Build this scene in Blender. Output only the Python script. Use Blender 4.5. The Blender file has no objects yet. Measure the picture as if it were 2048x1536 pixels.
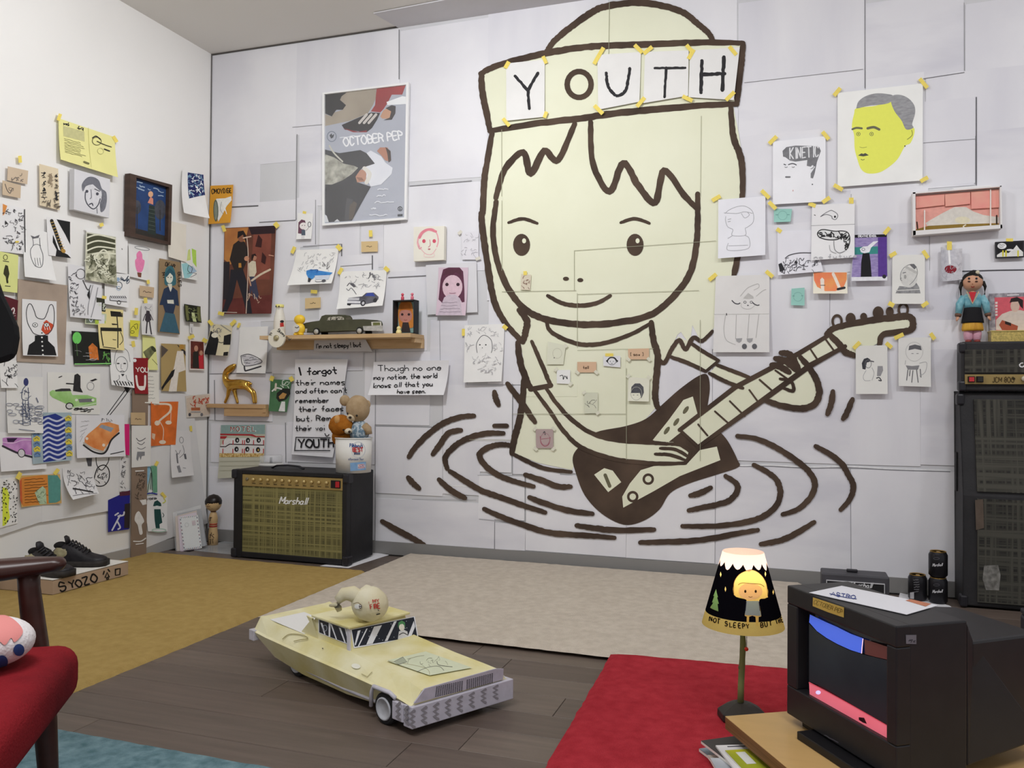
import bpy, math, random
from mathutils import Vector, Matrix, noise
from mathutils.geometry import tessellate_polygon, delaunay_2d_cdt
R=math.radians; V=Vector
SC=bpy.context.scene; COL=SC.collection
# ---------------------------------------------------------------- camera
F=1661.0; CAM=V((0,0,0.9)); YAW,PITCH,ROLL=R(18.667),R(0.636),R(-0.394)
FW=V((-math.sin(YAW)*math.cos(PITCH),math.cos(YAW)*math.cos(PITCH),math.sin(PITCH)))
RT0=V((math.cos(YAW),math.sin(YAW),0)); DN0=FW.cross(RT0)
RT=RT0*math.cos(ROLL)+DN0*math.sin(ROLL); DN=DN0*math.cos(ROLL)-RT0*math.sin(ROLL)
cd=bpy.data.cameras.new('camera'); cam=bpy.data.objects.new('camera',cd); COL.objects.link(cam)
cd.sensor_fit='HORIZONTAL'; cd.sensor_width=36.0; cd.lens=F/2048*36; cd.clip_start=.05
mw=Matrix((( RT.x,-DN.x,-FW.x,CAM.x),(RT.y,-DN.y,-FW.y,CAM.y),(RT.z,-DN.z,-FW.z,CAM.z),(0,0,0,1)))
cam.matrix_world=mw; SC.camera=cam
def ray(x,y): return FW+RT*((x-1024)/F)+DN*((y-768)/F)
def floor_pt(x,y,z=0.0):
    r=ray(x,y); t=(z-CAM.z)/r.z; return CAM+r*t
def depth(p): return (p-CAM).dot(FW)
def at(x,y,d): return CAM+ray(x,y)*d          # the place seen at x,y, d metres in front of the lens
_c=floor_pt(413,1080); XL=_c.x; D=_c.y        # room corner: left wall plane x=XL, back wall plane y=D
_r=ray(422,109); H=CAM.z+_r.z*(D/_r.y)        # ceiling height
# ---------------------------------------------------------------- world, lights, exposure
w=bpy.data.worlds.new('world'); SC.world=w; w.use_nodes=True
w.node_tree.nodes['Background'].inputs[0].default_value=(.97,.98,1,1); w.node_tree.nodes['Background'].inputs[1].default_value=.8
def area(name,loc,sx,sy,power,col=(.975,.985,1),aim=None):
    l=bpy.data.lights.new(name,'AREA'); l.shape='RECTANGLE'; l.size=sx; l.size_y=sy; l.energy=power; l.spread=R(125); l.color=col
    o=bpy.data.objects.new(name,l); COL.objects.link(o); o.location=loc
    if aim is not None: o.rotation_euler=(V(aim)-V(loc)).to_track_quat('-Z','Y').to_euler()
    return o
# wall-washing track lamps under the ceiling, aimed at the upper walls
for y_,pw in((D-1.2,16),(D-2.6,21)): area('track_lamp',(XL+1.75,y_,H-.06),.35,.35,pw,aim=(XL,y_-.1,2.05))
for x_,pw in((XL+1.9,31),(XL+3.2,9),(XL+4.4,13),(XL+5.6,13)): area('track_lamp',(x_,D-2.0,H-.06),.35,.35,pw,aim=(x_,D,1.8 if x_<XL+3 else 1.45))
area('ceiling_lamp',(XL+2.4,D-3.6,H-.03),1.2,.5,34); area('ceiling_lamp',(XL+4.2,D-3.6,H-.03),1.2,.5,30)
SC.view_settings.view_transform='Standard'; SC.view_settings.look='None'; SC.view_settings.exposure=-0.55; SC.view_settings.gamma=1
SC.view_settings.use_curve_mapping=False
# ---------------------------------------------------------------- helpers
def lin(c):
    if isinstance(c,str):
        c=c.lstrip('#'); c=[int(c[i:i+2],16)/255 for i in (0,2,4)]
    return tuple(((v+.055)/1.055)**2.4 if v>.04045 else v/12.92 for v in c[:3])+(1,)
_M={}
def mat(col,rough=.7,metal=0,noise_amt=0,scale=20,bump=0,bscale=None,emit=0,alpha=1,coat=0,col2=None,stretch=None,trans=0,ior=1.45,contrast=None,spec=.4):
    key=(col,rough,metal,noise_amt,scale,bump,bscale,emit,alpha,coat,col2,stretch,trans,contrast,spec)
    if key in _M: return _M[key]
    m=bpy.data.materials.new('mat_'+str(len(_M))); m.use_nodes=True; nt=m.node_tree; b=nt.nodes['Principled BSDF']; I=b.inputs
    c=lin(col); I['Base Color'].default_value=c; I['Roughness'].default_value=rough; I['Metallic'].default_value=metal
    I['Specular IOR Level'].default_value=spec; I['IOR'].default_value=ior
    if coat: I['Coat Weight'].default_value=coat; I['Coat Roughness'].default_value=.06
    if alpha<1: I['Alpha'].default_value=alpha
    if trans: I['Transmission Weight'].default_value=trans
    if emit: I['Emission Color'].default_value=c; I['Emission Strength'].default_value=emit
    if noise_amt or bump or col2:
        tc=nt.nodes.new('ShaderNodeTexCoord'); mp=nt.nodes.new('ShaderNodeMapping'); nt.links.new(tc.outputs['Object'],mp.inputs[0])
        if stretch: mp.inputs['Scale'].default_value=stretch
        n=nt.nodes.new('ShaderNodeTexNoise'); n.inputs['Scale'].default_value=scale; n.inputs['Detail'].default_value=6
        nt.links.new(mp.outputs[0],n.inputs['Vector'])
        if noise_amt or col2:
            rp=nt.nodes.new('ShaderNodeValToRGB'); e=rp.color_ramp.elements
            lo,hi=contrast or (.3,.7); e[0].position=lo; e[1].position=hi
            if col2: e[0].color=c; e[1].color=lin(col2)
            else:
                e[0].color=tuple(max(0,v*(1-noise_amt)) for v in c[:3])+(1,); e[1].color=tuple(min(1,v*(1+noise_amt)) for v in c[:3])+(1,)
            nt.links.new(n.outputs[0],rp.inputs[0]); nt.links.new(rp.outputs[0],I['Base Color'])
            if emit: nt.links.new(rp.outputs[0],I['Emission Color'])
        if bump:
            n2=n
            if bscale:
                n2=nt.nodes.new('ShaderNodeTexNoise'); n2.inputs['Scale'].default_value=bscale; n2.inputs['Detail'].default_value=4
                nt.links.new(mp.outputs[0],n2.inputs['Vector'])
            bp=nt.nodes.new('ShaderNodeBump'); bp.inputs['Strength'].default_value=bump; bp.inputs['Distance'].default_value=.004
            nt.links.new(n2.outputs[0],bp.inputs['Height']); nt.links.new(bp.outputs[0],I['Normal'])
    _M[key]=m; return m
def setp(o,label=None,cat=None,group=None,kind=None):
    if label: o['label']=label
    if cat: o['category']=cat
    if group: o['group']=group
    if kind: o['kind']=kind
    return o
def thing(name,label,cat,loc,group=None):
    o=bpy.data.objects.new(name,None); COL.objects.link(o); o.location=loc; o.empty_display_size=.05
    return setp(o,label,cat,group)
class MB:
    def __init__(s): s.v=[]; s.f=[]; s.m=[]; s.mats=[]; s.sm=[]
    def mi(s,m):
        if m not in s.mats: s.mats.append(m)
        return s.mats.index(m)
    def add(s,vs,fs,m,smooth=False):
        o=len(s.v); k=s.mi(m); s.v+= [V(p) for p in vs]
        for f in fs: s.f.append([i+o for i in f]); s.m.append(k); s.sm.append(smooth)
        return s
    def hexa(s,p,m):   # p: 4 bottom (ccw) then 4 top
        return s.add(p,[(3,2,1,0),(4,5,6,7),(0,1,5,4),(1,2,6,5),(2,3,7,6),(3,0,4,7)],m)
    def box(s,c,sz,m,ax=None):
        c=V(c); X,Y,Z=ax or (V((1,0,0)),V((0,1,0)),V((0,0,1)))
        x,y,z=X*sz[0]/2,Y*sz[1]/2,Z*sz[2]/2
        return s.hexa([c-x-y-z,c+x-y-z,c+x+y-z,c-x+y-z,c-x-y+z,c+x-y+z,c+x+y+z,c-x+y+z],m)
    def prism(s,poly,off,m,smooth=False):   # poly: list of 3d points, extruded by off
        n=len(poly); off=V(off); a=[V(p) for p in poly]; b=[p+off for p in a]
        tri=tessellate_polygon([a])
        nn=sum(((a[t[1]]-a[t[0]]).cross(a[t[2]]-a[t[0]]) for t in tri),V((0,0,0)))
        if nn.dot(off)>0: tri=[tuple(reversed(t)) for t in tri]
        fs=[tuple(t) for t in tri]+[tuple(i+n for i in reversed(t)) for t in tri]
        fs+=[(i,(i+1)%n,(i+1)%n+n,i+n) for i in range(n)]
        return s.add(a+b,fs,m,smooth)
    def lathe(s,prof,c,m,n=24,ax=None,smooth=True,sq=1.0,arc=None):  # prof: (r,h)
        c=V(c); X,Y,Z=ax or (V((1,0,0)),V((0,1,0)),V((0,0,1))); vs=[];fs=[]
        for r,h in prof:
            for i in range(n):
                a=2*math.pi*i/n; vs.append(c+X*(r*math.cos(a))+Y*(r*sq*math.sin(a))+Z*h)
        for j in range(len(prof)-1):
            for i in range(n): fs.append((j*n+i,j*n+(i+1)%n,(j+1)*n+(i+1)%n,(j+1)*n+i))
        if prof[0][0]>1e-5: fs.append(tuple(range(n))[::-1])
        if prof[-1][0]>1e-5: fs.append(tuple(range((len(prof)-1)*n,len(prof)*n)))
        return s.add(vs,fs,m,smooth)
    def ball(s,c,r,m,n=20,k=12,ax=None,lump=0,seed=0,fr=6):
        c=V(c); r=r if hasattr(r,'__len__') else (r,r,r); X,Y,Z=ax or (V((1,0,0)),V((0,1,0)),V((0,0,1))); vs=[];fs=[]
        for j in range(k+1):
            t=math.pi*j/k
            for i in range(n):
                a=2*math.pi*i/n; d=V((math.sin(t)*math.cos(a),math.sin(t)*math.sin(a),-math.cos(t)))
                q=1+(lump*noise.noise(d*fr*.3+V((seed,seed*2,0))) if lump else 0)
                vs.append(c+(X*(d.x*r[0])+Y*(d.y*r[1])+Z*(d.z*r[2]))*q)
        for j in range(k):
            for i in range(n): fs.append((j*n+i,j*n+(i+1)%n,(j+1)*n+(i+1)%n,(j+1)*n+i))
        return s.add(vs,fs,m,True)
    def tube(s,path,rad,m,n=10,up=(0,0,1),flat=1.0,cap=True):
        P=[V(p) for p in path]; L=len(P); rad=rad if hasattr(rad,'__len__') else [rad]*L; vs=[];fs=[]; up=V(up)
        for j,p in enumerate(P):
            t=(P[min(j+1,L-1)]-P[max(j-1,0)]).normalized(); a=t.cross(up)
            if a.length<1e-3: a=t.cross(V((1,.3,0)))
            a.normalize(); b=a.cross(t).normalized()
            for i in range(n):
                q=2*math.pi*i/n; vs.append(p+a*(rad[j]*math.cos(q))+b*(rad[j]*flat*math.sin(q)))
        for j in range(L-1):
            for i in range(n): fs.append((j*n+i,j*n+(i+1)%n,(j+1)*n+(i+1)%n,(j+1)*n+i))
        if cap: fs+=[tuple(range(n))[::-1],tuple(range((L-1)*n,L*n))]
        return s.add(vs,fs,m,True)
    def build(s,name,parent=None,bevel=0,sub=0,label=None,cat=None,group=None,kind=None,origin=None,weld=False):
        me=bpy.data.meshes.new(name); base=parent.location if parent else (V(origin) if origin else V((0,0,0)))
        if parent and parent.parent: base=base+parent.parent.location
        me.from_pydata([p-base for p in s.v],[],s.f)
        for m in s.mats: me.materials.append(m)
        me.polygons.foreach_set('material_index',s.m); me.polygons.foreach_set('use_smooth',s.sm); me.update()
        o=bpy.data.objects.new(name,me); COL.objects.link(o)
        if parent: o.parent=parent
        else: o.location=base
        if bevel:
            b=o.modifiers.new('bevel','BEVEL'); b.width=bevel; b.segments=2; b.limit_method='ANGLE'
        if sub:
            b=o.modifiers.new('sub','SUBSURF'); b.levels=sub; b.render_levels=sub
        return setp(o,label,cat,group,kind)
def skin(name,verts,edges,rads,m,parent=None,sub=2,**k):
    base=parent.location if parent else V((0,0,0))
    if parent and parent.parent: base=base+parent.parent.location
    me=bpy.data.meshes.new(name); me.from_pydata([V(v)-base for v in verts],edges,[]); me.materials.append(m)
    o=bpy.data.objects.new(name,me); COL.objects.link(o)
    if parent: o.parent=parent
    s=o.modifiers.new('skin','SKIN'); s.use_smooth_shade=True
    for i,r in enumerate(rads):
        r=r if hasattr(r,'__len__') else (r,r); me.skin_vertices[0].data[i].radius=r
    me.skin_vertices[0].data[0].use_root=True
    b=o.modifiers.new('sub','SUBSURF'); b.levels=sub; b.render_levels=sub
    return setp(o,**k)
class Plane:
    def __init__(s,o,n): s.o=V(o); s.n=V(n).normalized()
    def hit(s,x,y,d=0.0):
        r=ray(x,y); t=(s.o-CAM).dot(s.n)/r.dot(s.n); return CAM+r*t+s.n*d
    def off(s,d): return Plane(s.o+s.n*d,s.n)
BACK=Plane((0,D,0),(0,-1,0)); LEFT=Plane((XL,0,0),(1,0,0))
def TR(ox,oy,s): return lambda *p:[(ox+p[i]/s,oy+p[i+1]/s) for i in range(0,len(p),2)]
def smoothpts(p,k=6,closed=False):
    n=len(p)
    if n<3: return list(p)
    out=[]
    g=(lambda i:p[i%n]) if closed else (lambda i:p[max(0,min(n-1,i))])
    for i in range(n if closed else n-1):
        a,b,c,d=g(i-1),g(i),g(i+1),g(i+2)
        for j in range(k):
            t=j/k; t2=t*t; t3=t2*t
            out.append(tuple(.5*(2*b[q]+(c[q]-a[q])*t+(2*a[q]-5*b[q]+4*c[q]-d[q])*t2+(3*b[q]-a[q]-3*c[q]+d[q])*t3) for q in (0,1)))
    if not closed: out.append(p[-1])
    return out
FONT={}
for _l in '''A 03 39 63|15 55;B 03 09 48 57 46 06|46 55 54 43 03;C 58 39 19 07 05 13 33 54;D 03 09 39 57 55 33 03;E 59 09 03 53|06 46;F 03 09 59|06 46;G 58 39 19 07 05 13 33 55 35;H 03 09|53 59|06 56;I 23 29;J 49 44 33 23 14;K 03 09|59 06 53;L 09 03 53;M 03 09 35 69 63;N 03 09 53 59;O 29 07 05 23 43 65 67 49 29;P 03 09 48 57 46 06;Q 29 07 05 23 43 65 67 49 29|45 62;R 03 09 48 57 46 06|36 53;S 58 39 19 07 26 46 55 43 13 04;T 09 69|39 33;U 09 05 13 43 55 59;V 09 33 69;W 09 23 36 43 69;X 09 53|59 03;Y 09 36 69|36 33;Z 09 59 03 53;a 45 26 05 04 23 44|46 44 53;b 09 03|05 26 45 44 23 04;c 45 26 05 04 23 44;d 49 43|45 26 05 04 23 44;e 05 45 36 16 04 23 44;f 49 39 28 23|06 46;g 46 26 05 04 23 44|46 42 21 02;h 09 03|05 26 45 43;i 13 16|18 19;j 26 22 11|28 29;k 09 03|46 04 43;l 19 13;m 03 06|05 16 25 23|25 46 55 53;n 03 06|05 26 45 43;o 26 05 04 23 44 45 26;p 06 01|05 26 45 44 23 04;q 46 26 05 04 23 44|46 41;r 03 06|05 26 36;s 46 16 05 34 33 03;t 29 24 33 43|06 46;u 06 04 23 44|46 43;v 06 23 46;w 06 13 25 33 46;x 06 43|46 03;y 06 23|46 11;z 06 46 03 43;! 29 25|23 24;. 13 14;, 14 02;' 19 17;0 29 07 05 23 43 65 67 49 29;8 26 07 19 39 47 26 05 13 33 45 26;[ 39 19 13 33;] 19 39 33 13;- 06 36;4 43 49 05 55;5 59 09 06 46 55 43 03'''.split(';'):
    _k,_d=_l[0],_l[2:]; FONT[_k]=[[(int(q[0]),int(q[1])) for q in st.split()] for st in _d.split('|')]
class Art:
    """flat drawing laid on a plane; coordinates are picture pixels cast onto that plane"""
    def __init__(s,plane,d=0.0006,defo=None): s.p=plane; s.d=d; s.e=0; s.mb=MB(); s.defo=defo; s.rng=random.Random(3)
    def h(s,x,y):
        return s.p.hit(x,y,s.d+s.e+(s.defo(x,y) if s.defo else 0))
    def _m(s,c,**k): return c if not isinstance(c,str) else mat(c,k.get('rough',.75),noise_amt=k.get('na',.07),scale=k.get('sc',60))
    stp=6e-5
    def step(s): s.e+=s.stp
    def fill(s,pts,c,smooth=False,**k):
        s.step()
        if smooth: pts=smoothpts(pts,5,True)
        t=tessellate_polygon([[V((x,y,0)) for x,y in pts]])
        t=[tuple(q) for q in t]
        if s.defo or not isinstance(s.p,Plane):
            pts=[tuple(p) for p in pts]; out=[]; st=list(t); mids={}
            while st:
                tr=st.pop(); e=[(math.dist(pts[tr[i]],pts[tr[(i+1)%3]]),i) for i in range(3)]; L,i=max(e)
                if L<6 or len(pts)>4000: out.append(tr); continue
                a,b,cc=tr[i],tr[(i+1)%3],tr[(i+2)%3]; ke=(min(a,b),max(a,b))
                if ke not in mids: mids[ke]=len(pts); pts.append(((pts[a][0]+pts[b][0])/2,(pts[a][1]+pts[b][1])/2))
                m=mids[ke]; st+=[(a,m,cc),(m,b,cc)]
            t=out
        s.mb.add([s.h(x,y) for x,y in pts],t,s._m(c,**k)); return s
    def line(s,pts,w,c,closed=False,smooth=True,jit=0,taper=0,k=6,**kk):
        s.step(); 
        if smooth: pts=smoothpts(pts,k,closed)
        if closed: pts=pts+[pts[0]]
        if s.defo or not isinstance(s.p,Plane):
            q=[pts[0]]
            for a,b in zip(pts,pts[1:]):
                m=max(1,int(math.dist(a,b)/5)); q+=[(a[0]+(b[0]-a[0])*i/m,a[1]+(b[1]-a[1])*i/m) for i in range(1,m+1)]
            pts=q
        # resample so wobble and bends stay regular
        n=len(pts); vs=[];fs=[]
        if n<2: return s
        for i,(x,y) in enumerate(pts):
            a=pts[max(0,i-1)]; b=pts[min(n-1,i+1)]
            if closed and i in(0,n-1): a=pts[-2]; b=pts[1]
            dx,dy=b[0]-a[0],b[1]-a[1]; L=math.hypot(dx,dy) or 1; nx,ny=-dy/L,dx/L
            ww=w/2
            if taper and not closed:
                t=i/(n-1); ww*=1-taper*(abs(2*t-1)**3)
            j1=1+jit*(s.rng.random()-.5); j2=1+jit*(s.rng.random()-.5)
            e0=s.e; s.e+=1.6e-6*i; vs+=[s.h(x+nx*ww*j1,y+ny*ww*j1),s.h(x-nx*ww*j2,y-ny*ww*j2)]; s.e=e0
        fs=[(2*i,2*i+2,2*i+3,2*i+1) for i in range(n-1)]
        if not closed and w>2.2:   # round ends
            for (i0,i1) in((0,1),(n-1,n-2)):
                x,y=pts[i0]; dx,dy=x-pts[i1][0],y-pts[i1][1]; a0=math.atan2(dy,dx); ww=w/2*(1-taper)
                o=len(vs); vs.append(s.h(x,y)); m=6
                for q in range(m+1):
                    a=a0-math.pi/2+math.pi*q/m; vs.append(s.h(x+math.cos(a)*ww,y+math.sin(a)*ww))
                fs+=[(o,o+1+q,o+2+q) for q in range(m)]
        s.mb.add(vs,fs,s._m(c,**kk)); return s
    def ell(s,x,y,rx,ry,c,rot=0,ring=0,n=22,a0=0,a1=360):
        cr,sr=math.cos(R(rot)),math.sin(R(rot)); full=abs(a1-a0)>=360
        pts=[]
        for i in range(n if full else n+1):
            a=R(a0+(a1-a0)*i/n); px,py=rx*math.cos(a),ry*math.sin(a); pts.append((x+px*cr-py*sr,y+px*sr+py*cr))
        if ring: return s.line(pts,ring,c,closed=full,smooth=False)
        return s.fill(pts,c)
    def text(s,t,x,y,h,c,w=1.2,ang=0,sx=1.0,sp=1.0,slant=0,jit=.06,smooth=True):
        ca,sa=math.cos(R(ang)),math.sin(R(ang)); u=h/6.0; cx=0
        for ch in t:
            if ch==' ': cx+=4*u*sx*sp; continue
            g=FONT.get(ch)
            if not g: continue
            mx=max(q[0] for st in g for q in st)
            for st in g:
                P=[]
                for gx,gy in st:
                    lx=cx+gx*u*sx+(gy-3)*u*slant+s.rng.uniform(-1,1)*jit*h; ly=-(gy-3)*u+s.rng.uniform(-1,1)*jit*h
                    P.append((x+lx*ca-ly*sa,y+lx*sa+ly*ca))
                sm=smooth and len(P)>3
                s.line(P,w,c,smooth=sm,k=4)
            cx+=(mx+1.7)*u*sx*sp
        return s
    def scrib(s,quad,n,c,w=1,seed=1,ln=(6,16),wob=3,horiz=None):
        rg=random.Random(seed); (a,b,cc,d)=quad
        for i in range(n):
            u,v=rg.random(),rg.random(); x=(a[0]*(1-u)+b[0]*u)*(1-v)+(d[0]*(1-u)+cc[0]*u)*v; y=(a[1]*(1-u)+b[1]*u)*(1-v)+(d[1]*(1-u)+cc[1]*u)*v
            L=rg.uniform(*ln); an=rg.uniform(0,6.28) if horiz is None else horiz+rg.uniform(-.15,.15)
            P=[(x+math.cos(an)*L*t+rg.uniform(-wob,wob),y+math.sin(an)*L*t+rg.uniform(-wob,wob)) for t in (-.5,-.15,.2,.5)]
            s.line(P,w*rg.uniform(.7,1.3),c,k=4)
        return s
    def lines(s,quad,n,c,w=.8,seed=1,fill=.85,wob=.7):   # rows of illegible writing
        rg=random.Random(seed); (a,b,cc,d)=quad
        for i in range(n):
            v=(i+.5)/n; e=fill*rg.uniform(.8,1.1); m=10
            P=[]
            for j in range(m):
                u=.04+e*j/(m-1); P.append(((a[0]*(1-u)+b[0]*u)*(1-v)+(d[0]*(1-u)+cc[0]*u)*v,(a[1]*(1-u)+b[1]*u)*(1-v)+(d[1]*(1-u)+cc[1]*u)*v+rg.uniform(-wob,wob)))
            s.line(P,w,c,k=3)
        return s
    def build(s,name='drawing',parent=None,**k):
        return s.mb.build(name,parent,**k)
def quadpt(q,u,v):
    a,b,c,d=q; return ((a[0]*(1-u)+b[0]*u)*(1-v)+(d[0]*(1-u)+c[0]*u)*v,(a[1]*(1-u)+b[1]*u)*(1-v)+(d[1]*(1-u)+c[1]*u)*v)
TAPE='#f3dc6a'
def sheet(name,label,cat,plane,quad,col,lay=0,curl=0,th=.0006,art=None,tapes=(),group=None,rough=.8,na=.03,top=0,side=0,tcol=TAPE,base=None,coat=0):
    """a sheet of paper, card or canvas on a wall: the sheet is the thing, its drawing and tapes are parts"""
    d0=(.012 if base is None else base)+lay*.0011
    q=quad; yt=min(q[0][1],q[1][1]); yb=max(q[2][1],q[3][1]); xl=min(q[0][0],q[3][0]); xr=max(q[1][0],q[2][0])
    def defo(x,y):
        v=max(0,min(1,(y-yt)/(yb-yt))); u=max(0,min(1,(x-xl)/(xr-xl)))
        return curl*v**2.2+top*(1-v)**2+side*abs(u-.5)**2*4
    m=mat(col,rough,noise_amt=na,scale=9,coat=coat) if isinstance(col,str) else col
    n=14 if (curl or top or side) else 1
    vs=[];fs=[]
    for lev in (0,1):
        for j in range(n+1):
            for i in range(n+1):
                x,y=quadpt(q,i/n,j/n); vs.append(plane.hit(x,y,d0+th*lev+defo(x,y)))
    N=(n+1)*(n+1)
    rf=[]
    for j in range(n):
        for i in range(n):
            a=j*(n+1)+i; f=(a,a+1,a+n+2,a+n+1); fs.append(tuple(N+k for k in f)); fs.append(f[::-1])
    rim=[i for i in range(n+1)]+[(j+1)*(n+1)-1 for j in range(1,n+1)]+[n*(n+1)+i for i in range(n-1,-1,-1)]+[j*(n+1) for j in range(n-1,0,-1)]
    for i in range(len(rim)):
        a,b=rim[i],rim[(i+1)%len(rim)]; rf.append((a,b,b+N,a+N))
    mb=MB(); mb.add(vs[:N],[f for f in fs if f[0]<N],m,n>1); mb.add(vs[N:],[tuple(k-N for k in f) for f in fs if f[0]>=N],m,n>1); mb.add(vs,rf,m); ctr=plane.hit(*quadpt(q,.5,.5))
    o=mb.build(name,None,label=label,cat=cat,group=group,origin=ctr)
    if art:
        A=Art(plane,d0+th+.0004,defo if n>1 else None); art(A); A.build('drawing',o)
    for t in tapes:
        x,y,ang=t[:3]; L,w=(t[3:]+(17,7))[:2] if len(t)>3 else (17,7)
        A=Art(plane,d0+th+.0016,defo if n>1 else None); ca,sa=math.cos(R(ang)),math.sin(R(ang))
        P=[(x+dx*ca-dy*sa,y+dx*sa+dy*ca) for dx,dy in((-L/2,-w/2),(0,-w/2),(L/2,-w/2),(L/2,w/2),(0,w/2),(-L/2,w/2))]
        A.fill(P,mat(tcol,.6,noise_amt=.06,scale=200)); A.build('tape',o)
    return o
# ================================================================ structure
XR=4.6; YF=-2.2
WHITE=mat('#f1efec',.85,noise_amt=.015,scale=2)
def slab(name,p,m,label,cat): 
    b=MB(); b.hexa(p,m); return b.build(name,None,label=label,cat=cat,kind='structure')
b=MB(); b.box(((XL+XR)/2,(D+YF)/2,-.03),(XR-XL,D-YF,.05),mat('#2a231e',.8))
FLOOR=b.build('floor',None,label='dark brown wooden plank floor',cat='floor',kind='structure')
rg=random.Random(5); PW=.145; _pm={}
PM=[mat(c,.42,noise_amt=.16,scale=3,stretch=(1,14,1),bump=.12,bscale=40) for c in('#655850','#5f524a','#6b5e55','#62564e')]
def plank(L,m):
    if (L,m) not in _pm:
        bb=MB(); x,y,t=L/2-.0008,PW/2-.0009,.012; e=.0012
        bb.add([(-x,-y,-t),(x,-y,-t),(x,y,-t),(-x,y,-t),(-x,-y,-e),(x,-y,-e),(x,y,-e),(-x,y,-e),(-x+e,-y+e,0),(x-e,-y+e,0),(x-e,y-e,0),(-x+e,y-e,0)],
          [(3,2,1,0),(0,1,5,4),(1,2,6,5),(2,3,7,6),(3,0,4,7),(4,5,9,8),(5,6,10,9),(6,7,11,10),(7,4,8,11),(8,9,10,11)],PM[m])
        o=bb.build('plank'); me=o.data; bpy.data.objects.remove(o); _pm[(L,m)]=me
    return _pm[(L,m)]
y=D-.05-PW/2; row=0
while y>.75:
    x=XL+.0-rg.uniform(0,1.6)
    while x<2.4:
        L=rg.choice((1.6,1.8,2.0)); x0=max(x,XL+.002)
        if x+L>XL+.3:
            if x<XL: L=round(x+L-XL,3); x=XL
            o=bpy.data.objects.new('plank',plank(L,rg.randrange(4))); COL.objects.link(o); o.parent=FLOOR; o.location=(x+L/2,y,0)
        x+=L
    y-=PW
slab('wall_left',[(XL-.1,YF,-.05),(XL,YF,-.05),(XL,D,-.05),(XL-.1,D,-.05),(XL-.1,YF,H),(XL,YF,H),(XL,D,H),(XL-.1,D,H)],WHITE,'plain white painted wall on the left covered with pinned drawings','wall')
WB=slab('wall_back',[(XL-.1,D,-.05),(XR,D,-.05),(XR,D+.1,-.05),(XL-.1,D+.1,-.05),(XL-.1,D,H),(XR,D,H),(XR,D+.1,H),(XL-.1,D+.1,H)],mat('#d7d7da',.85,noise_amt=.04,scale=3),'back wall clad in white painted cardboard sheets','wall')
slab('ceiling',[(XL-.1,YF,H),(XR,YF,H),(XR,D+.1,H),(XL-.1,D+.1,H),(XL-.1,YF,H+.1),(XR,YF,H+.1),(XR,D+.1,H+.1),(XL-.1,D+.1,H+.1)],mat('#e4e1dc',.9),'plain pale grey ceiling','ceiling')
slab('baseboard_back',[(XL,D-.012,0),(XR,D-.012,0),(XR,D,0),(XL,D,0),(XL,D-.012,.07),(XR,D-.012,.07),(XR,D,.07),(XL,D,.07)],mat('#8b8987',.6),'low grey skirting under the cardboard wall','baseboard')
slab('baseboard_left',[(XL,YF,0),(XL+.012,YF,0),(XL+.012,D-.012,0),(XL,D-.012,0),(XL,YF,.06),(XL+.012,YF,.06),(XL+.012,D-.012,.06),(XL,D-.012,.06)],mat('#a5a29f',.6),'low grey skirting along the left wall','baseboard')
# cardboard sheets that clad the back wall (corner pixels top-left, bottom-right, thickness layer)
CB=[mat('#e3e2e8',.85,col2='#edecf0',scale=2.2,contrast=(.35,.6),bump=.05,bscale=9),mat('#dfdee5',.85,col2='#ebeaee',scale=1.6,contrast=(.3,.65),stretch=(3,1,.6),bump=.06,bscale=8),mat('#d9d8e0',.85,col2='#e8e7ec',scale=2.8,contrast=(.3,.6),stretch=(.8,1,2.5),bump=.05,bscale=7)]
panels=[((424,112),(592,322),0),((594,88),(799,250),1),((801,62),(975,352),0),((424,334),(520,405),1),((424,412),(600,640),0),((600,254),(800,400),2),
((802,376),(976,540),1),((594,396),(634,492),2),((640,420),(720,512),1),((722,452),(768,535),2),((768,450),(832,541),0),((640,514),(756,640),0),((758,545),(854,700),1),((978,20),(1216,300),1),((1218,8),(1474,240),0),
((1476,8),(1730,140),1),((1732,8),(1928,150),2),((1930,8),(2140,142),0),((1478,165),(1730,270),2),((1732,158),(1848,250),0),((1850,152),(2140,258),1),((1480,274),(1640,392),0),((1642,256),(1950,372),1),((1952,262),(2140,384),2),((1845,205),(1951,368),3),
((1480,396),(1700,452),2),((1702,380),(1858,448),1),((1440,455),(1700,543),0),((1702,452),(1858,545),2),((1860,390),(2140,536),0),((1470,548),(1660,700),1),((1662,548),(1918,640),2),((1920,542),(2140,700),1),((1425,700),(1700,928),2),((1660,644),(1918,700),0),((1700,700),(1840,934),1),((1842,700),(2140,940),2),
((424,645),(520,746),1),((420,748),(545,842),0),((430,760),(538,840),2),((545,706),(600,748),2),((600,640),(727,742),1),((730,705),(860,850),0),((862,640),(935,770),2),((424,846),(575,930),1),((420,932),(750,1085),0),((575,845),(750,930),2),
((752,853),(886,992),1),((752,995),(988,1102),2),((888,770),(1024,946),0),((886,880),(960,990),1),((958,950),(1050,1042),3),((1026,770),(1120,950),1),((1052,948),(1252,1118),0),((990,1045),(1050,1112),2),((978,300),(1060,600),2),((1060,300),(1252,610),1),((1254,240),(1474,560),2),((1254,562),(1430,700),0),((978,600),(1160,770),0),((1254,930),(1430,1132),1),((1432,930),(1700,1150),2),((1702,938),(2140,1178),0),((1122,770),(1252,950),0),((1254,700),(1425,930),1),((1160,610),(1252,770),2)]
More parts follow.
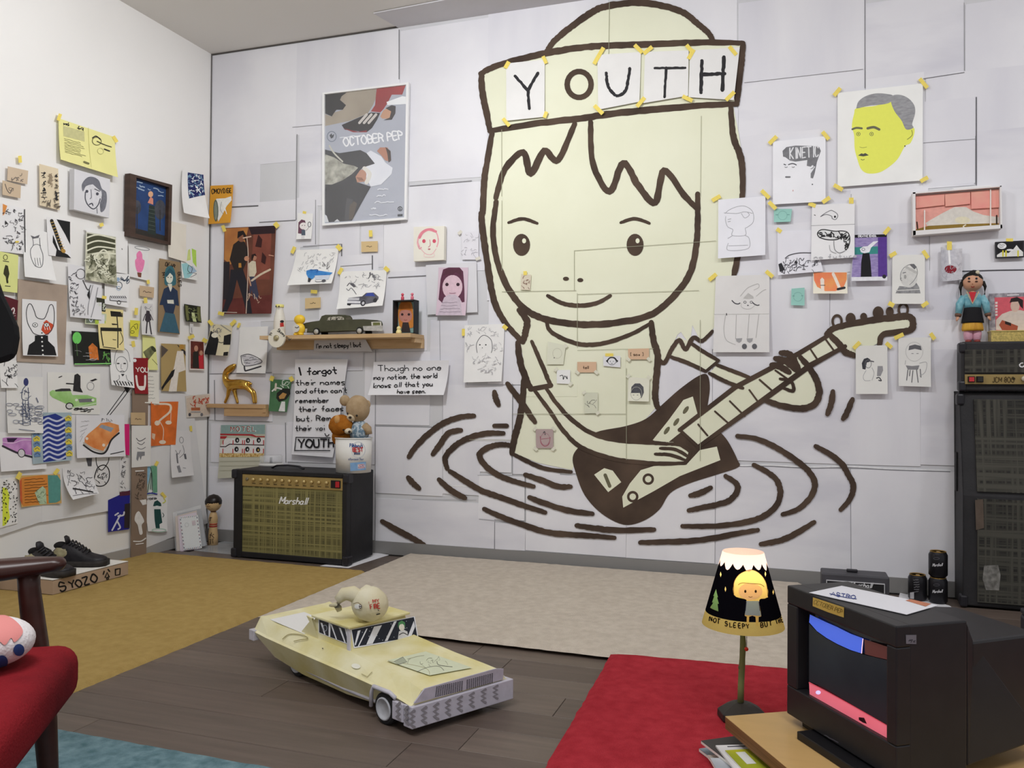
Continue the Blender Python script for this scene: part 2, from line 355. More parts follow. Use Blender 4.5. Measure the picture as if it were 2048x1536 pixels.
for i,(a,c,k) in enumerate(panels):
    p=BACK.hit(*a); q=BACK.hit(*c); t=.0012+.00006*i+(.0005 if k==3 else 0); rr=random.Random(i)
    j=lambda:rr.uniform(-.004,.004); z0=max(q.z,.072)
    b=MB(); y0=D-.0005
    P=[(p.x+j(),y0,z0+j()),(q.x+j(),y0,z0+j()),(q.x+j(),y0,p.z+j()),(p.x+j(),y0,p.z+j())]
    P=[(x,yy,min(z,H-.001)) for x,yy,z in P]
    b.prism(P,(0,-t,0),CB[k%3]); b.build('cardboard_sheet',WB)
# worn torn edges and folds
A=Art(BACK,.0054); A.stp=1.5e-5; G='#9a999c'
T2=TR(380,0,3.012); TL_=TR(1400,700,3.2); T5=TR(740,740,3.657); TU=TR(1400,0,3.16); T3=TR(560,400,6.4)
for P,w,c in ((T2(1262,180,1262,480),1.6,'#77767a'),(T2(120,1255,415,1240),2,'#5e5d60'),(T2(648,810,642,1325),1.6,'#8a898c'),(T2(420,1340,640,1327),1.5,'#77767a'),(T2(1325,1122,1700,1090),1.2,'#77767a'),(T2(620,768,815,750),1,'#a5a4a8'),
  (TU(1042,0,1042,560),1.4,'#77767a'),(TU(1668,20,1670,450),1,'#9a999c'),(TU(280,525,1030,440),1,'#9a999c'),(TU(1410,500,1670,460),1.2,'#77767a'),(TU(1745,615,1745,1170),2.2,'#66656a'),(TU(1410,905,1740,880),1,'#a09fa4'),
  (TL_(0,715,250,738,420,735,700,748,950,745,1240,760,1600,770),2.6,'#f2f2f4'),(TL_(0,722,250,745,420,744,700,757,950,754,1240,769,1600,779),1.6,'#8f8e93'),
  (T5(45,410,360,415,530,420),1.4,'#858488'),(T5(535,100,535,840),.9,'#b0afb3'),(T5(1045,100,1045,770),1.2,'#909094'),(T5(540,845,760,850),2,'#f4f4f4'),(T5(310,945,780,950),.9,'#a5a4a8'),(T5(915,1110,915,1320),1.2,'#909094'),(T5(1140,770,1140,1110),1.1,'#909094'),(T5(790,770,1130,770),1,'#a5a4a8'),(T5(800,1090,1000,1110),1.1,'#909094'),
  (T3(795,565,795,720),2,'#66656a'),(T3(1188,710,1188,890),2,'#55545a'),(T3(300,595,790,565),1,'#8a898c'),(T3(780,850,1180,820),1,'#8a898c'),(T3(1390,995,1880,970),1.8,'#77767a'),(T3(462,0,462,570),1.2,'#8a898c'),
  ([(1920,543),(1985,541),(2048,540)],2.2,'#4e4d52'),([(1560,383),(1640,378)],.9,G),([(420,748),(545,745)],1.2,'#77767a'),([(430,760),(431,840)],1.4,'#77767a'),([(430,841),(540,843)],1,'#8a898c'),([(572,845),(573,925)],1.4,'#77767a'),([(752,700),(751,1090)],1.2,'#909094'),([(880,640),(882,770)],1,'#a5a4a8')):
    A.line(P,w,c,smooth=len(P)>2)
A.build('worn_edge',WB,kind='stuff')
# strip of cardboard overhanging onto the ceiling, and a painted gap in the corner
b=MB(); p=BACK.hit(797,58); q=BACK.hit(1120,8); b.hexa([(p.x,D,H-.002),(q.x+1.2,D,H-.002),(q.x+1.2,D-.32,H-.002),(p.x-.05,D-.20,H-.002),(p.x,D,H-.008),(q.x+1.2,D,H-.008),(q.x+1.2,D-.32,H-.008),(p.x-.05,D-.20,H-.008)],mat('#cfcdd0',.9,noise_amt=.04,scale=4))
b.build('cardboard_flap',WB)
b=MB(); b.box((XL+.003,D-.004,H/2),(.006,.006,H),mat('#6f6d6c')); b.box(((XL+p.x)/2,D-.003,H-.004),(p.x-XL,.006,.008),mat('#56524f')); b.build('corner_gap',WB)
# ================================================================ mural
BR=mat('#41332a',.8,col2='#5b4a3d',scale=5,contrast=(.35,.7)); CR=mat('#e9ead0',.85,col2='#eff0d8',scale=2,contrast=(.35,.65))
MU=thing('wall_mural','big cream and brown brush mural of a capped guitarist standing in rippling water','mural',BACK.hit(1220,560))
C1=TR(920,0,3.303); C2=TR(940,360,3.84); C3=TR(940,640,3.938); C4=TR(1100,600,2.695)
A=Art(BACK,.0066)
A.fill([(1093,104),(1120,78),(1160,45),(1215,15),(1270,6),(1330,10),(1385,35),(1415,65),(1428,92),(1260,100)],CR)
A.fill([(960,148),(1010,125),(1100,105),(1220,92),(1400,87),(1490,86),(1477,205),(1460,210),(1220,230),(1100,245),(978,262)],CR)
A.fill([(985,255),(972,330),(967,420),(975,500),(990,590),(1010,640),(1042,685),(1050,735),(1060,775),(1050,800),(1040,850),(1027,905),(1075,925),(1145,940),(1165,890),(1215,870),(1290,840),(1312,815),(1312,720),(1330,724),(1355,670),(1362,664),(1380,690),(1385,650),(1400,680),(1412,684),(1428,655),(1445,610),(1470,550),(1482,480),(1490,395),(1487,330),(1477,265),(1465,205),(1200,225)],CR)
A.fill(C3(1580,290,1640,130,1730,175,1840,250,1960,320,1870,405,1720,340)+[],CR)
A.fill(C4(900,350,1080,420,1040,475,860,395),CR)
A.fill(C4(1060,500,1330,300,1400,370,1440,440,1450,510,1420,565,1350,585,1250,570,1160,540),CR)
A.build('painted_figure',MU,label='cream painted figure with flat cap')
A=Art(BACK,.0072)
A.fill([(1191,865),(1252,852),(1293,837),(1326,808),(1360,778),(1397,752),(1415,750),(1420,778),(1415,830),(1434,856),(1456,882),(1475,919),(1477,934),(1434,949),(1378,967),(1341,986),(1319,1019),(1286,1042),(1248,1049),(1204,1027),(1170,990),(1152,945),(1146,915),(1159,893)],BR,True)
A.fill([(1306,880),(1337,841),(1367,800),(1386,793),(1396,830),(1390,850),(1360,866),(1330,890)],CR)
A.fill([(1247,1015),(1245,993),(1260,967),(1282,940),(1308,932),(1375,927),(1400,900),(1434,893),(1441,920),(1360,952),(1308,982)],CR)
A.fill([(1189,949),(1209,936),(1226,941),(1243,964),(1217,984)],CR); A.line([(1211,950),(1220,972)],7,'#6e6a52')
for x,y in((1372,820),(1353,844),(1334,861)): A.ell(x,y,4,9,'#6e6a52',35)
for x,y in((1297,958),(1266,993)): A.ell(x,y,9,9,BR,ring=5)
A.fill(C3(600,530,680,650,800,780,960,890,1150,945,1420,965,1600,960,1720,1010,1740,1060,1700,1125,1500,1130,1240,1110,1050,1070,860,990,730,860,620,700,510,550),CR)
A.fill(C4(700,700,1000,470,1340,290,1510,185,1590,250,1400,355,1120,560,800,790),CR)
A.fill([(1653,667),(1671,656),(1731,641),(1816,633),(1825,645),(1818,661),(1768,669),(1759,685),(1708,711),(1690,700)],CR)
A.build('painted_guitar',MU,label='brown painted electric guitar with cream neck')
A=Art(BACK,.0082); A.stp=3e-5; W=13.5
def st(P,w=W,**k): A.line(P,w,BR,jit=.22,k=8,taper=.25,**k)
st(C1(575,345,620,280,700,210,800,135,900,70,1000,40,1180,22,1350,45,1480,90,1570,160,1640,220,1670,270))
st(C1(140,490,240,440,400,395,600,350,800,318,1000,305,1300,295,1600,285,1860,288)); st(C1(1870,290,1860,400,1845,530,1830,680)); st(C1(1830,690,1600,700,1300,725,1000,755,800,785,500,820,200,868)); st(C1(145,490,150,600,175,730,200,860))
A.ell(1159,170,24,26,BR,ring=11)
st(C1(215,880,185,1060,165,1180,155,1387)+C2(93,280,110,450,150,720,190,930,270,1090,400,1240)); st(C1(1790,715,1805,900,1840,1000,1865,1100,1868,1300)); st([(1484,390),(1484,450),(1478,500),(1468,552)])
st(C1(240,1310,300,1120,420,1010,470,1150,560,1000,650,1060,760,820)); st(C1(865,810,880,1080,990,1270,1080,1080,1180,1230,1290,1340,1350,1130,1480,1290,1570,1385))
st(C2(205,170,180,400,220,650,320,870,450,1010,620,1080,850,1110,1100,1100,1380,1040,1560,900,1690,720,1740,500,1750,300,1750,110))
for x in(400,1270):   # two plain round dot eyes
    q=C2(x,500)[0]; A.ell(q[0],q[1],17,22,BR); A.ell(q[0]+5,q[1]-8,4,5,CR)
for x in(330,1190): st(C2(x-30,330,x+80,300,x+190,335),7)
for x,y in((740,760),(850,770)): q=C2(x,y)[0]; A.ell(q[0],q[1],6,4,BR)
st(C2(600,890,720,950,850,965,980,945,1080,890),9)
st(C2(590,1080,620,1160,740,1230,880,1265,1050,1250,1250,1180,1390,1100),9)
st(C2(380,1000,440,1080,430,1170,410,1245)); st(C3(380,180,400,330,450,480,490,545)); st(C3(490,170,560,330,610,450,640,515),9); st(C3(480,545,640,515)); st(C3(430,450,420,620,390,800,350,950,335,1050)); st(C3(335,1050,450,1110,600,1170,800,1195),9)
st(C3(600,530,680,650,800,780,960,890,1150,945,1420,965,1560,975),9); st(C3(510,550,620,700,730,860,860,990,1050,1070,1240,1110,1500,1130,1700,1125),9)
for P in(C3(1560,975,1660,985,1740,1040),C3(1500,1010,1620,1020,1720,1075),C3(1460,1055,1580,1062,1690,1100),C3(1740,1030,1720,1090,1690,1125)): st(P,7)
st(C3(1430,20,1445,150,1480,280,1470,450,1460,600,1480,690)); st(C3(1440,150,1470,270,1530,340,1590,230,1650,160,1700,230,1760,140,1830,165,1910,90),9)
st(C3(1730,175,1840,250,1960,320),8); st(C3(1580,290,1720,340,1860,405),8); st(C3(1960,320,1860,405),8); st(C4(900,350,990,385,1080,420),8); st(C4(860,395,950,440,1040,475),8)
st(C4(700,700,1000,470,1340,290,1510,185),11,smooth=False); st(C4(800,790,1120,560,1400,355,1590,250),11,smooth=False); st(C4(700,700,800,790),8)
for a in((800,670,850,730),(890,600,975,675),(970,545,1050,625),(1075,485,1130,560),(1130,430,1210,500),(1215,380,1300,440),(1400,260,1440,320),(1480,205,1535,280)): st(C4(*a),5)
st(C4(1490,185,1540,150,1700,115,1850,95,1930,90,1955,120,1935,165,1800,185,1775,240)); st(C4(1500,180,1560,240,1590,280,1640,300))
for x,y,rx,ry,rg_ in((1674,643,9,12,5),(1701,638,10,12,0),(1727,634,7,8,0),(1756,626,11,13,0),(1779,624,8,10,0),(1806,620,9,12,5)): A.ell(x,y,rx,ry,BR,ring=rg_)
st(C4(1350,310,1400,370,1440,440,1450,510,1420,565,1350,585,1250,570,1160,540)); st(C4(1240,425,1300,440,1310,490,1250,470),7)
for P in(C4(1195,350,1240,360,1290,390),C4(1215,315,1270,330,1330,380),C4(1245,285,1300,300,1345,390)): st(P,13)
# rings of water
for P in(T5(290,635,340,560,430,470,540,390,660,345,765,335),T5(465,615,520,540,580,460,670,440),T5(570,720,555,640,620,560,720,500,850,465,980,462),T5(1030,550,950,545,860,570,805,620,850,700,950,770,1080,820,1200,850),T5(590,740,700,810,820,880,960,930,1130,990,1285,1040),T5(840,1015,960,1070,1120,1130,1300,1185,1450,1200,1620,1210,1790,1225),T5(1140,765,1260,805,1380,850,1470,852),T5(1170,930,1300,980,1450,1025,1630,1050),T5(1515,1135,1650,1155,1800,1170,2080,1165),T5(285,785,325,830,365,865),T5(510,800,600,880,700,935),T5(95,1105,200,1165,300,1220,400,1275),T5(915,160,925,210,945,255),T5(1010,100,1100,220,1210,380),T5(915,408,1005,408),
 TL_(240,550,370,570,500,630,620,710,700,780,735,860,700,950,620,1020,530,1050),TL_(740,615,820,660,900,720,950,800,980,870,960,950,900,1020),TL_(345,735,430,780,490,830,515,910,490,990,410,1060,290,1100,100,1125,-110,1125),TL_(165,805,230,850,240,900,190,960,100,990,0,1010,-70,1025),TL_(70,880,0,915,-60,930),TL_(370,1150,200,1180,0,1215,-200,1225,-380,1230),TL_(730,1100,600,1180,500,1220,390,1240),TL_(850,265,840,340,815,410),TL_(975,315,940,400,915,440)):
    st(P,12)
A.build('outline',MU,label='dark brown brush outline')
# cream cardboard patches over the figure's shirt
for q in(((1055,733),(1155,733),(1155,793),(1052,793)),((1157,702),(1252,700),(1252,828),(1157,828))):
    b=MB(); b.prism([BACK.hit(x,y,.0070) for x,y in q],(0,-.0010,0),CR); b.build('painted_patch',MU)
# hairline seams across the mural
A=Art(BACK,.0112); A.stp=1e-5
for P in(C1(990,20,985,365),C1(280,860,280,1300),C1(1595,770,1590,1300),C2(805,545,805,850),C2(828,870,828,1290),C2(250,860,820,850),C2(830,880,1760,850),C2(805,545,1890,470),C3(850,240,1450,225),C3(1235,380,1235,1100),C3(340,740,1230,740),C3(1815,0,1815,1110),C3(0,940,330,945),C2(250,160,250,700)):
    A.line(P,.9,'#a9a890',smooth=False)
A.build('seam',MU,kind='stuff')
# ================================================================ rugs
def rug(name,label,pts,col,col2,th,z0=0.0,n=70):
    m=mat(col,.95,col2=col2,scale=30,contrast=(.25,.75),bump=.9,bscale=260,spec=.1)
    P=[floor_pt(x,y,z0+th*.9) if len(p)==2 else V(p) for p in pts for x,y in [p[:2]]]
    a,b_,c,d=P; vs=[];fs=[]
    for j in range(n+1):
        for i in range(n+1):
            u,v=i/n,j/n; p=(a*(1-u)+b_*u)*(1-v)+(d*(1-u)+c*u)*v
            e=min(u,1-u,v,1-v); zz=z0+th*(1 if e>.012 else .75 if e>0 else .0)+.0022*noise.noise(p*45)*(e>0)
            w=.004*noise.noise(p*60+V((5,0,0))) if e<=0 else 0
            vs.append(V((p.x+w,p.y+w,zz)))
    for j in range(n):
        for i in range(n): k=j*(n+1)+i; fs.append((k,k+1,k+n+2,k+n+1))
    mb=MB(); mb.add(vs,fs,m,True); o=mb.build(name,None,label=label,cat='rug',origin=V(((a.x+c.x)/2,(a.y+c.y)/2,z0)))
    tex=None; return o
rA,rB,rC=floor_pt(288,1101,.01),floor_pt(735,1140,.01),floor_pt(165,1372,.01)
u_=(rB-rA).normalized(); 
dirn=(rC-rB).normalized(); LM=(rC-rB).length+.12; rC2=rB+dirn*LM; rD=rA+dirn*LM
def rug3(name,label,P,*a,**k):
    global floor_pt
    return rug(name,label,P,*a,**k)
def proj(p):
    q=p-CAM; z=q.dot(FW); return (1024+F*q.dot(RT)/z,768+F*q.dot(DN)/z)
_fp=floor_pt
def rugw(name,label,W4,col,col2,th,z0=0.0):
    return rug(name,label,[proj(V((p.x,p.y,z0+th*.9))) for p in W4],col,col2,th,z0)
rugw('mustard_rug','mustard yellow pile rug in front of the gold-fronted amplifier',[rA,rB,rC2,rD],'#a58a52','#b59a60',.012)
bA,bB=floor_pt(815,1110,.01),floor_pt(1432,1157,.01); bD=floor_pt(517,1235,.01); bE=floor_pt(1213,1316,.01)
bv=(bB-bA).normalized(); bw=(bE-bD).normalized()
rugw('beige_rug','pale beige pile rug below the mural',[bA,bA+bv*2.05,bD+bw*2.08,bD],'#bfb3a5','#d3c8ba',.012,.0125)
qA,qB=floor_pt(1222,1303,.035),floor_pt(1580,1334,.035); qD=floor_pt(1085,1536,.035)
qv=(qB-qA).normalized(); qw=(qD-qA).normalized()
rugw('red_rug','red pile rug under the lamp and television',[qA,qA+qv*2.0,qA+qv*2.0+qw*1.7,qA+qw*1.7],'#9c2630','#b53640',.012,.0255)
tA,tB=floor_pt(105,1450,.01),floor_pt(590,1536,.01); tv=(tB-tA).normalized(); tw=V((tv.y,-tv.x,0))
t0=tA-tv*.75
rugw('teal_rug','teal blue pile rug under the red armchair',[t0,t0+tv*2.0,t0+tv*2.0+tw*1.5,t0+tw*1.5],'#4a6870','#7f9aa2',.012)
# ================================================================ papers on the walls
def Q(s): 
    v=[float(x) for x in s.split()]; return [(v[i],v[i+1]) for i in range(0,8,2)]
PAP='#f1f0ee'; INK='#2b2a2c'; PEN='#7d7c80'; TAN='#d8bd92'
def face(A,x,y,r,c,w=1,asp=1.0,dots=True,mouth=True):   # plain generic face lines
    A.ell(x,y,r*asp,r*1.15,c,ring=w)
    if dots:
        for s in(-.38,.38): A.ell(x+s*r*asp,y-.05*r,r*.09*asp+.3,r*.1+.3,c)
    if mouth: A.line([(x-.2*r*asp,y+.55*r),(x,y+.6*r),(x+.2*r*asp,y+.55*r)],w,c)
# ---------------- left wall
def a(A):
    A.fill([(121,252),(163,264),(163,284),(121,273)],'#c9c58f'); A.scrib([(122,245),(132,248),(132,252),(122,249)],9,INK,1.4,2,(3,5),1); A.scrib([(150,254),(161,257),(161,261),(150,258)],9,INK,1.4,3,(3,5),1)
    A.lines([(120,276),(164,287),(164,318),(120,306)],9,'#8c8a5e',.8,4); A.ell(187,283,9,8,'#5f5c3c',ring=1.2); A.line([(178,277),(186,273),(195,280)],2,INK); A.line([(187,283),(197,288),(207,292),(216,295)],1.8,'#4d4a38'); A.line([(201,299),(211,303)],2.4,INK); A.ell(193,303,6,6,'#b9b67f',ring=.8); A.line([(158,325),(166,328)],4,'#77754d')
    A.line([(171,255),(171,336)],.6,'#cfca84')
sheet('zine_spread','pale yellow open zine spread taped high on the left wall','print',LEFT,Q('112 237 224 275 222 356 112 320'),'#ece79c',3,curl=.03,art=a,tapes=((113,235,-70,14,7),(224,279,60,14,7)))
sheet('word_card','tan card with a small bird sketch, under a lone strip of yellow tape','card',LEFT,Q('11 333 52 342 50 369 10 361'),'#d3bea4',1,art=lambda A:A.scrib([(18,345),(40,350),(40,364),(18,360)],9,'#7b7068',1.1,2,(4,9),2),tapes=((35,319,85,14,7),))
sheet('word_card','tan card with one looping pencil leaf, lower of the two near the left edge','card',LEFT,Q('0 361 37 371 36 397 0 390'),'#d1bb9f',2,art=lambda A:(A.line([(5,368),(9,380),(15,387),(18,380),(22,377)],1.6,'#6b625c'),A.ell(17,379,5,3,'#6b625c',20,ring=1)))
def a(A):
    for x,y0,y1 in((82,342,398),(95,350,372),(106,348,404)): A.scrib([(x-1,y0),(x+3,y0),(x+4,y1),(x-2,y1)],26,INK if x!=95 else '#a08f78',1.3,int(x),(3,7),1.5)
    A.scrib([(80,402),(113,410),(113,420),(80,411)],12,'#5d554c',1.4,8,(4,9),2)
sheet('calligraphy_card','tall tan card with columns of black brush writing','card',LEFT,Q('74 328 112 338 115 421 75 411'),'#e2d2b4',1,art=a)
def a(A):
    g='#75767f'; A.fill([(152,384),(150,370),(160,357),(172,355),(184,362),(190,378),(199,386),(200,404),(196,420),(188,425),(186,408),(184,384),(170,372),(158,374)],g,True,na=.25)
    A.ell(173,391,17,24,'#dcdbdf'); A.line([(157,385),(157,400),(163,412),(173,419),(182,412),(187,398)],2,'#4c4d57'); A.fill([(153,384),(158,372),(172,370),(188,384),(188,374),(176,358),(160,360)],g)
    for x,y in((160,384),(181,389)): A.ell(x,y,3,3,'#4c4d57')
    A.line([(168,380),(169,395),(166,399)],1.6,g); A.line([(165,410),(170,408),(172,412)],2.4,'#4c4d57'); A.line([(175,379),(186,384)],1.6,'#4c4d57'); A.line([(180,417),(181,428)],1.4,g)
sheet('portrait_canvas','small grey ink wash portrait of a face on canvas beside the dark frame','painting',LEFT,Q('135 339 207 360 205 437 134 420'),'#dcdbde',1,th=.03,art=a)
# dark framed painting
FR=thing('framed_painting','dark wood framed night-blue painting of a figure on a tower between trees','painting',LEFT.hit(287,420)); DW=mat('#47362d',.5,noise_amt=.25,scale=6,stretch=(1,1,6))
o=[(246,348),(331,371),(328,491),(244,473)]; i_=[(259,356),(325,376),(322,484),(257,468)]
for k in range(4):
    P=[LEFT.hit(*p,.012) for p in(o[k],o[(k+1)%4],i_[(k+1)%4],i_[k])]; b=MB(); b.prism(P,(.035,0,0),DW); b.build('frame_rail',FR)
A=Art(LEFT,.024); A.fill(i_,mat('#2b4a7e',.6,col2='#1f3a68',scale=14)); g='#3a3634'
A.fill([(257,455),(323,472),(322,484),(257,468)],'#33302d')
for x,y,rr in((267,415,10),(313,420,14)): A.ell(x,y,rr*.8,rr*1.4,mat('#4a4c55',.8,noise_amt=.3,scale=30)); A.line([(x,y),(x,462)],2,g)
A.fill([(291,410),(302,413),(305,472),(288,467)],'#2c3733'); 
for k in range(6): A.line([(290,418+k*8),(303,421+k*8)],1,'#56605a',smooth=False)
A.ell(294,389,5,6,'#e2b08c'); A.fill([(294,394),(299,398),(299,410),(288,406)],'#d9907a'); A.scrib([(262,362),(322,378),(322,395),(262,376)],8,'#9fb2c8',2,3,(6,14),1,.3)
A.build('painted_scene',FR)
def a(A):
    A.fill([(371,345),(400,350),(400,391),(385,394),(369,398)],mat('#1d2360',.7,col2='#7fa4bd',scale=55,contrast=(.5,.62))); A.scrib([(372,350),(398,352),(398,388),(372,392)],22,'#e9eef0',1.4,5,(3,8),1.5); A.line([(384,371),(393,387)],1.6,'#f4f4f4')
sheet('blue_print','white curling sheet with a dark navy speckled print near the corner','print',LEFT,Q('360 338 401 351 399 438 350 427'),PAP,2,curl=.05,side=.01,art=a)
sheet('blank_sheet','pale cream nearly blank sheet below the dark frame','paper',LEFT,Q('332 441 369 450 366 525 331 514'),'#ece6d8',0,curl=.012)
def a(A):
    A.fill([(372,500),(376,498),(377,520),(369,522)],'#d5e08a'); A.fill([(379,497),(388,501),(388,535),(381,525)],'#b9e05f'); A.fill([(358,528),(368,526),(386,540),(372,556),(362,557)],'#9fd3d6'); A.fill([(372,536),(380,532),(388,543),(376,548)],'#a9c3d8'); A.line([(372,530),(370,541),(376,546),(379,536),(373,531)],1,INK); A.line([(368,548),(378,546),(387,548),(374,555)],1,PEN)
sheet('marker_drawing','small lime green and turquoise marker drawing near the corner','drawing',LEFT,Q('357 497 390 500 388 561 358 556'),'#efefea',2,curl=.01,art=a)
def a(A):
    A.fill([(269,508),(275,502),(280,508),(281,518),(285,522),(283,535),(279,544),(271,544),(267,534),(266,521),(269,517)],'#f08ab8',True); A.fill([(270,545),(279,546),(278,555),(272,554)],'#7d4a38'); A.ell(280,497,15,3,'#77767a',10,ring=1)
sheet('cactus_drawing','thin sheet with a bright pink potted cactus','drawing',LEFT,Q('253 488 293 497 293 562 254 553'),'#ecebe9',1,art=a,tapes=((292,564,80,8,6),))
def a(A):
    b='#2c3b55'; A.text('DEAR',325,532,7,'#2b221b',1.6,12,.62); A.text('MY',318,546,6,'#2b221b',1.4,80,.9); A.text('BLUES',350,545,6,'#2b221b',1.4,88,.9)
    A.fill([(325,540),(333,532),(341,536),(345,550),(346,568),(338,572),(330,572),(323,566)],'#3d6f78',True); A.ell(333,556,7,11,'#e5e6d6'); A.fill([(324,548),(333,536),(344,546),(343,555),(334,546),(327,555)],'#2f5a68'); A.fill([(329,568),(338,568),(338,585),(333,582)],'#e3e2d2')
    A.fill([(322,578),(331,573),(335,585),(339,574),(349,582),(352,612),(345,610),(341,628),(325,626),(320,610),(313,610)],b); A.fill([(324,625),(343,628),(353,667),(313,663)],'#3f6678'); A.fill([(328,600),(341,600),(342,608),(329,607)],'#e3e2d2')
    for x in(330,336): A.ell(x,555,1,1.2,INK)
sheet('cardboard_painting','tall brown cardboard painting of a woman in a long blue dress, lettered around her','painting',LEFT,Q('314 517 355 525 354 669 311 664'),'#9a8262',3,th=.004,art=a)
sheet('word_card','tan word card taped right of the pink cactus sheet','card',LEFT,Q('275 571 304 575 303 596 275 592'),'#cdb392',2,art=lambda A:A.lines([(281,580),(298,582),(298,588),(281,586)],1,'#4d4035',1,2,.9,1.4),group='tan word cards')
def a(A):
    A.fill([(288,621),(294,622),(297,640),(288,646),(284,640)],'#3d373c'); A.line([(288,645),(284,666)],2.6,'#3d373c'); A.line([(293,643),(294,668)],2.6,'#3d373c'); A.line([(286,628),(280,642)],1.6,'#3d373c'); A.line([(295,628),(300,641)],1.6,'#3d373c'); A.scrib([(284,610),(296,611),(296,620),(284,619)],5,PEN,.9,3,(3,6),2)
sheet('figure_cutout','narrow pale sheet with a dark striding figure in black dress','drawing',LEFT,Q('279 607 301 608 303 671 275 669'),'#dddbd9',3,curl=.015,art=a,tapes=((286,601,85,11,7),(267,623,95,14,7)))
def a(A):
    for q in(((366,610),(372,612),(372,640),(367,642)),((390,614),(396,614),(395,644),(389,641))): A.fill(list(q),'#6d7042')
    A.fill([(378,625),(384,625),(386,644),(379,643)],'#c9d29b'); A.scrib([(374,614),(388,616),(388,640),(374,638)],12,'#9aa56b',1,7,(3,7),1.5)
sheet('room_photo','small dark olive photo print right of the tall cardboard painting','photo',LEFT,Q('364 608 397 613 396 646 365 643'),'#24261a',2,curl=.012,art=a)
sheet('photo_strip','thin blank receipt strip hanging under the dark olive photo','paper',LEFT,Q('376 640 383 641 383 668 376 666'),'#e6e4e2',1,art=lambda A:A.line([(379,655),(380,666)],1.2,'#8f8f95'))
sheet('sticky_note','bright yellow note with a hat doodle','note',LEFT,Q('256 640 276 642 272 674 256 672'),'#e3dc4a',2,art=lambda A:(A.ell(260,664,4,2.5,'#4d4a18',ring=.9),A.line([(256,660),(262,652),(268,660)],1,'#4d4a18'),A.line([(263,650),(270,648),(270,658)],1,'#4d4a18')))
sheet('yellow_page','pale yellow page with a tilted dark green can','print',LEFT,Q('281 670 306 675 312 740 282 740'),'#ecec9e',1,art=lambda A:(A.fill([(282,704),(298,692),(307,702),(291,722)],mat('#55583a',.6,col2='#8b8d63',scale=25)),A.ell(303,698,3.5,7,'#3e412a',-38),A.line([(300,718),(311,730)],1,'#77774a')))
def a(A):
    A.fill([(318,690),(332,700),(318,716)],'#5a5049'); A.fill([(336,688),(350,690),(367,712),(367,703),(352,690)],'#38322f'); A.fill([(350,702),(362,702),(366,740),(352,745),(346,783),(330,783),(344,730)],'#e9e1d6'); A.fill([(338,742),(345,738),(341,752),(323,772),(317,781),(316,775)],'#1b1a1c'); A.ell(359,694,5,5,'#b98a3c')
sheet('fashion_photo','tan glossy magazine photo of pale fabric crossed by a black rod','photo',LEFT,Q('318 687 367 689 366 783 316 782'),'#b39a66',2,curl=.01,art=a)
def a(A):
    A.fill([(377,682),(403,684),(404,738),(377,737)],mat('#4a1f1b',.6,col2='#7d3a2e',scale=40)); A.fill([(382,704),(392,702),(394,736),(381,736)],'#2c2823'); A.ell(388,697,4,6,'#c49077'); A.fill([(393,712),(402,708),(403,738),(394,737)],'#c7303a'); A.ell(398,706,3.5,5,'#c49077')
sheet('snapshot','red toned snapshot of two people in a dark room','photo',LEFT,Q('375 679 405 682 405 741 375 740'),'#e8dcd4',2,art=a,tapes=((378,674,-25,13,7),(405,681,30,10,8)))
def a(A):
    A.text('YOU',266,744,9,'#efe6df',2,0,.8); A.line([(266,752),(268,772),(275,779),(282,772),(284,752)],4,'#efe6df'); A.fill([(267,772),(284,772),(281,780),(271,780)],'#efe6df'); A.ell(264,721,3.4,3.4,'#f4f4f4')
sheet('red_pennant','narrow dark red cloth lettered in white','banner',LEFT,Q('262 716 291 716 288 788 261 787'),'#8e1e24',5,curl=.012,art=a)
sheet('receipt','pale printed receipt behind the red cloth','paper',LEFT,Q('289 744 314 745 312 808 283 806'),'#ece9df',1,curl=.01,art=lambda A:A.lines([(291,750),(308,750),(308,800),(289,800)],7,'#9c9a94',.8,3,.7))
def a(A):
    A.ell(237,729,12,16,'#5f5e62',ring=.9); A.line([(222,728),(226,705),(237,696),(250,703),(254,724)],1,PEN); 
    for x in(230,243): A.ell(x,727,3,1.2,INK)
    A.line([(236,728),(235,737),(238,738)],.8,PEN); A.line([(233,743),(237,742),(241,743)],1.2,INK); A.fill([(234,748),(241,748),(237,753)],INK); A.line([(230,750),(229,758),(218,764)],.9,PEN); A.line([(244,750),(246,760),(256,766)],.9,PEN)
    for k in range(7): A.line([(218+k*5.6,761+k*.5),(222+k*5.4,771)],2,INK)
sheet('pencil_portrait','white sheet with a fine line portrait in a striped collar','drawing',LEFT,Q('214 686 262 692 258 776 213 770'),PAP,4,curl=.02,art=a,tapes=((261,688,80,12,7),))
def a(A):
    A.ell(147,676,9,12,'#76d869'); A.line([(146,686),(148,712)],2,'#47623d'); A.fill([(170,694),(178,686),(188,695),(191,720),(173,719)],'#d67a35',na=.2); A.scrib([(200,705),(214,706),(214,728),(200,728)],14,'#6fae58',1.3,4,(4,8),2); A.line([(143,728),(160,728),(214,727)],2.5,'#8fd67f'); A.scrib([(148,700),(195,712),(195,725),(150,725)],8,'#b9b9b9',.8,9,(8,18),1,0)
sheet('painted_card','black painted card with a green tree and an orange house','painting',LEFT,Q('138 662 213 666 216 730 143 729'),'#222420',3,th=.006,art=a)
def a(A):
    k='#23211b'; A.fill([(215,622),(236,624),(238,634),(216,633)],k); A.line([(238,626),(239,634)],2,k); A.fill([(194,655),(236,656),(237,663),(194,662)],k); A.line([(195,662),(197,692)],2.2,k); A.line([(228,632),(229,660),(226,696)],2,k); A.line([(196,694),(222,697)],1.6,k); A.line([(234,664),(238,680),(230,690)],1.2,k); A.line([(217,679),(224,680)],1.2,k); A.fill([(217,647),(228,648),(228,650),(218,650)],k)
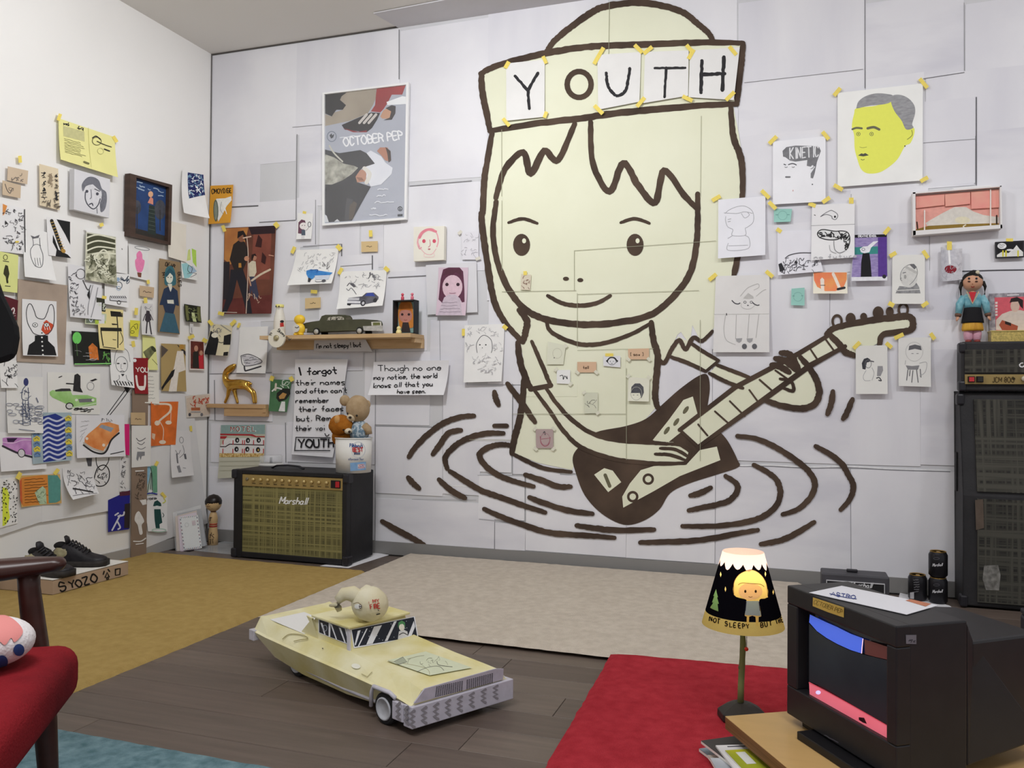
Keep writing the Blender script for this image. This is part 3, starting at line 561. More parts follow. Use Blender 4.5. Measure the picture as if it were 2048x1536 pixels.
sheet('ink_print','cream print of a mug and jug in thick black brush','print',LEFT,Q('190 616 241 620 239 701 190 697'),'#efdf9f',5,curl=.015,art=a)
sheet('photo_strip','small green and grey printed strip overlapping the cream mug print','print',LEFT,Q('166 623 207 628 206 651 164 648'),'#cfd6b4',6,art=lambda A:(A.fill([(166,625),(184,628),(184,646),(166,646)],'#6f7a68'),A.fill([(184,640),(205,642),(205,650),(184,648)],'#b8d24d'),A.fill([(190,628),(203,630),(203,648),(192,648)],'#e8e8ea'),A.line([(170,632),(176,644),(182,630)],1.6,'#dfe6ee')))
sheet('photo_strip','small black and green photo directly above the grey printed strip','photo',LEFT,Q('187 595 206 598 205 624 187 621'),'#3b3c2f',6,art=lambda A:A.scrib([(189,599),(204,601),(204,620),(189,618)],10,'#d6dccb',1.5,6,(3,7),1.5),tapes=((202,595,8,9,6),))
def a(A):
    for k in range(9): A.scrib([(134,545+k*9),(150,548+k*9),(150,553+k*9),(134,550+k*9)],4,'#55545a',1.1,k,(4,8),2)
    A.ell(156,548,9,10,'#55545a',ring=1); A.line([(160,560),(170,580),(176,570)],1.4,INK); A.fill([(170,585),(174,578),(173,600),(168,590)],INK); A.line([(180,570),(170,610),(168,630)],1,PEN); A.line([(190,575),(182,610),(174,635)],1,PEN); A.scrib([(140,610),(165,612),(163,632),(140,630)],10,PEN,.9,5,(4,9),2)
sheet('comic_page','long white ink comic page with handwriting and legs','drawing',LEFT,Q('131 528 200 540 196 640 133 634'),'#e9e8ea',2,curl=.01,art=a)
sheet('blank_sheet','white sheet with a tiny dot face, behind the olive ink print','paper',LEFT,Q('165 456 251 464 250 548 200 541'),PAP,2,art=lambda A:A.line([(239,497),(240,500)],1.2,INK),tapes=((198,450,-20,8,7),))
def a(A):
    A.fill([(168,467),(225,476),(225,571),(163,560)],mat('#6f7059',.8,col2='#d9d8be',scale=26,contrast=(.4,.6))); A.fill([(168,467),(224,476),(224,500),(168,508)],'#4b4c38')
    for k in range(4): A.line([(167,476+k*13),(190,470+k*12),(224,478+k*10)],3,'#e6e5cf')
    A.line([(180,520),(200,500),(212,515),(198,535),(185,525)],3,'#e6e5cf'); A.line([(170,545),(190,540),(215,550)],3,'#cfceb5'); A.scrib([(170,510),(222,520),(222,560),(170,552)],26,'#44452f',1.2,4,(5,12),3); A.scrib([(168,512),(222,520),(222,566),(166,556)],18,'#e6e5cf',1.8,9,(5,12),3)
sheet('ink_print','olive and cream ink print of a reclining figure','print',LEFT,Q('166 464 226 474 225 572 162 560'),'#d8d7c6',6,curl=.012,art=a)
def a(A):
    A.ell(231,559,4,4,'#9db8d4'); A.line([(236,556),(244,562),(252,552)],2,'#3d4552'); A.ell(233,571,6,7,'#555b66',ring=1.4); A.ell(232,577,4,4,'#a9bed4',ring=1.2); A.scrib([(236,552),(253,554),(252,566),(236,564)],9,'#44505f',1.1,6,(4,8),2)
    A.fill([(214,592),(247,594),(247,604),(213,601)],'#dcdcde'); 
    for k in range(8): A.line([(215+k*4,592),(218+k*4,597)],1.4,INK)
    A.line([(213,601),(247,604)],1,INK); A.ell(231,605,3.4,3.6,INK,ring=1.2); A.line([(214,592),(213,601)],1,INK)
sheet('vehicle_drawing','white sheet with a loose scooter and a tiny striped bus','drawing',LEFT,Q('205 545 255 549 250 616 203 608'),PAP,3,curl=.008,art=a)
# tan board with the long-eared figure
sheet('cardboard_mount','bare tan board behind the long-eared figure drawing','board',LEFT,Q('31 558 130 571 125 728 29 723'),'#b3a191',0,th=.004,na=.12)
def a(A):
    A.line([(55,660),(48,645),(46,625),(50,610),(56,609),(62,622),(66,634),(74,638),(82,637),(88,625),(93,611),(99,611),(102,625),(101,645),(96,660),(86,669),(72,671),(60,667),(55,660)],1.6,'#4b4a4d'); A.fill([(62,671),(88,671),(88,682),(100,694),(103,711),(44,710),(49,690),(61,682)],'#1c1c1e')
    A.fill([(75,660),(80,645),(86,640),(92,645),(98,648),(101,652),(96,662),(88,670),(82,668)],'#d2502f'); 
    for k in range(3): A.line([(80+k*5,646),(83+k*5,660)],1.2,PAP)
    for x in(63,86): A.ell(x,650,5,4,'#f4f4f2'); A.ell(x,650,5,4,INK,ring=1.1); A.ell(x,650,1.4,1.4,INK)
    A.ell(76,666,1.6,1.2,INK)
    for k in range(5): A.ell(75.5,675+k*8.6,1.8,1.6,'#f4f4f2')
sheet('ink_drawing','white sheet with a long-eared figure in a black buttoned coat and a red cheek','drawing',LEFT,Q('38 598 107 603 106 713 36 711'),'#efeeee',6,curl=.012,art=a)
def a(A):
    g='#55545a'; A.line([(60,476),(61,490),(55,500),(55,515),(60,530),(65,534),(72,535),(77,528),(79,510),(75,495),(74,476)],1.2,g); A.fill([(56,471),(64,474),(74,470),(72,476),(60,478)],'#6b6a6e'); A.line([(61,491),(68,489),(76,492)],1,g)
    for x in(62,67,72): A.line([(x,516),(x+1,532)],.9,g)
sheet('hand_drawing','white sheet with a pencil drawing of a hand reaching down','drawing',LEFT,Q('44 458 92 465 100 562 38 554'),PAP,2,curl=.025,art=a)
def a(A):
    A.fill([(108,439),(135,444),(134,490),(125,470)],'#1b1b1d'); A.fill([(100,470),(104,480),(110,500),(128,510),(134,517),(103,513),(106,500),(99,485)],'#1b1b1d'); A.line([(98,442),(106,465),(112,485),(118,503)],7,'#2a2621',smooth=False)
    for k in range(10): A.line([(96+k*2.1,446+k*5.6),(103+k*2.1,444+k*5.6)],1.2,'#c9a65c',smooth=False)
    A.ell(119,502,5,4,'#b98f42',40)
sheet('guitar_photo','black and white photo cutting of a guitar neck','photo',LEFT,Q('88 434 135 443 134 517 90 511'),'#eceaea',3,curl=.01,art=a)
def a(A):
    A.fill([(0,408),(9,412),(4,428),(0,432)],'#e2964f'); A.scrib([(2,415),(42,422),(42,500),(2,498)],46,'#4c4b50',1,7,(3,9),3); A.line([(43,419),(44,505)],1.8,INK,smooth=False); A.fill([(4,441),(9,447),(4,450)],INK); A.ell(28,484,4,2,'#e8cf64')
sheet('comic_page','white comic page with scattered ink marks and an orange corner at the left edge','drawing',LEFT,Q('-6 406 44 418 45 509 -6 503'),'#efeeee',3,art=a)
def a(A):
    A.fill([(2,540),(5,530),(10,532),(13,548),(10,560),(1,548)],'#3a3b22'); A.line([(7,550),(9,565)],4,'#3a3b22'); A.ell(5,515,4,5,'#4a4a2a',ring=1.2); A.line([(0,522),(12,524)],1.4,INK); A.line([(4,572),(15,573)],1.4,INK)
sheet('ink_print','pale lime sheet with a small black coated figure at the left edge','print',LEFT,Q('-6 503 31 511 29 586 -6 582'),'#e6ea98',4,art=a)
sheet('maroon_card','dark maroon card half hidden at the left edge','card',LEFT,Q('2 592 30 601 27 641 2 640'),'#5d2029',4,th=.003,art=lambda A:(A.line([(15,622),(20,616),(22,622),(17,632)],2.4,'#e6dad8'),A.lines([(17,624),(27,626),(26,634),(17,634)],2,'#c8b5b5',.8)))
def a(A): A.scrib([(0,724),(26,724),(26,770),(0,770)],18,'#4d4c51',1.1,3,(6,14),3); A.fill([(6,750),(16,752),(12,757)],INK)
sheet('ink_drawing','small white sheet of loose ink lines at the left edge below the black coat','drawing',LEFT,Q('-6 720 28 721 28 776 -6 776'),PAP,3,curl=.01,art=a)
def a(A):
    n='#4d5876'; A.ell(47,764,5,8,'#3a3f73'); A.line([(46,772),(40,780),(38,795),(42,800),(51,798),(51,775)],1.6,n); A.line([(40,800),(38,850)],1.4,n); A.line([(51,800),(53,850)],1.4,n); A.line([(45,800),(45,840)],1.2,n); A.scrib([(38,775),(52,775),(54,848),(36,848)],26,n,1,6,(4,10),2)
    rg2=random.Random(2)
    for k in range(26):
        x,y=10+rg2.random()*66,808+rg2.random()*40; A.ell(x,y,5+rg2.random()*4,2+rg2.random()*2,'#6b7288',ring=.9,n=9)
    A.line([(66,795),(70,805)],1.6,n); A.line([(28,858),(60,862)],1.2,n)
sheet('ink_drawing','blue ink drawing of a person standing on a stony street','drawing',LEFT,Q('8 753 82 754 78 866 7 866'),'#ecebe8',2,curl=.012,art=a)
def carart(A,P,body,dark,w=1.2):
    pass
def a(A):
    g='#8fc46a'; A.fill([(94,784),(100,780),(120,783),(136,781),(140,790),(170,790),(188,796),(188,810),(140,816),(128,808),(100,795),(95,790)],mat(g,.7,col2='#b5dd95',scale=18)); A.fill([(105,780),(118,777),(135,777),(138,782),(106,783)],'#3b3a3c'); A.fill([(152,798),(180,797),(180,804),(154,805)],'#77767a'); A.ell(134,812,7,6,'#d7d7d7'); A.ell(134,812,7,6,INK,ring=2); A.line([(138,815),(160,812),(188,806)],2.4,'#cfe6c0')
    for x in(148,181): A.ell(x,800,3,2.6,'#eaf2e0'); 
    A.fill([(144,750),(150,747),(156,752),(156,775),(161,785),(141,782)],INK,na=.3); A.line([(128,767),(144,768)],2.4,INK); A.fill([(175,761),(186,757),(190,759),(180,763)],INK); A.scrib([(145,817),(182,815),(182,823),(148,823)],12,INK,1.6,4,(8,16),1,-.1); A.ell(176,772,7,8,'#9a999c',ring=.8); A.line([(112,755),(119,752)],1.6,INK)
sheet('car_drawing','white sheet with a mint green vintage car and black scribbles','drawing',LEFT,Q('90 744 196 747 195 829 91 827'),'#ecebe6',2,art=a)
def a(A):
    A.fill([(0,876),(12,874),(58,876),(58,910),(30,906),(0,890)],mat('#b06cb8',.7,col2='#d9a3d9',scale=20)); A.fill([(8,876),(30,876),(22,884),(10,884)],'#3c2146'); A.line([(0,892),(30,906),(58,914)],4,'#3a3440'); A.ell(37,906,7,8,'#d9d6da'); A.ell(37,906,7,8,INK,ring=1.4); A.line([(0,884),(20,886),(40,880),(58,880)],1.2,'#f0d9f0')
sheet('car_drawing','white sheet with a purple finned car, left of the blue wave painting','drawing',LEFT,Q('-6 864 86 868 86 937 -6 943'),'#efeef0',2,curl=.01,art=a)
def a(A):
    A.fill([(80,833),(105,827),(125,837),(124,918),(78,924)],'#2b3b8c'); 
    for k in range(9):
        y=838+k*9.6; A.line([(80,y+4),(90,y-2),(100,y+2),(110,y+4),(124,y-3)],3.6,'#c9cfe6')
    for x,n in((67,8),(131,7)):
        for k in range(n):
            y=836+k*(82/n); A.fill([(x-8,y),(x,y-6),(x+6,y-2),(x+6,y+5),(x-6,y+6)],'#e3cf4b' if k%2==0 else '#6f8fb5'); A.line([(x-5,y+1),(x,y-2),(x+4,y+2)],1.1,'#3b3f58')
sheet('wave_painting','blue and white wavy striped gouache with a yellow floral border','painting',LEFT,Q('58 825 138 825 135 920 57 928'),'#a9bcc4',4,curl=.01,na=.12,art=a)
def a(A):
    A.fill([(163,876),(170,868),(190,852),(196,846),(212,844),(232,850),(233,862),(222,872),(206,892),(198,903),(176,898),(162,888)],mat('#d97b3a',.7,col2='#f0a768',scale=18)); A.fill([(192,854),(198,849),(222,856),(216,864)],'#9aa2ae'); A.line([(161,886),(178,897),(200,903),(206,894)],4,'#bfb6ac'); A.line([(160,890),(178,903),(196,907),(206,900),(216,880),(232,866)],3.4,INK); A.scrib([(196,838),(222,838),(222,843),(196,843)],8,'#77757a',.9,4,(3,6),1)
    for x,y in((167,877),(200,890)): A.ell(x,y,3,3,'#f2e2d0')
    A.lines([(155,838),(190,838),(160,866),(152,890)],5,'#b5b4b8',.8,3,.6); A.line([(212,908),(240,902)],1.6,INK)
sheet('car_drawing','white sheet with a bright orange fifties car','drawing',LEFT,Q('147 830 244 830 243 912 145 916'),'#e9e8ec',4,curl=.012,art=a)
# large white cardboards on the lower left wall
sheet('cardboard_mount','large white cardboard low on the left wall behind the orange car drawing','board',LEFT,Q('80 700 262 735 236 1018 80 1044'),'#e5e4e4',-3,th=.003,art=lambda A:(A.line([(262,770),(240,800),(216,830)],1.6,INK),A.line([(254,770),(232,800),(210,830)],1.6,INK),A.fill([(244,775),(258,772),(250,786)],INK),A.line([(188,912),(190,930),(200,940),(212,925),(214,915)],1.6,INK),A.line([(186,950),(184,965),(192,972),(205,970),(214,958),(214,940),(205,930),(192,935),(186,950)],2,INK),A.scrib([(188,940),(210,940),(208,965),(190,965)],12,INK,1.2,3,(5,10),2),A.fill([(168,916),(180,916),(179,932),(172,932)],'#55545a')))
sheet('cardboard_mount','white cardboard at the lower left corner of the wall behind the orange note','board',LEFT,Q('-8 700 80 700 80 1043 -8 1072'),'#e2e1e1',-4,th=.003)
def a(A):
    A.fill([(37,955),(80,950),(108,950),(114,960),(114,1000),(108,1005),(40,1012),(33,1000),(32,962)],mat('#e09244',.7,col2='#d98a3a',scale=8)); A.fill([(90,950),(108,950),(114,960),(114,1000),(106,1005),(92,1006)],'#5d9a92'); A.fill([(32,962),(36,956),(38,1010),(33,1000)],'#d4633a'); A.lines([(40,957),(90,953),(92,1004),(41,1008)],9,'#7a4a1e',1.3,3,.9); A.fill([(64,985),(80,972),(86,978),(88,1008),(74,1008)],'#b9cfae',na=.2); A.scrib([(66,980),(84,976),(86,1004),(70,1004)],8,'#5d7a58',.9,3,(4,8),2)
sheet('painted_note','orange and teal watercolour note with rows of handwriting','note',LEFT,Q('30 951 113 948 116 1006 36 1014'),'#d8b06c',2,side=.008,art=a,tapes=((30,951,-60,15,9),(106,943,-55,13,7)))
def a(A):
    A.fill([(0,975),(8,975),(14,990),(12,1015),(15,1035),(6,1050),(0,1052)],'#e3f04a'); rg2=random.Random(4)
    for k in range(75): A.ell(rg2.uniform(-3,28),rg2.uniform(960,1046),1.3,1.3,INK,n=6)
sheet('dotted_drawing','white sheet of black dots with a lime yellow patch at the left edge','drawing',LEFT,Q('-6 957 28 954 30 1046 -6 1056'),PAP,2,art=a)
def a(A): A.scrib([(126,942),(178,942),(178,980),(126,985)],30,'#66656a',1,4,(5,14),3); A.line([(134,976),(150,979),(170,983)],2.6,INK); A.line([(126,990),(150,987),(178,985)],.8,PEN)
sheet('ink_drawing','curling spiral-bound page with faint landscape sketching low on the left wall','drawing',LEFT,Q('120 936 182 938 182 986 122 998'),'#e6e5e6',2,curl=.06,art=a)
sheet('writing_strip','narrow white strip of grey vertical writing','paper',LEFT,Q('235 910 247 908 247 981 234 983'),'#e3e2e2',1,art=lambda A:A.scrib([(238,915),(245,914),(245,975),(238,976)],22,'#77767a',1.2,3,(4,7),1.5))
sheet('magenta_paper','bright magenta paper peeking out behind the brown strip','paper',LEFT,Q('245 848 255 848 255 911 241 907'),'#dd2578',0)
def a(A):
    A.fill([(245,1008),(256,1006),(255,1056),(244,1056)],'#33292c'); A.fill([(235,984),(256,981),(256,990),(235,992)],'#5b2a3c')
    for P in([(236,1030),(228,1045),(220,1060)],[(230,1042),(236,1054),(232,1058)],[(232,1032),(242,1030),(244,1024)],[(226,1030),(232,1026)]): A.line(P,3.2,'#d9d9e6')
sheet('paper_cutting','navy blue paper with a pale running figure beside the brown strip','print',LEFT,Q('212 1000 256 980 254 1058 212 1064'),'#26268a',1,art=a)
# brown strip leaning on the wall
def a(A):
    w='#e9e6e2'; A.scrib([(264,944),(282,944),(280,998),(266,998)],26,'#5c4f44',1.2,3,(4,10),2); A.line([(264,942),(280,941)],2.4,w); A.fill([(272,1000),(285,998),(286,1008),(278,1010)],w)
    A.fill([(264,1028),(270,1022),(276,1030),(281,1042),(276,1050),(278,1066),(272,1068),(268,1050),(262,1040)],w,True); A.line([(260,1082),(274,1082),(284,1076)],2.4,w); A.line([(264,1088),(280,1086)],2,w)
sheet('cardboard_strip','tall narrow brown cardboard strip with white painted shapes leaning in front of the left wall','board',LEFT,Q('259 780 290 782 286 1112 256 1120'),'#8e7a69',4,th=.006,na=.06,art=a)
sheet('word_card','tan word card on the brown cardboard strip','card',LEFT,Q('254 825 283 825 283 850 254 849'),'#c9ae86',12,art=lambda A:A.lines([(262,834),(275,834),(275,842),(262,842)],1,'#55463a',1,2,.9,1.4),group='tan word cards')
def a(A):
    A.line([(265,876),(272,882),(284,876)],1.4,'#55545a'); A.line([(267,885),(275,889),(282,884)],1.2,'#55545a'); A.line([(267,895),(275,898),(284,894)],1.2,'#77767a'); A.fill([(267,903),(282,903),(282,911),(276,912),(274,920),(271,912),(268,922),(265,918)],'#8a8a8e')
sheet('pencil_drawing','white card with a faint scowling shorts figure on the brown strip','drawing',LEFT,Q('256 851 295 851 294 932 256 935'),'#e9e7e3',11,art=a)
def a(A):
    A.line([(303,808),(328,808),(336,812),(334,824),(318,838),(309,846)],4,'#efdcc6'); A.line([(337,812),(336,844)],1,'#efdcc6'); A.ell(332,845,6,4,'#efdcc6'); A.ell(309,846,6,5,'#efdcc6'); A.line([(314,842),(322,858),(321,880)],1.4,'#efdcc6'); A.ell(320,884,7,4,'#efdcc6'); A.fill([(297,866),(305,868),(303,880),(297,876)],'#e6c9ae')
sheet('orange_pouch','bright orange crinkled bag print of a hanging lamp figure','print',LEFT,Q('295 804 350 803 345 889 295 892'),mat('#e0712d',.5,noise_amt=.15,scale=18,bump=.3,bscale=30),3,side=.008,art=a)
sheet('cardboard_mount','big white cardboard in the room corner below the orange bag','board',LEFT,Q('287 775 380 790 412 1046 286 1096'),'#e3e2e2',-2,th=.003)
def a(A):
    g='#77767a'; A.ell(358,880,4,6,g,ring=.9); A.line([(345,900),(350,908),(355,900)],1,g); A.line([(347,908),(347,925)],3,g); A.fill([(344,932),(350,930),(352,944),(346,945)],'#8a8a8e'); A.line([(360,890),(362,905),(352,915)],1,g); A.fill([(361,908),(365,907),(366,918),(362,918)],'#66656a'); A.line([(356,935),(362,936)],1,g)
sheet('pencil_drawing','thin white sheet with two faint pencil figures curling off the wall','drawing',LEFT,Q('339 861 377 861 376 950 331 955'),'#e6e4e4',3,curl=.03,art=a,tapes=((377,857,85,11,5),))
def a(A):
    A.fill([(368,797),(380,792),(414,790),(415,800),(400,806),(415,812),(415,828),(400,832),(396,826),(376,828),(372,832),(368,812)],'#d8c7b5'); A.fill([(377,815),(395,815),(395,821),(377,821)],'#b2643e'); A.line([(376,824),(396,824)],1.8,'#8f9299'); A.scrib([(376,794),(412,794),(412,812),(376,812)],18,'#c0553d',1.8,3,(4,9),2); A.ell(374,829,2.6,3.4,'#44434a'); A.ell(398,829,2.6,3.4,'#77767a')
sheet('collage_cutout','small red and cream cut-out of a truck at the room corner','collage',LEFT,Q('366 792 416 787 416 833 369 835'),'#dcd3c8',3,th=.003,art=a)
def a(A):
    A.fill([(285,934),(297,932),(293,960),(285,985)],'#8fc0da'); A.fill([(297,932),(309,931),(310,984),(302,986)],'#6fa888'); A.line([(296,934),(299,950),(300,985)],1.6,'#3e4c46'); A.line([(297,945),(290,985)],1.2,'#3e4c46'); A.line([(298,945),(296,985)],1.2,'#3e4c46'); A.line([(284,989),(297,986),(309,988)],2.6,'#3c3f9a'); A.ell(296,982,4,3,'#e6e8ea')
sheet('watercolour','small blue and green watercolour of a tent right of the brown strip','painting',LEFT,Q('284 932 310 930 310 988 284 991'),'#bcd0c4',3,art=a,tapes=((308,927,-60,10,6),))
def a(A):
    g='#1f4a46'; A.fill([(301,1012),(304,1003),(310,1000),(317,1006),(318,1012)],g); A.ell(309,1015,6,4,'#e6ebe8'); A.fill([(303,1018),(316,1018),(318,1045),(312,1048),(312,1056),(304,1056),(303,1040)],g); A.ell(310,1060,14,3,'#b9d0c2',ring=2); A.text('ATTENTION',288,1000,3.6,'#44434a',1,-5,.55); A.line([(322,996),(326,1002),(320,1006)],2,'#dfe06a'); A.line([(319,1025),(322,1030),(319,1034)],1,g)
sheet('soldier_drawing','white sheet with a dark green helmeted figure low by the room corner','drawing',LEFT,Q('286 996 331 992 327 1062 288 1062'),'#ecebea',3,curl=.012,art=a,tapes=((322,990,50,13,6),))
# ---------------- back wall papers
def a(A):
    A.text('OMOYDISE',428,389,9,'#3a2a14',1.6,-3,.5,1); A.fill([(437,399),(455,398),(467,394),(468,402),(458,414),(450,432),(443,445),(438,430)],'#efeee8'); A.ell(437,423,5,22,'#5c6458',-3); A.ell(437,423,3.4,19,'#8a9384',-3); A.line([(452,410),(456,424)],1,'#fbfaf4'); A.line([(448,405),(446,420),(452,430)],.9,'#9a9994'); A.line([(455,418),(459,430)],1.4,'#fbfaf4')
sheet('shoe_painting','small orange card with a painted white sneaker','painting',BACK,Q('425 373 470 371 466 447 423 450'),'#e0a035',3,th=.004,curl=.01,art=a)
def a(A):
    m=lambda c,c2,s=14:mat(c,.5,col2=c2,scale=s); A.fill([(452,457),(555,452),(548,628),(450,629)],m('#5c3428','#7d4a38',8)); A.fill([(453,458),(500,456),(492,490),(465,530),(452,520)],m('#c98a44','#a9683c',7)); A.fill([(500,455),(554,452),(553,468),(506,470)],'#2e1d22'); A.fill([(510,470),(546,468),(543,560),(505,560)],m('#7a4034','#8f5040')); A.fill([(451,525),(463,524),(463,610),(451,625)],'#2c262c'); A.fill([(452,600),(548,590),(548,628),(450,629)],m('#5a2622','#6f3530'))
    # singer with microphone stand
    A.fill([(470,490),(480,482),(492,484),(500,500),(499,520),(490,540),(472,540),(463,520)],'#2c2422'); A.fill([(465,540),(490,540),(500,570),(505,600),(510,628),(499,628),(490,595),(478,560),(470,600),(458,628),(450,626),(462,580)],'#26242c'); A.ell(486,476,7,9,'#8d5b44'); A.fill([(478,478),(479,464),(490,462),(496,472),(495,486),(489,470)],'#241a1a'); A.line([(497,474),(500,520),(498,628)],1.6,'#d8c2b0'); A.line([(490,477),(505,474)],2.6,'#d9b9a3'); A.ell(497,518,5,5,'#c98f70'); A.fill([(481,527),(486,527),(487,536),(481,536)],'#c58a3c')
    # bass player
    A.fill([(501,528),(508,522),(515,524),(517,545),(512,556),(502,554)],'#d9cdb4'); A.ell(512,516,5,6,'#b8836a'); A.fill([(506,518),(507,510),(514,508),(517,514),(512,512),(508,524)],'#2c1a18'); A.fill([(503,554),(514,554),(522,590),(520,600),(512,598),(508,580),(504,600)],'#3d3f55'); A.line([(508,562),(525,550),(544,540)],4,'#d8c6ad'); A.line([(502,556),(506,572)],2.6,'#c99a7c'); A.fill([(520,470),(528,480),(526,496),(514,494)],'#3d1d1c'); A.fill([(528,505),(536,515),(534,530),(526,525)],'#3d1d1c'); A.line([(541,511),(551,513)],1.6,'#d9a58c'); A.line([(452,625),(480,626)],1.4,'#cbbcb0',smooth=False); A.scrib([(500,590),(530,585),(530,605),(500,608)],8,'#c9ab94',1.3,4,(4,10),2)
sheet('concert_photo','warm brown concert photo of a singer and a bass player','photo',BACK,Q('452 457 555 452 548 628 450 629'),'#6b3f30',2,curl=.012,art=a,tapes=((451,458,70,13,7),(556,451,50,11,9),(448,628,15,12,7)))
def a(A):
    A.fill([(600,468),(600,446),(606,440),(613,442),(616,452),(612,460),(607,469)],'#6f4a5a'); A.ell(610,453,7.5,7,'#f2ebe9'); A.fill([(607,461),(614,461),(615,472),(607,472)],'#55616f'); A.line([(609,472),(609,479)],1.2,'#c9c5c9'); A.line([(612,472),(612,479)],1.2,'#c9c5c9'); A.ell(622,450,3,5,'#55555c',ring=1.2); A.line([(615,463),(619,459),(621,455)],1.2,'#b9a9ac')
    for x in(608,613): A.ell(x,452,.8,.9,INK)
sheet('ink_drawing','narrow white sheet with a small long-haired girl holding a hand mirror','drawing',BACK,Q('598 427 629 428 627 479 597 480'),PAP,2,curl=.01,art=a,tapes=((612,426,10,7,5),))
def a(A):
    A.scrib([(602,508),(675,505),(670,540),(600,545)],34,'#b5b4b6',.8,3,(4,10),2); A.fill([(619,543),(628,540),(645,543),(672,547),(667,552),(640,553),(634,560),(628,562),(620,550)],mat('#2f6fc0',.6,col2='#4f9ad6',scale=25)); A.fill([(637,553),(667,552),(666,561),(640,562)],'#cfd6e2'); A.line([(626,542),(641,541),(640,546)],1.4,'#27568f'); A.fill([(625,557),(632,560),(630,567),(626,566)],'#3c3c40'); A.ell(657,564,4,3,'#55555a'); A.line([(640,564),(645,566),(662,564)],1,'#66656a'); A.scrib([(648,520),(662,520),(662,538),(650,540)],8,'#77767a',.9,6,(4,9),1.5)
sheet('car_drawing','curling white sheet with a blue tail-finned car','drawing',BACK,Q('596 501 680 498 673 569 586 573'),'#f3f2ef',3,curl=.045,art=a,tapes=((590,501,-65,14,7),(681,496,45,12,9)))
def a(A):
    A.fill([(702,602),(704,597),(730,594),(737,587),(752,586),(763,595),(763,600),(757,606),(740,610),(704,610)],mat('#4a4950',.5,col2='#77767f',scale=20)); A.fill([(735,593),(740,587),(751,587),(756,594)],'#3f4fa0'); A.fill([(703,597),(725,597),(725,602),(703,602)],'#c9c8cc'); A.fill([(702,603),(728,604),(728,608),(702,608)],'#e1e0e4'); A.ell(734,608,5,6,'#38373c'); A.ell(734,608,2.6,3.2,'#c9c8cc'); A.ell(757,602,4,4.6,'#38373c'); A.fill([(702,608),(711,609),(709,613),(703,612)],'#2b2a2e')
    A.line([(698,573),(703,567),(710,570),(715,575)],1.6,'#55545a'); A.fill([(703,569),(710,567),(716,573),(712,576)],'#66656a'); A.line([(697,578),(702,582),(706,577),(712,582),(718,590)],1.1,'#66656a'); A.scrib([(690,552),(765,548),(765,575),(725,580)],30,'#a9a8ac',.8,7,(5,12),2); A.scrib([(742,548),(756,548),(756,560),(742,560)],9,'#66656a',1,4,(4,8),2)
sheet('car_drawing','white sheet with a grey muscle car with blue windows, over the long shelf','drawing',BACK,Q('683 544 776 541 773 613 683 620'),'#f3f2ef',3,curl=.04,art=a,tapes=((684,543,-60,14,7),(776,539,40,11,8)))
for q,l,w,tp in (('725 484 758 483 758 504 725 505','tan word card under the film poster','word',((744,468,88,13,7),)),('613 597 644 595 644 616 613 618','tan word card on the wall above the yellow clock','think',((631,584,5,13,7),))):
    sheet('word_card',l,'card',BACK,Q(q),'#dcc190',2,art=lambda A,w=w,q=Q(q):A.lines([quadpt(q,.3,.35),quadpt(q,.72,.35),quadpt(q,.72,.65),quadpt(q,.3,.65)],1,'#5b4a36',1,len(w),.9,1.2),tapes=tp,group='tan word cards')
def a(A):
    p='#e58a98'; A.line([(846,497),(842,484),(847,470),(858,462),(872,461),(880,470),(883,484),(880,497)],2.2,'#eda9b3'); A.line([(846,478),(852,468),(864,462),(878,466)],5,p); A.line([(843,480),(842,490),(846,500),(849,498)],3,'#edb0b8'); A.line([(848,500),(858,510),(870,511),(879,500)],1.4,'#eebcc0')
    for x in(854.5,875): A.ell(x,485,3.4,3.8,'#d9596f')
    A.line([(866,482),(867,493),(863,497)],1.2,'#d98a94'); A.ell(865,501,2.6,1.6,'#c47a82'); A.line([(856,508),(856,516),(874,516),(874,508)],1,'#efc9c9')
sheet('portrait_canvas','small cream canvas with a pale pink painted face','painting',BACK,Q('834 457 895 455 894 522 834 525'),'#f0ecdf',1,th=.03,art=a)
def a(A):
    for x,y in((934,478),(949,477),(931,504),(950,506)): A.scrib([(x-6,y-8),(x+6,y-8),(x+6,y+8),(x-6,y+8)],7,'#b3b1b8',.7,int(x),(3,7),1.5)
sheet('pencil_drawing','small lilac white sheet of four faint pencil heads left of the mural','drawing',BACK,Q('925 466 959 463 959 520 926 520'),'#e6e4ea',1,art=a,tapes=((922,466,-40,9,6),(958,518,-20,10,6)),tcol='#ddd9cc')
sheet('cardboard_mount','white cardboard behind the purple-haired portrait print','board',BACK,Q('854 531 955 525 957 625 857 630'),'#dfdee2',0,th=.004)
def a(A):
    A.fill([(881,600),(884,560),(889,540),(900,536),(922,536),(929,544),(932,580),(933,605),(928,606),(922,596),(896,596),(890,608)],'#5f3348'); A.ell(908,575,20,24,'#ddbfcb'); A.fill([(889,552),(895,540),(925,540),(927,556),(922,550),(914,545),(908,550),(900,550)],'#57303f'); A.fill([(892,596),(902,590),(914,590),(924,598),(930,632),(880,632)],'#cbbcc8')
    for x in(897,919): A.ell(x,570,3.4,3.4,'#3c2530')
    A.line([(902,587),(908,588),(915,587)],1.2,'#8a5468'); A.lines([(886,604),(930,602),(932,628),(882,628)],4,'#8d7f8c',.9,4,.8)
sheet('portrait_print','mauve print of a girl with long straight purple hair','print',BACK,Q('880 536 939 536 936 632 877 632'),'#d9c3d0',6,curl=.018,art=a)
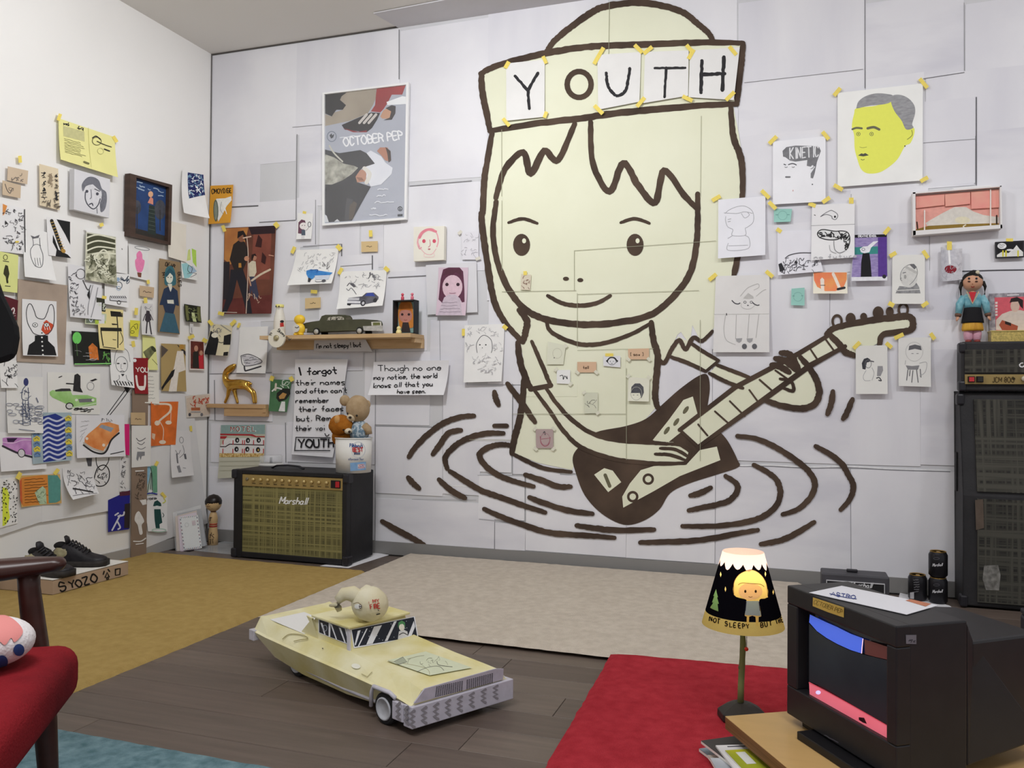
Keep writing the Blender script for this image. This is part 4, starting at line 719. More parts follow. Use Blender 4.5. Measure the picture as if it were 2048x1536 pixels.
def a(A):
    A.line([(957,706),(955,690),(961,677),(969,671),(978,674),(985,682),(987,698),(985,706)],1.2,'#66656a')
    for x in(962,974): A.ell(x,690,1.5,1.3,INK)
    A.ell(967,696,.8,.8,INK); 
    for x,y in((943,664),(965,659),(990,666),(941,693),(998,695),(954,722),(974,718),(970,740),(996,722),(990,742)): A.scrib([(x-8,y-7),(x+8,y-7),(x+8,y+7),(x-8,y+7)],7,'#b9b8bc',.8,int(x*y)%97,(4,9),2)
sheet('pencil_drawing','white sheet of pencil studies around a round two-dot head','drawing',BACK,Q('931 651 1011 648 1007 763 932 765'),PAP,2,curl=.02,art=a,tapes=((929,665,90,14,6),(1012,655,40,10,8)))
# the two hand-lettered sheets
def a(A):
    k='#1d1c20'
    A.line([(604,736),(607,750)],3.4,k); A.text('forgot',620,750,13,k,2.6,-3,.85)
    for t,x,y,h,sx in(('their names',597,771,11,.93),('and often can\'t',597,787,10,.77),('remember',597,806,10,.9),('their faces',603,823,10,.95),('but. Rem',599,842,11,.9),('their voi',597,861,10,.85),('YOUTH',604,894,15,.8)): A.text(t,x,y,h,k,1.8 if t!='YOUTH' else 3.2,-1,sx,jit=.04)
    A.line([(598,874),(668,875)],1.8,k,smooth=False); A.line([(599,874),(597,901)],1.8,k,smooth=False); A.line([(597,900),(668,900)],1.8,k,smooth=False); A.line([(656,866),(660,872),(665,868)],1.8,k)
sheet('lettered_sheet','tall white sheet of black brush handwriting with a boxed word, behind the teddy bears','poster',BACK,Q('596 719 701 719 672 914 590 908'),'#eeedf0',3,curl=.02,top=.015,art=a)
def a(A):
    k='#1d1c20'
    for t,x,y,h,r in(('Though no one',761,743,12,-1),('may notice, the world',753,760,9.5,-2),('knows all that you',755,776,10,-2),('have seen.',804,787,8.5,-1)): A.text(t,x,y,h,k,1.6,r,.88 if h>10 else .76,jit=.04)
sheet('lettered_sheet','wide white sheet of handwriting with a curled lower edge, right of the bears','poster',BACK,Q('753 724 903 721 896 790 746 790'),'#ecebee',3,curl=.045,top=.02,art=a)
def a(A):
    A.fill([(557,786),(568,777),(583,777),(584,788),(576,799),(562,804),(556,796)],'#23241f'); A.fill([(561,793),(569,785),(577,788),(572,797),(563,798)],'#b98c50'); A.fill([(567,803),(574,803),(575,823),(562,822)],'#e3e3e0'); A.line([(548,782),(556,776),(566,778)],3,'#e3e3e0'); A.line([(555,768),(554,780)],4,'#d9cfc0'); A.scrib([(566,762),(582,762),(580,774),(566,774)],8,'#d9e2d6',1.4,3,(4,8),2)
sheet('green_painting','small green painting of a dark-hatted head, left of the tall lettered sheet','painting',BACK,Q('544 759 586 760 578 824 542 822'),'#4b7550',2,curl=.01,na=.2,art=a,tapes=((547,757,-70,10,8),(586,758,60,10,8)))
def a(A):
    A.fill([(445,850),(533,849),(533,868),(445,868)],'#8fa9a6'); A.text('MOTEL',466,862,8.5,'#c9dcd8',2.6,0,.75,1.35); A.text('MOTEL',465,862,8.5,'#a5443f',1.3,0,.75,1.35)
    A.fill([(444,867),(508,868),(516,872),(533,872),(533,874),(514,874),(504,871),(444,870)],'#b02f34'); A.fill([(444,872),(458,872),(455,877),(444,877)],'#b02f34'); A.fill([(455,876),(533,876),(532,907),(443,907),(443,895)],'#e3e2e0'); A.line([(444,893),(455,893),(463,888),(532,890)],2,'#3c2a2e',smooth=False); A.fill([(443,906),(532,906),(531,913),(443,914)],mat('#b9924e',.8,col2='#e0c98e',scale=120,contrast=(.45,.55)))
    for x,y in((478,880),(499.5,880.5),(521,880),(477,898),(498.5,898),(520,899)): A.ell(x,y,4.2,5.2,'#1d1b1d'); A.ell(x+.6,y+.6,1.4,2.2,'#cfcfcf' if y<899 else '#d9b25a')
    for x in(450,470,489,493,511,531): 
        for y in(884,901): A.line([(x,y-4),(x,y+5)],1.8,'#c03a3e',smooth=False)
    for k in range(3): A.line([(445,922+k*9),(528,921+k*9)],.8,'#b3b09c',smooth=False)
sheet('motel_print','pale green print of a two-storey motel with red trim above the amplifier','print',BACK,Q('445 850 534 849 531 952 441 956'),'#c5c4b2',2,curl=.012,art=a)
def a(A):
    A.fill([(486,712),(504,709),(529,723),(528,728),(497,733)],'#cfcdd2'); A.line([(486,712),(504,709),(529,724),(494,732),(486,712)],1.4,'#3d3c42'); A.line([(494,733),(496,741),(501,741),(527,733)],3,'#3d3c42'); A.line([(492,722),(524,719)],.9,'#77767a'); A.scrib([(488,712),(512,712),(520,724),(496,728)],8,'#66656a',.9,3,(5,10),1,-.1)
sheet('ink_drawing','white sheet with a grey line drawing of a wedge car above the gold deer','drawing',BACK,Q('483 655 539 653 537 747 479 746'),PAP,2,curl=.015,art=a,tapes=((481,651,-65,10,5),))
def a(A):
    A.fill([(425,662),(436,668),(442,680),(440,711),(416,709)],'#1f1e20'); A.fill([(452,672),(466,668),(466,690),(452,690)],'#1f1e20'); A.fill([(455,705),(464,704),(464,712),(455,712)],'#1f1e20'); A.scrib([(428,652),(446,654),(444,672),(430,670)],10,'#77767a',1.2,3,(4,8),2); A.ell(434,671,7,5,'#efe9d6'); A.line([(442,684),(448,686),(454,684)],1.4,'#55524c'); A.line([(445,650),(466,664)],1.6,'#9a9994')
sheet('sculpture_photo','cream and black photo of a white animal figure right at the room corner','photo',BACK,Q('426 648 468 652 464 713 416 709'),'#e2d8b8',3,curl=.025,art=a,tapes=((425,646,50,12,7),(470,646,-45,14,7)))
# film poster in a thin white frame
PO=thing('film_poster','large white-framed grey film poster with two people photographed sideways','poster',BACK.hit(736,310)); WF=mat('#f4f4f4',.35)
o=[(650,189),(822,168),(817,441),(650,453)]; i_=[(654,192),(817,173),(813,437),(654,449)]
for k in range(4):
    b=MB(); b.prism([BACK.hit(*p,.010) for p in(o[k],o[(k+1)%4],i_[(k+1)%4],i_[k])],(0,-.02,0),WF); b.build('frame_rail',PO)
A=Art(BACK,.019); PB=TR(620,150,4.8); gl=dict()
def pm(c,c2=None,s=10): return mat(c,.5,col2=c2 or c,scale=s,coat=.6)
A.fill(i_,pm('#aeb2bf','#b9bdc9',3))
A.fill(PB(162,195,385,170,340,215,305,250,365,300,330,345,270,345,245,380,230,410,162,380),pm('#1c1c20'))
A.fill(PB(380,170,650,138,650,230,620,300,570,380,400,450,162,500,162,385,225,410,250,370,330,345,362,300,305,250,320,215),pm('#9a8f80','#b0a595',6))
A.fill(PB(655,138,935,105,900,200,800,200,760,280,720,340,690,370,600,360,640,300),pm('#b03a3c','#8f2c30',9)); A.fill(PB(320,490,480,420,600,370,690,375,660,440,610,520,560,560,350,535),pm('#211d22')); A.fill(PB(330,520,480,555,560,540,560,560,430,560),pm('#8a2530')); 
for k in range(3): A.line(PB(490+k*45,470,560+k*45,390),5,pm('#cfc9c4'))
A.fill(PB(690,410,720,350,760,330,800,310,810,370,780,430,710,430),pm('#c99a7c')); A.fill(PB(740,330,800,300,838,310,835,380,800,440,720,445,780,420,795,360),pm('#3b3638')); A.fill(PB(750,270,900,215,935,220,935,290,760,300),pm('#f4f6f8'))
A.ell(667,275,9,10,pm('#77808f'),ring=1.6); A.fill(PB(205,590,225,570,230,590,250,575,240,610,220,620),pm('#3c4048'))
A.lines(PB(290,600,600,570,600,600,290,625),1,pm('#dfe3ea'),2,3,.9,1.2)
A.text('OCTOBER PEP',*PB(345,692)[0],16,pm('#f6f7fa'),2.8,-7,.6,1.02,jit=.03)
A.fill(PB(162,725,300,760,500,730,640,800,640,880,520,900,470,960,480,1040,600,1080,420,1405,190,1420,162,1340),pm('#2f2f34','#3a3a40',6)); A.fill(PB(162,770,250,800,340,860,440,880,480,900,420,960,330,1020,230,1060,162,1060),pm('#c9c8bc','#77766c',22)); A.line(PB(205,690,250,760,330,840),3,pm('#c9c8bc'))
A.fill(PB(600,735,700,790,740,850,810,900,800,960,700,1060,600,1080,560,1000,520,900,640,860,560,760),pm('#eceef4','#dfe1ea',8)); A.fill(PB(660,740,690,705,760,705,790,760,785,840,740,830,700,780),pm('#b9826a')); A.fill(PB(740,700,790,740,795,830,770,850,760,770),pm('#4a3a34')); A.fill(PB(455,985,500,920,540,915,560,960,550,1030,470,1040),pm('#c09079'))
for k in range(3): A.line(PB(465+k*10,995+k*12,520+k*8,1000+k*10),1.4,pm('#7d5545'))
A.line(PB(540,905,590,960,560,1040),8,pm('#e3e0d8')); A.fill(PB(370,1190,430,1200,400,1400,350,1400),pm('#4a4b50')); A.fill(PB(400,1260,440,1220,470,1240,430,1390,390,1395),pm('#5a5048')); A.fill(PB(162,1345,180,1360,200,1420,162,1420),pm('#d9dbe0')); A.fill(PB(250,1415,280,1390,305,1412),pm('#d9dbe0'))
for k,(x0,x1) in enumerate(((660,770),(650,765),(630,820),(600,660),(580,800))): A.lines(PB(x0,1090+k*62,x1,1085+k*62,x1,1120+k*62,x0,1125+k*62),1,pm('#e6e9f0'),2,k,.9,1.6)
A.ell(803.5,419,4,4,pm('#3c4048'),ring=1.4); A.fill(PB(880,1280,890,1300,872,1300),pm('#3c4048')); A.fill(PB(858,1345,905,1342,905,1362,858,1365),pm('#3c4048'))
A.build('print',PO)
b=MB(); b.add([BACK.hit(*p,.0245) for p in i_],[(0,1,2,3)],mat('#ffffff',.03,alpha=.08,spec=.5)); b.build('glazing',PO)
# small papers taped over the mural
yb=.0122
def Y(q,ch,P,l,tp,w=6):
    sheet('letter_sheet',l,'paper',BACK,Q(q),'#edecea',2,art=lambda A:[A.line(p,w,'#2a292c',smooth=len(p)>2,jit=.5,k=10) for p in P],tapes=tp,base=yb,curl=.006)
Y('1014 129 1091 121 1091 236 1015 244','Y',[C1(370,510,455,605),C1(520,490,455,605),C1(455,600,465,725)],'white sheet lettered Y on the mural cap',((1016,132,-60,15,8),(1091,122,65,16,7),(1015,247,50,20,7),(1093,232,-70,13,7)))
Y('1196 112 1283 106 1280 206 1198 222','U',[C1(970,490,985,580,1040,640,1100,600,1125,460)],'white sheet lettered U on the mural cap',((1199,114,-60,38,8),(1199,222,45,24,8),(1278,100,45,22,8)))
Y('1291 106 1378 103 1377 194 1288 209','T',[C1(1290,458,1490,456),C1(1365,455,1355,650)],'white sheet lettered T on the mural cap',((1297,103,-40,22,8),(1283,207,-50,24,8),(1380,100,50,20,8)),5)
Y('1381 103 1480 97 1468 203 1378 197','H',[C1(1600,410,1595,620),C1(1745,385,1735,605),C1(1600,500,1750,495)],'white sheet lettered H on the mural cap',((1383,111,-60,22,8),(1466,104,50,22,8),(1376,200,25,22,8),(1461,195,-45,24,8)),7)
MT='#e3e2cf'
sheet('ticket_stub','tiny printed ticket taped on the painted cheek of the mural','ticket',BACK,Q('1044 549 1064 550 1062 581 1043 580'),'#dcd2bd',1,base=yb,art=lambda A:A.scrib([(1046,554),(1061,554),(1060,577),(1046,577)],12,'#8a6a5c',1.1,3,(3,7),1.2),tapes=((1052,547,88,8,7),))
for q,t,l in(('1156 724 1194 724 1194 745 1156 745','tell','peach word card in the middle of the painted shirt'),('1257 698 1299 697 1299 719 1258 719','[ saw ]','peach word card high on the right of the painted shirt')):
    sheet('word_card',l,'card',BACK,Q(q),'#dcb99a',2,base=yb,art=lambda A,t=t,q=Q(q):A.text(t,quadpt(q,.3 if len(t)<5 else .1,.62)[0],quadpt(q,0,.66)[1],6,'#55402f',1.1,0,.75),tapes=tuple((x,y,45,9,6) for x,y in Q(q)[2:]),tcol=MT,group='tan word cards')
def a(A): A.line([(1216,722),(1221,716),(1230,716),(1235,722)],2.4,INK); A.ell(1225,723,8,7,'#3c3b3e',ring=.8); A.fill([(1213,722),(1217,719),(1217,726)],INK); A.fill([(1238,722),(1234,719),(1234,726)],INK); A.ell(1222,723,.8,.8,INK); A.ell(1228,723,.8,.8,INK); A.line([(1223,727),(1227,727)],.9,INK)
sheet('playing_card','small white card with an inked round head on the painted shirt','card',BACK,Q('1208 712 1242 712 1242 735 1208 732'),'#e6e6ea',3,base=yb,art=a,tapes=((1220,710,0,16,6),))
sheet('pencil_drawing','small white square with a black squiggle on the painted shirt','drawing',BACK,Q('1115 740 1142 740 1142 768 1115 767'),'#f1f1ef',2,base=yb,art=lambda A:A.line([(1121,752),(1127,751),(1128,759),(1131,752),(1136,758),(1135,752)],1.3,INK),tapes=((1114,739,-45,9,6),(1143,768,-45,9,6)),tcol=MT)
def a(A): A.fill([(1263,786),(1264,774),(1271,767),(1281,767),(1288,774),(1289,785),(1284,797),(1281,786)],'#55555b',na=.2); A.ell(1274,787,11,13,'#b3b2a8',ring=.8); A.line([(1267,790),(1270,790)],.9,INK); A.line([(1275,790),(1278,790)],.9,INK)
sheet('pencil_drawing','cream scrap with a dark bobbed-hair head by the shirt edge','drawing',BACK,Q('1258 754 1300 757 1299 803 1257 802'),'#e9e8d6',2,base=yb,curl=.008,art=a,tapes=((1258,752,-40,9,6),(1299,755,40,9,6)),tcol=MT)
def a(A): A.line([(1082,872),(1084,886),(1091,892),(1099,888),(1102,874)],1.4,'#a85a6a'); A.line([(1088,866),(1091,863),(1092,870)],1.4,'#44434a'); A.line([(1084,878),(1100,876)],1,'#a85a6a'); A.ell(1092,878,9,12,'#a87a84',ring=.8)
sheet('pencil_drawing','small mauve paper with a red line face low on the painted shirt','drawing',BACK,Q('1073 858 1108 858 1108 896 1074 896'),'#b9a5a3',2,base=yb,art=a,tapes=((1072,857,-45,9,6),(1109,857,45,9,6),(1073,897,45,9,6),(1109,897,-45,9,6)),tcol=MT)
sheet('pencil_drawing','small pale green scrap in the centre of the painted shirt','drawing',BACK,Q('1170 785 1197 785 1197 826 1170 827'),'#dadcc6',2,base=yb,art=lambda A:A.scrib([(1174,796),(1192,798),(1192,812),(1174,812)],7,'#88877c',.9,3,(6,12),2),tapes=((1170,785,-30,8,6),(1197,826,-30,8,6)),tcol=MT)
sheet('pencil_drawing','thin translucent scrap with a faint circle left on the painted shirt','drawing',BACK,Q('1097 683 1133 691 1128 729 1095 729'),'#e4e5d0',2,base=yb,art=lambda A:(A.ell(1116,707,9,10,'#cfceb9',ring=1),A.ell(1110,716,1,1,INK)),tapes=((1133,692,40,8,6),),tcol=MT)
# right-hand papers
U=TR(1400,160,4.452); U2=TR(1400,380,4.452); U3=TR(1700,360,3.491)
def a(A):
    g=mat('#8f8f92',.8,col2='#a9a9ac',scale=40,stretch=(1,1,3)); A.fill(U(1395,260,1370,310,1350,420,1370,500,1375,620,1400,720,1430,800,1480,838,1560,840,1640,810,1750,720,1820,600,1870,570,1905,480,1895,435,1830,445,1800,380,1700,205,1560,240),'#f0f46a',True,na=.015)
    A.fill(U(1392,250,1410,200,1470,155,1560,130,1650,133,1715,150,1700,200,1640,225,1500,240,1400,262),g,True); A.fill(U(1715,148,1790,145,1860,180,1905,240,1910,310,1885,400,1895,435,1832,450,1790,370,1730,290,1698,205),g,True)
    A.line(U(1355,448,1390,436,1438,440),4,'#6f6f58'); A.line(U(1490,440,1545,430,1592,450),5,'#6f6f58')
    for x in(1408,1525): q=U(x,490)[0]; A.ell(*q,3.6,3.4,'#8c8d58',ring=1.2); A.ell(*q,1.2,1.2,'#4a4a3a')
    A.fill(U(1405,682,1435,662,1450,668,1470,660,1500,680,1450,690),'#55564a'); A.line(U(1430,715,1445,722,1462,716),1.2,'#77784c'); A.line(U(1418,605,1445,612,1482,606),1,'#b3b658'); A.line(U(1880,455,1885,500,1840,540),1.2,'#8c8d48'); A.ell(*U(1820,598)[0],1.3,1.3,INK)
sheet('face_poster','large white sheet with a flat yellow face and grey hair','drawing',BACK,Q('1675 188 1845 169 1844 363 1675 376'),'#f7f7f4',2,curl=.006,art=a,tapes=((1674,186,-50,20,8),(1846,169,50,24,8),(1676,377,30,20,8),(1847,361,-30,17,8)))
def a(A):
    g='#77777b'; A.fill(U(740,690,735,640,770,605,850,592,1000,595,1060,605,1075,640,1040,740,1020,840,1005,885,985,880,985,840,1025,780,1000,765,985,780,950,772,955,720,850,735,800,725,760,695),mat(g,.8,col2='#8a8a8e',scale=50)); A.text('KINETIC',1580,319,21,'#e9e9ec',2.4,-4,.37,1.1,.06,.02,False)
    A.line(U(745,757,765,765),1.8,'#55555a'); A.line(U(785,762,825,752,860,765),1.8,'#55555a')
    for x in(765,828): A.line(U(x-10,780,x,787,x+14,780),1,g)
    A.line(U(765,872,800,872),3,g); A.ell(*U(1000,938)[0],1.2,1.2,INK); A.ell(*U(828,993)[0],.9,1.6,'#d9a5a0'); A.line(U(985,800,1005,790,1015,770),1,g)
sheet('quiff_print','white print of a head with a grey lettered quiff','print',BACK,Q('1546 285 1651 274 1651 405 1546 411'),'#f3f3f7',2,curl=.008,art=a,tapes=((1546,282,-45,21,8),(1651,273,50,20,8),(1545,413,45,20,8),(1652,402,-35,18,8)))
def a(A):
    p='#a9a9ae'; A.line(U2(225,215,260,185,330,155,400,150,460,185,480,240,470,300,420,340,405,350,405,410,290,412,295,360,250,335,230,280,232,240),1,p,closed=False); A.line(U2(215,210,330,215,400,200,470,215),1,p); A.line(U2(370,215,400,255,440,230,425,205),1,p); A.line(U2(255,480,255,545,430,530,440,440,405,412),1,p); A.line(U2(250,440,290,415),1,p); A.line(U2(255,505,430,500),.9,p); A.line(U2(250,270,280,262),1,p); A.line(U2(250,290,275,285),1.2,p)
sheet('pencil_drawing','white sheet with a faint pencil bust wearing a cap, right of the mural hair','drawing',BACK,Q('1437 401 1531 393 1531 512 1437 519'),'#eeeef4',2,curl=.018,art=a,tapes=((1433,398,-30,19,8),(1531,390,45,22,8)))
def a(A):
    p='#b9b7b5'; A.line(U2(285,985,310,1010,340,1018,360,1008),2.2,'#55545a'); A.line(U2(470,1005,490,1022,515,1030,530,1025),2.2,'#55545a'); A.fill(U2(385,970,430,920,475,950,480,970,430,975),'#c3c1be')
    for x in(402,458): A.ell(*U2(x,1002)[0],2.4,2.2,'#55545a',ring=1); 
    A.ell(*U2(428,1030)[0],1.8,1.2,'#66656a'); A.line(U2(370,1010,370,1040,400,1060,450,1060,490,1030),.8,p); A.line(U2(360,950,420,880,480,850,520,840,525,870,480,895),1,p); A.line(U2(500,950,560,900,590,890),1,p); A.line(U2(230,1115,215,1250,240,1340,320,1380),1,p); A.line(U2(325,1115,320,1330),1,p); A.line(U2(440,1110,425,1320),1,p); A.line(U2(525,1110,500,1320),1,p); A.line(U2(125,1110,615,1105),.8,'#cfcdca',smooth=False); A.line(U2(238,1100,240,1120),1.6,INK)
    for x in(350,445): A.fill(U2(x-28,1325,x+28,1322,x+20,1350,x,1362,x-22,1350),'#a5a4a6')
    for x in(398,487): A.ell(*U2(x,1395)[0],5,5.4,'#66666a')
sheet('pencil_drawing','tall creased sheet with a pencil figure in ankle socks and a drooping moustache line','drawing',BACK,Q('1432 553 1539 550 1539 705 1427 705'),'#e6e4e2',2,curl=.012,art=a,tapes=((1426,555,-40,19,8),(1539,549,40,18,8)))
for q,l in(('1548 419 1584 419 1581 445 1548 446','turquoise sticky note with a faint round outline under the lettered quiff print'),('1583 578 1609 576 1609 612 1582 611','turquoise sticky note with a small face, on its own left of the orange card')):
    sheet('sticky_note',l,'note',BACK,Q(q),'#9ccfc4',2,curl=.006,art=lambda A,q=Q(q):(A.ell(*quadpt(q,.5,.5),9,9,'#86b9b0',ring=1),A.line([quadpt(q,.1,.45),quadpt(q,.25,.45)],1,'#5f8f88'),A.line([quadpt(q,.75,.45),quadpt(q,.9,.45)],1,'#5f8f88')),group='turquoise sticky notes')
def a(A):
    A.scrib([(1560,520),(1640,515),(1634,542),(1560,548)],40,'#55545c',1,3,(5,14),3); A.fill([(1557,530),(1563,527),(1570,541),(1560,545)],'#2b2a30'); A.line([(1570,518),(1580,511),(1600,507),(1622,507)],1.4,'#44434a'); A.ell(1592,526,3,2.4,'#2b2a30')
sheet('ink_drawing','torn white sheet with an ink street scene left of the patterned quiff','drawing',BACK,Q('1555 463 1626 461 1646 544 1556 552'),'#ecebf2',1,curl=.015,art=a,tapes=((1558,462,35,11,8),))
def a(A):
    A.line([(1622,453),(1709,450)],1,'#a9a8ab',smooth=False); A.line(U2(1070,245,1110,215,1160,190,1185,195,1215,215,1225,240,1205,270,1175,260,1170,240,1120,225,1070,245),1.2,'#66656a'); A.ell(*U2(1200,245)[0],2,2.4,INK); A.line(U2(1015,228,1028,234),1.4,INK)
    hair=U2(1045,400,1060,372,1100,360,1200,375,1260,372,1310,385,1330,430,1325,490,1300,540,1290,530,1300,470,1280,470,1275,430,1210,450,1130,450,1065,430); A.fill(hair,'#e6e6e6'); A.line(hair,2,INK,closed=True); A.scrib([U2(1060,385)[0],U2(1310,392)[0],U2(1310,440)[0],U2(1065,425)[0]],30,INK,1.8,6,(5,11),2); A.scrib([U2(1290,440)[0],U2(1325,440)[0],U2(1310,525)[0],U2(1292,525)[0]],8,INK,1.6,2,(4,8),1)
    A.line(U2(1190,460,1190,500,1200,545,1240,570,1290,550),1.1,PEN); A.line(U2(1150,500,1160,550,1210,575),1,'#a9a8ab'); A.text('no future',*U2(1015,625)[0],8,'#bdbcc0',1.4,-2,1.05,1.3)
sheet('ink_drawing','white sheet with a heavily inked patterned quiff above faint lettering','drawing',BACK,Q('1624 411 1709 408 1708 517 1622 523'),'#f0eff0',4,curl=.02,art=a,tapes=((1624,411,20,15,8),(1702,403,90,12,9)))
def a(A):
    A.fill([(1627,546),(1693,546),(1693,560),(1686,577),(1670,584),(1650,584),(1634,575),(1628,562)],mat('#f0795a',.7,col2='#f2a45f',scale=14)); A.fill([(1640,560),(1644,556),(1648,560),(1648,584),(1642,584)],'#f2e6d8'); A.line([(1666,549),(1672,562),(1680,582)],6,'#f2e6d8'); A.line([(1675,580),(1688,577)],5,'#2b2a2e'); A.line([(1640,572),(1650,572)],1.2,INK)
sheet('orange_painting','small cream card with two pale spoons in an orange pool','painting',BACK,Q('1626 545 1694 545 1694 589 1626 589'),'#f0ead8',5,curl=.022,art=a)
def a(A):
    A.fill([(1709,471),(1773,470),(1773,475),(1709,477)],'#17161c'); A.text('CREATIVE SCHOOL',1716,475.5,3.6,'#f0f0f4',1,-1,.62); A.fill([(1755,476),(1773,475),(1773,561),(1755,561)],'#5b3a92'); A.fill([(1708,477),(1755,476),(1755,561),(1702,562)],mat('#a99bc9',.6,col2='#8472ad',scale=40,stretch=(1,1,3))); A.fill([(1706,496),(1755,494),(1755,509),(1704,511)],'#3c8f8a'); A.fill(U2(1430,560,1420,530,1450,510,1490,505,1540,465,1585,460,1520,520,1505,560,1460,570),'#eeeef4'); A.fill(U2(1445,570,1505,568,1515,650,1525,815,1425,815,1432,650),'#121116'); A.ell(1726,500,3,2.4,'#66656a',ring=1); A.fill([(1702,556),(1773,555),(1773,563),(1702,564)],'#e9e9ee'); A.ell(1767,555,4,4,'#2b2a30')
sheet('school_flyer','purple and teal flyer with a white bird head and black column','flyer',BACK,Q('1708 471 1774 470 1773 563 1701 564'),'#d9d5e6',3,curl=.018,art=a,tapes=((1773,463,-50,17,8),))
def a(A):
    g='#8a8a8c'; A.fill(U2(1735,925,1770,860,1830,865,1920,828,1945,870,1957,925),mat('#77777a',.8,col2='#a9a9aa',scale=60)); A.line(U2(1740,900,1950,890),2,'#d3d2cf',smooth=False); A.ell(*U2(1855,785)[0],17,20,'#d9d8d4'); A.line(U2(1780,800,1785,740,1820,690,1880,665,1920,690,1930,750,1900,810,1860,850),1.1,g); A.fill(U2(1860,668,1900,662,1925,690,1905,712),'#6f6f72'); A.line(U2(1830,690,1920,740),5,'#c3c2be'); A.line(U2(1800,745,1830,738),1.4,'#66656a'); A.ell(*U2(1822,778)[0],2.6,4,'#a5a4a2'); A.line(U2(1788,785,1782,805,1795,812),1.2,g)
sheet('pencil_drawing','cream card with a pencil head wrapped in a bandage and striped shirt','drawing',BACK,Q('1784 512 1849 510 1848 609 1783 609'),'#ecebe6',3,curl=.012,art=a,tapes=((1785,510,-30,15,8),(1850,510,55,18,8),(1781,610,30,12,9),(1848,610,-35,15,8)))
def a(A):
    g='#77767a'; A.fill(U3(85,1320,80,1280,95,1250,120,1242,140,1255,135,1270,115,1275,105,1325),'#3f3f44'); A.ell(*U3(125,1285)[0],6,8,g,ring=1); A.line(U3(130,1262,165,1270),2,'#55545a'); A.fill(U3(190,1300,225,1300,228,1330,210,1370,185,1370),'#9a999c'); A.line(U3(110,1330,90,1370,100,1400,140,1400),1,'#b5b4b6'); A.line(U3(180,1385,200,1380,215,1402,195,1398),2,'#44434a'); A.line(U3(150,1310,165,1350,150,1400),1,'#b5b4b6')
sheet('pencil_drawing','cream card with a crouching pencil figure with black bob, below the painted headstock','drawing',BACK,Q('1711 692 1774 691 1774 788 1711 788'),'#eae9e4',3,curl=.014,art=a,tapes=((1713,691,-45,18,8),(1777,691,40,15,8)))
def a(A):
    g='#77767a'; A.fill(U3(405,1190,410,1160,450,1150,490,1160,497,1190,450,1180),'#66666a'); A.ell(*U3(445,1200)[0],17,19,'#c9c8c6',ring=1); A.line(U3(425,1213,440,1213),1,g); A.line(U3(460,1213,475,1213),1,g); A.fill(U3(385,1295,430,1300,480,1295,470,1325,400,1325),'#8a898c')
    for p in((400,1325,390,1400),(415,1328,410,1370),(435,1330,425,1415),(460,1325,470,1415),(485,1320,490,1380)): A.line(U3(*p),1.6,'#66656a',smooth=False)
    A.line(U3(480,1280,530,1275,520,1340,480,1370),1,'#b5b4b6'); A.line(U3(385,1260,380,1290),1,'#b5b4b6')
sheet('pencil_drawing','cream card with a pencil child sitting at a stool, right of the crouching figure','drawing',BACK,Q('1796 676 1861 675 1860 774 1796 772'),'#e9e8e4',3,curl=.014,art=a,tapes=((1797,673,-25,20,8),(1864,673,55,15,8)))
# ================================================================ curved surfaces to draw on
class Cone:   # vertical cone or cylinder: radius r0 at z0 growing k per metre
    def __init__(s,c,r0,z0=0,k=0): s.c=V(c); s.r0=r0; s.z0=z0; s.k=k
    def hit(s,x,y,d=0.0):
        r=ray(x,y); o=CAM; k=s.k; A0=s.r0+d+k*(o.z-s.z0); dx,dy=o.x-s.c.x,o.y-s.c.y
        a=r.x**2+r.y**2-(k*r.z)**2; b=2*(dx*r.x+dy*r.y-A0*k*r.z); c=dx*dx+dy*dy-A0*A0; q=b*b-4*a*c
        t=(-b-math.sqrt(q))/(2*a) if q>0 else -b/(2*a); return o+r*t
class Ball:
    def __init__(s,c,r): s.c=V(c); s.r=r if hasattr(r,'__len__') else (r,r,r)
    def hit(s,x,y,d=0.0):
        r=ray(x,y); S=[q+d for q in s.r]; o=V([(CAM[i]-s.c[i])/S[i] for i in range(3)]); e=V([r[i]/S[i] for i in range(3)])
        a=e.dot(e); b=2*o.dot(e); c=o.dot(o)-1; q=b*b-4*a*c
        if q>0: return CAM+r*((-b-math.sqrt(q))/(2*a))
        e=(o+e*(-b/(2*a))).normalized(); return s.c+V([e[i]*S[i] for i in range(3)])
def zat(x,y,P): return CAM.z+ray(x,y).z*depth(P)
def weave(c1,c2,sx,sz,glow='#000000'):
    m=bpy.data.materials.new('weave'); m.use_nodes=True; nt=m.node_tree; b=nt.nodes['Principled BSDF']; b.inputs['Roughness'].default_value=.85
    tc=nt.nodes.new('ShaderNodeTexCoord'); f=[]
    for sc in((sx,1,1.5),(1.5,1,sz)):
        mp=nt.nodes.new('ShaderNodeMapping'); mp.inputs['Scale'].default_value=sc; nt.links.new(tc.outputs['Object'],mp.inputs[0])
        n=nt.nodes.new('ShaderNodeTexNoise'); n.inputs['Scale'].default_value=1; n.inputs['Detail'].default_value=4; nt.links.new(mp.outputs[0],n.inputs['Vector'])
        rp=nt.nodes.new('ShaderNodeValToRGB'); rp.color_ramp.elements[0].position=.42; rp.color_ramp.elements[1].position=.62; nt.links.new(n.outputs[0],rp.inputs[0]); f.append(rp)
    mm=nt.nodes.new('ShaderNodeMath'); mm.operation='MAXIMUM'; nt.links.new(f[0].outputs[0],mm.inputs[0]); nt.links.new(f[1].outputs[0],mm.inputs[1])
    mx=nt.nodes.new('ShaderNodeMix'); mx.data_type='RGBA'; mx.inputs[6].default_value=lin(c1); mx.inputs[7].default_value=lin(c2); nt.links.new(mm.outputs[0],mx.inputs[0]); nt.links.new(mx.outputs[2],b.inputs['Base Color']); return m
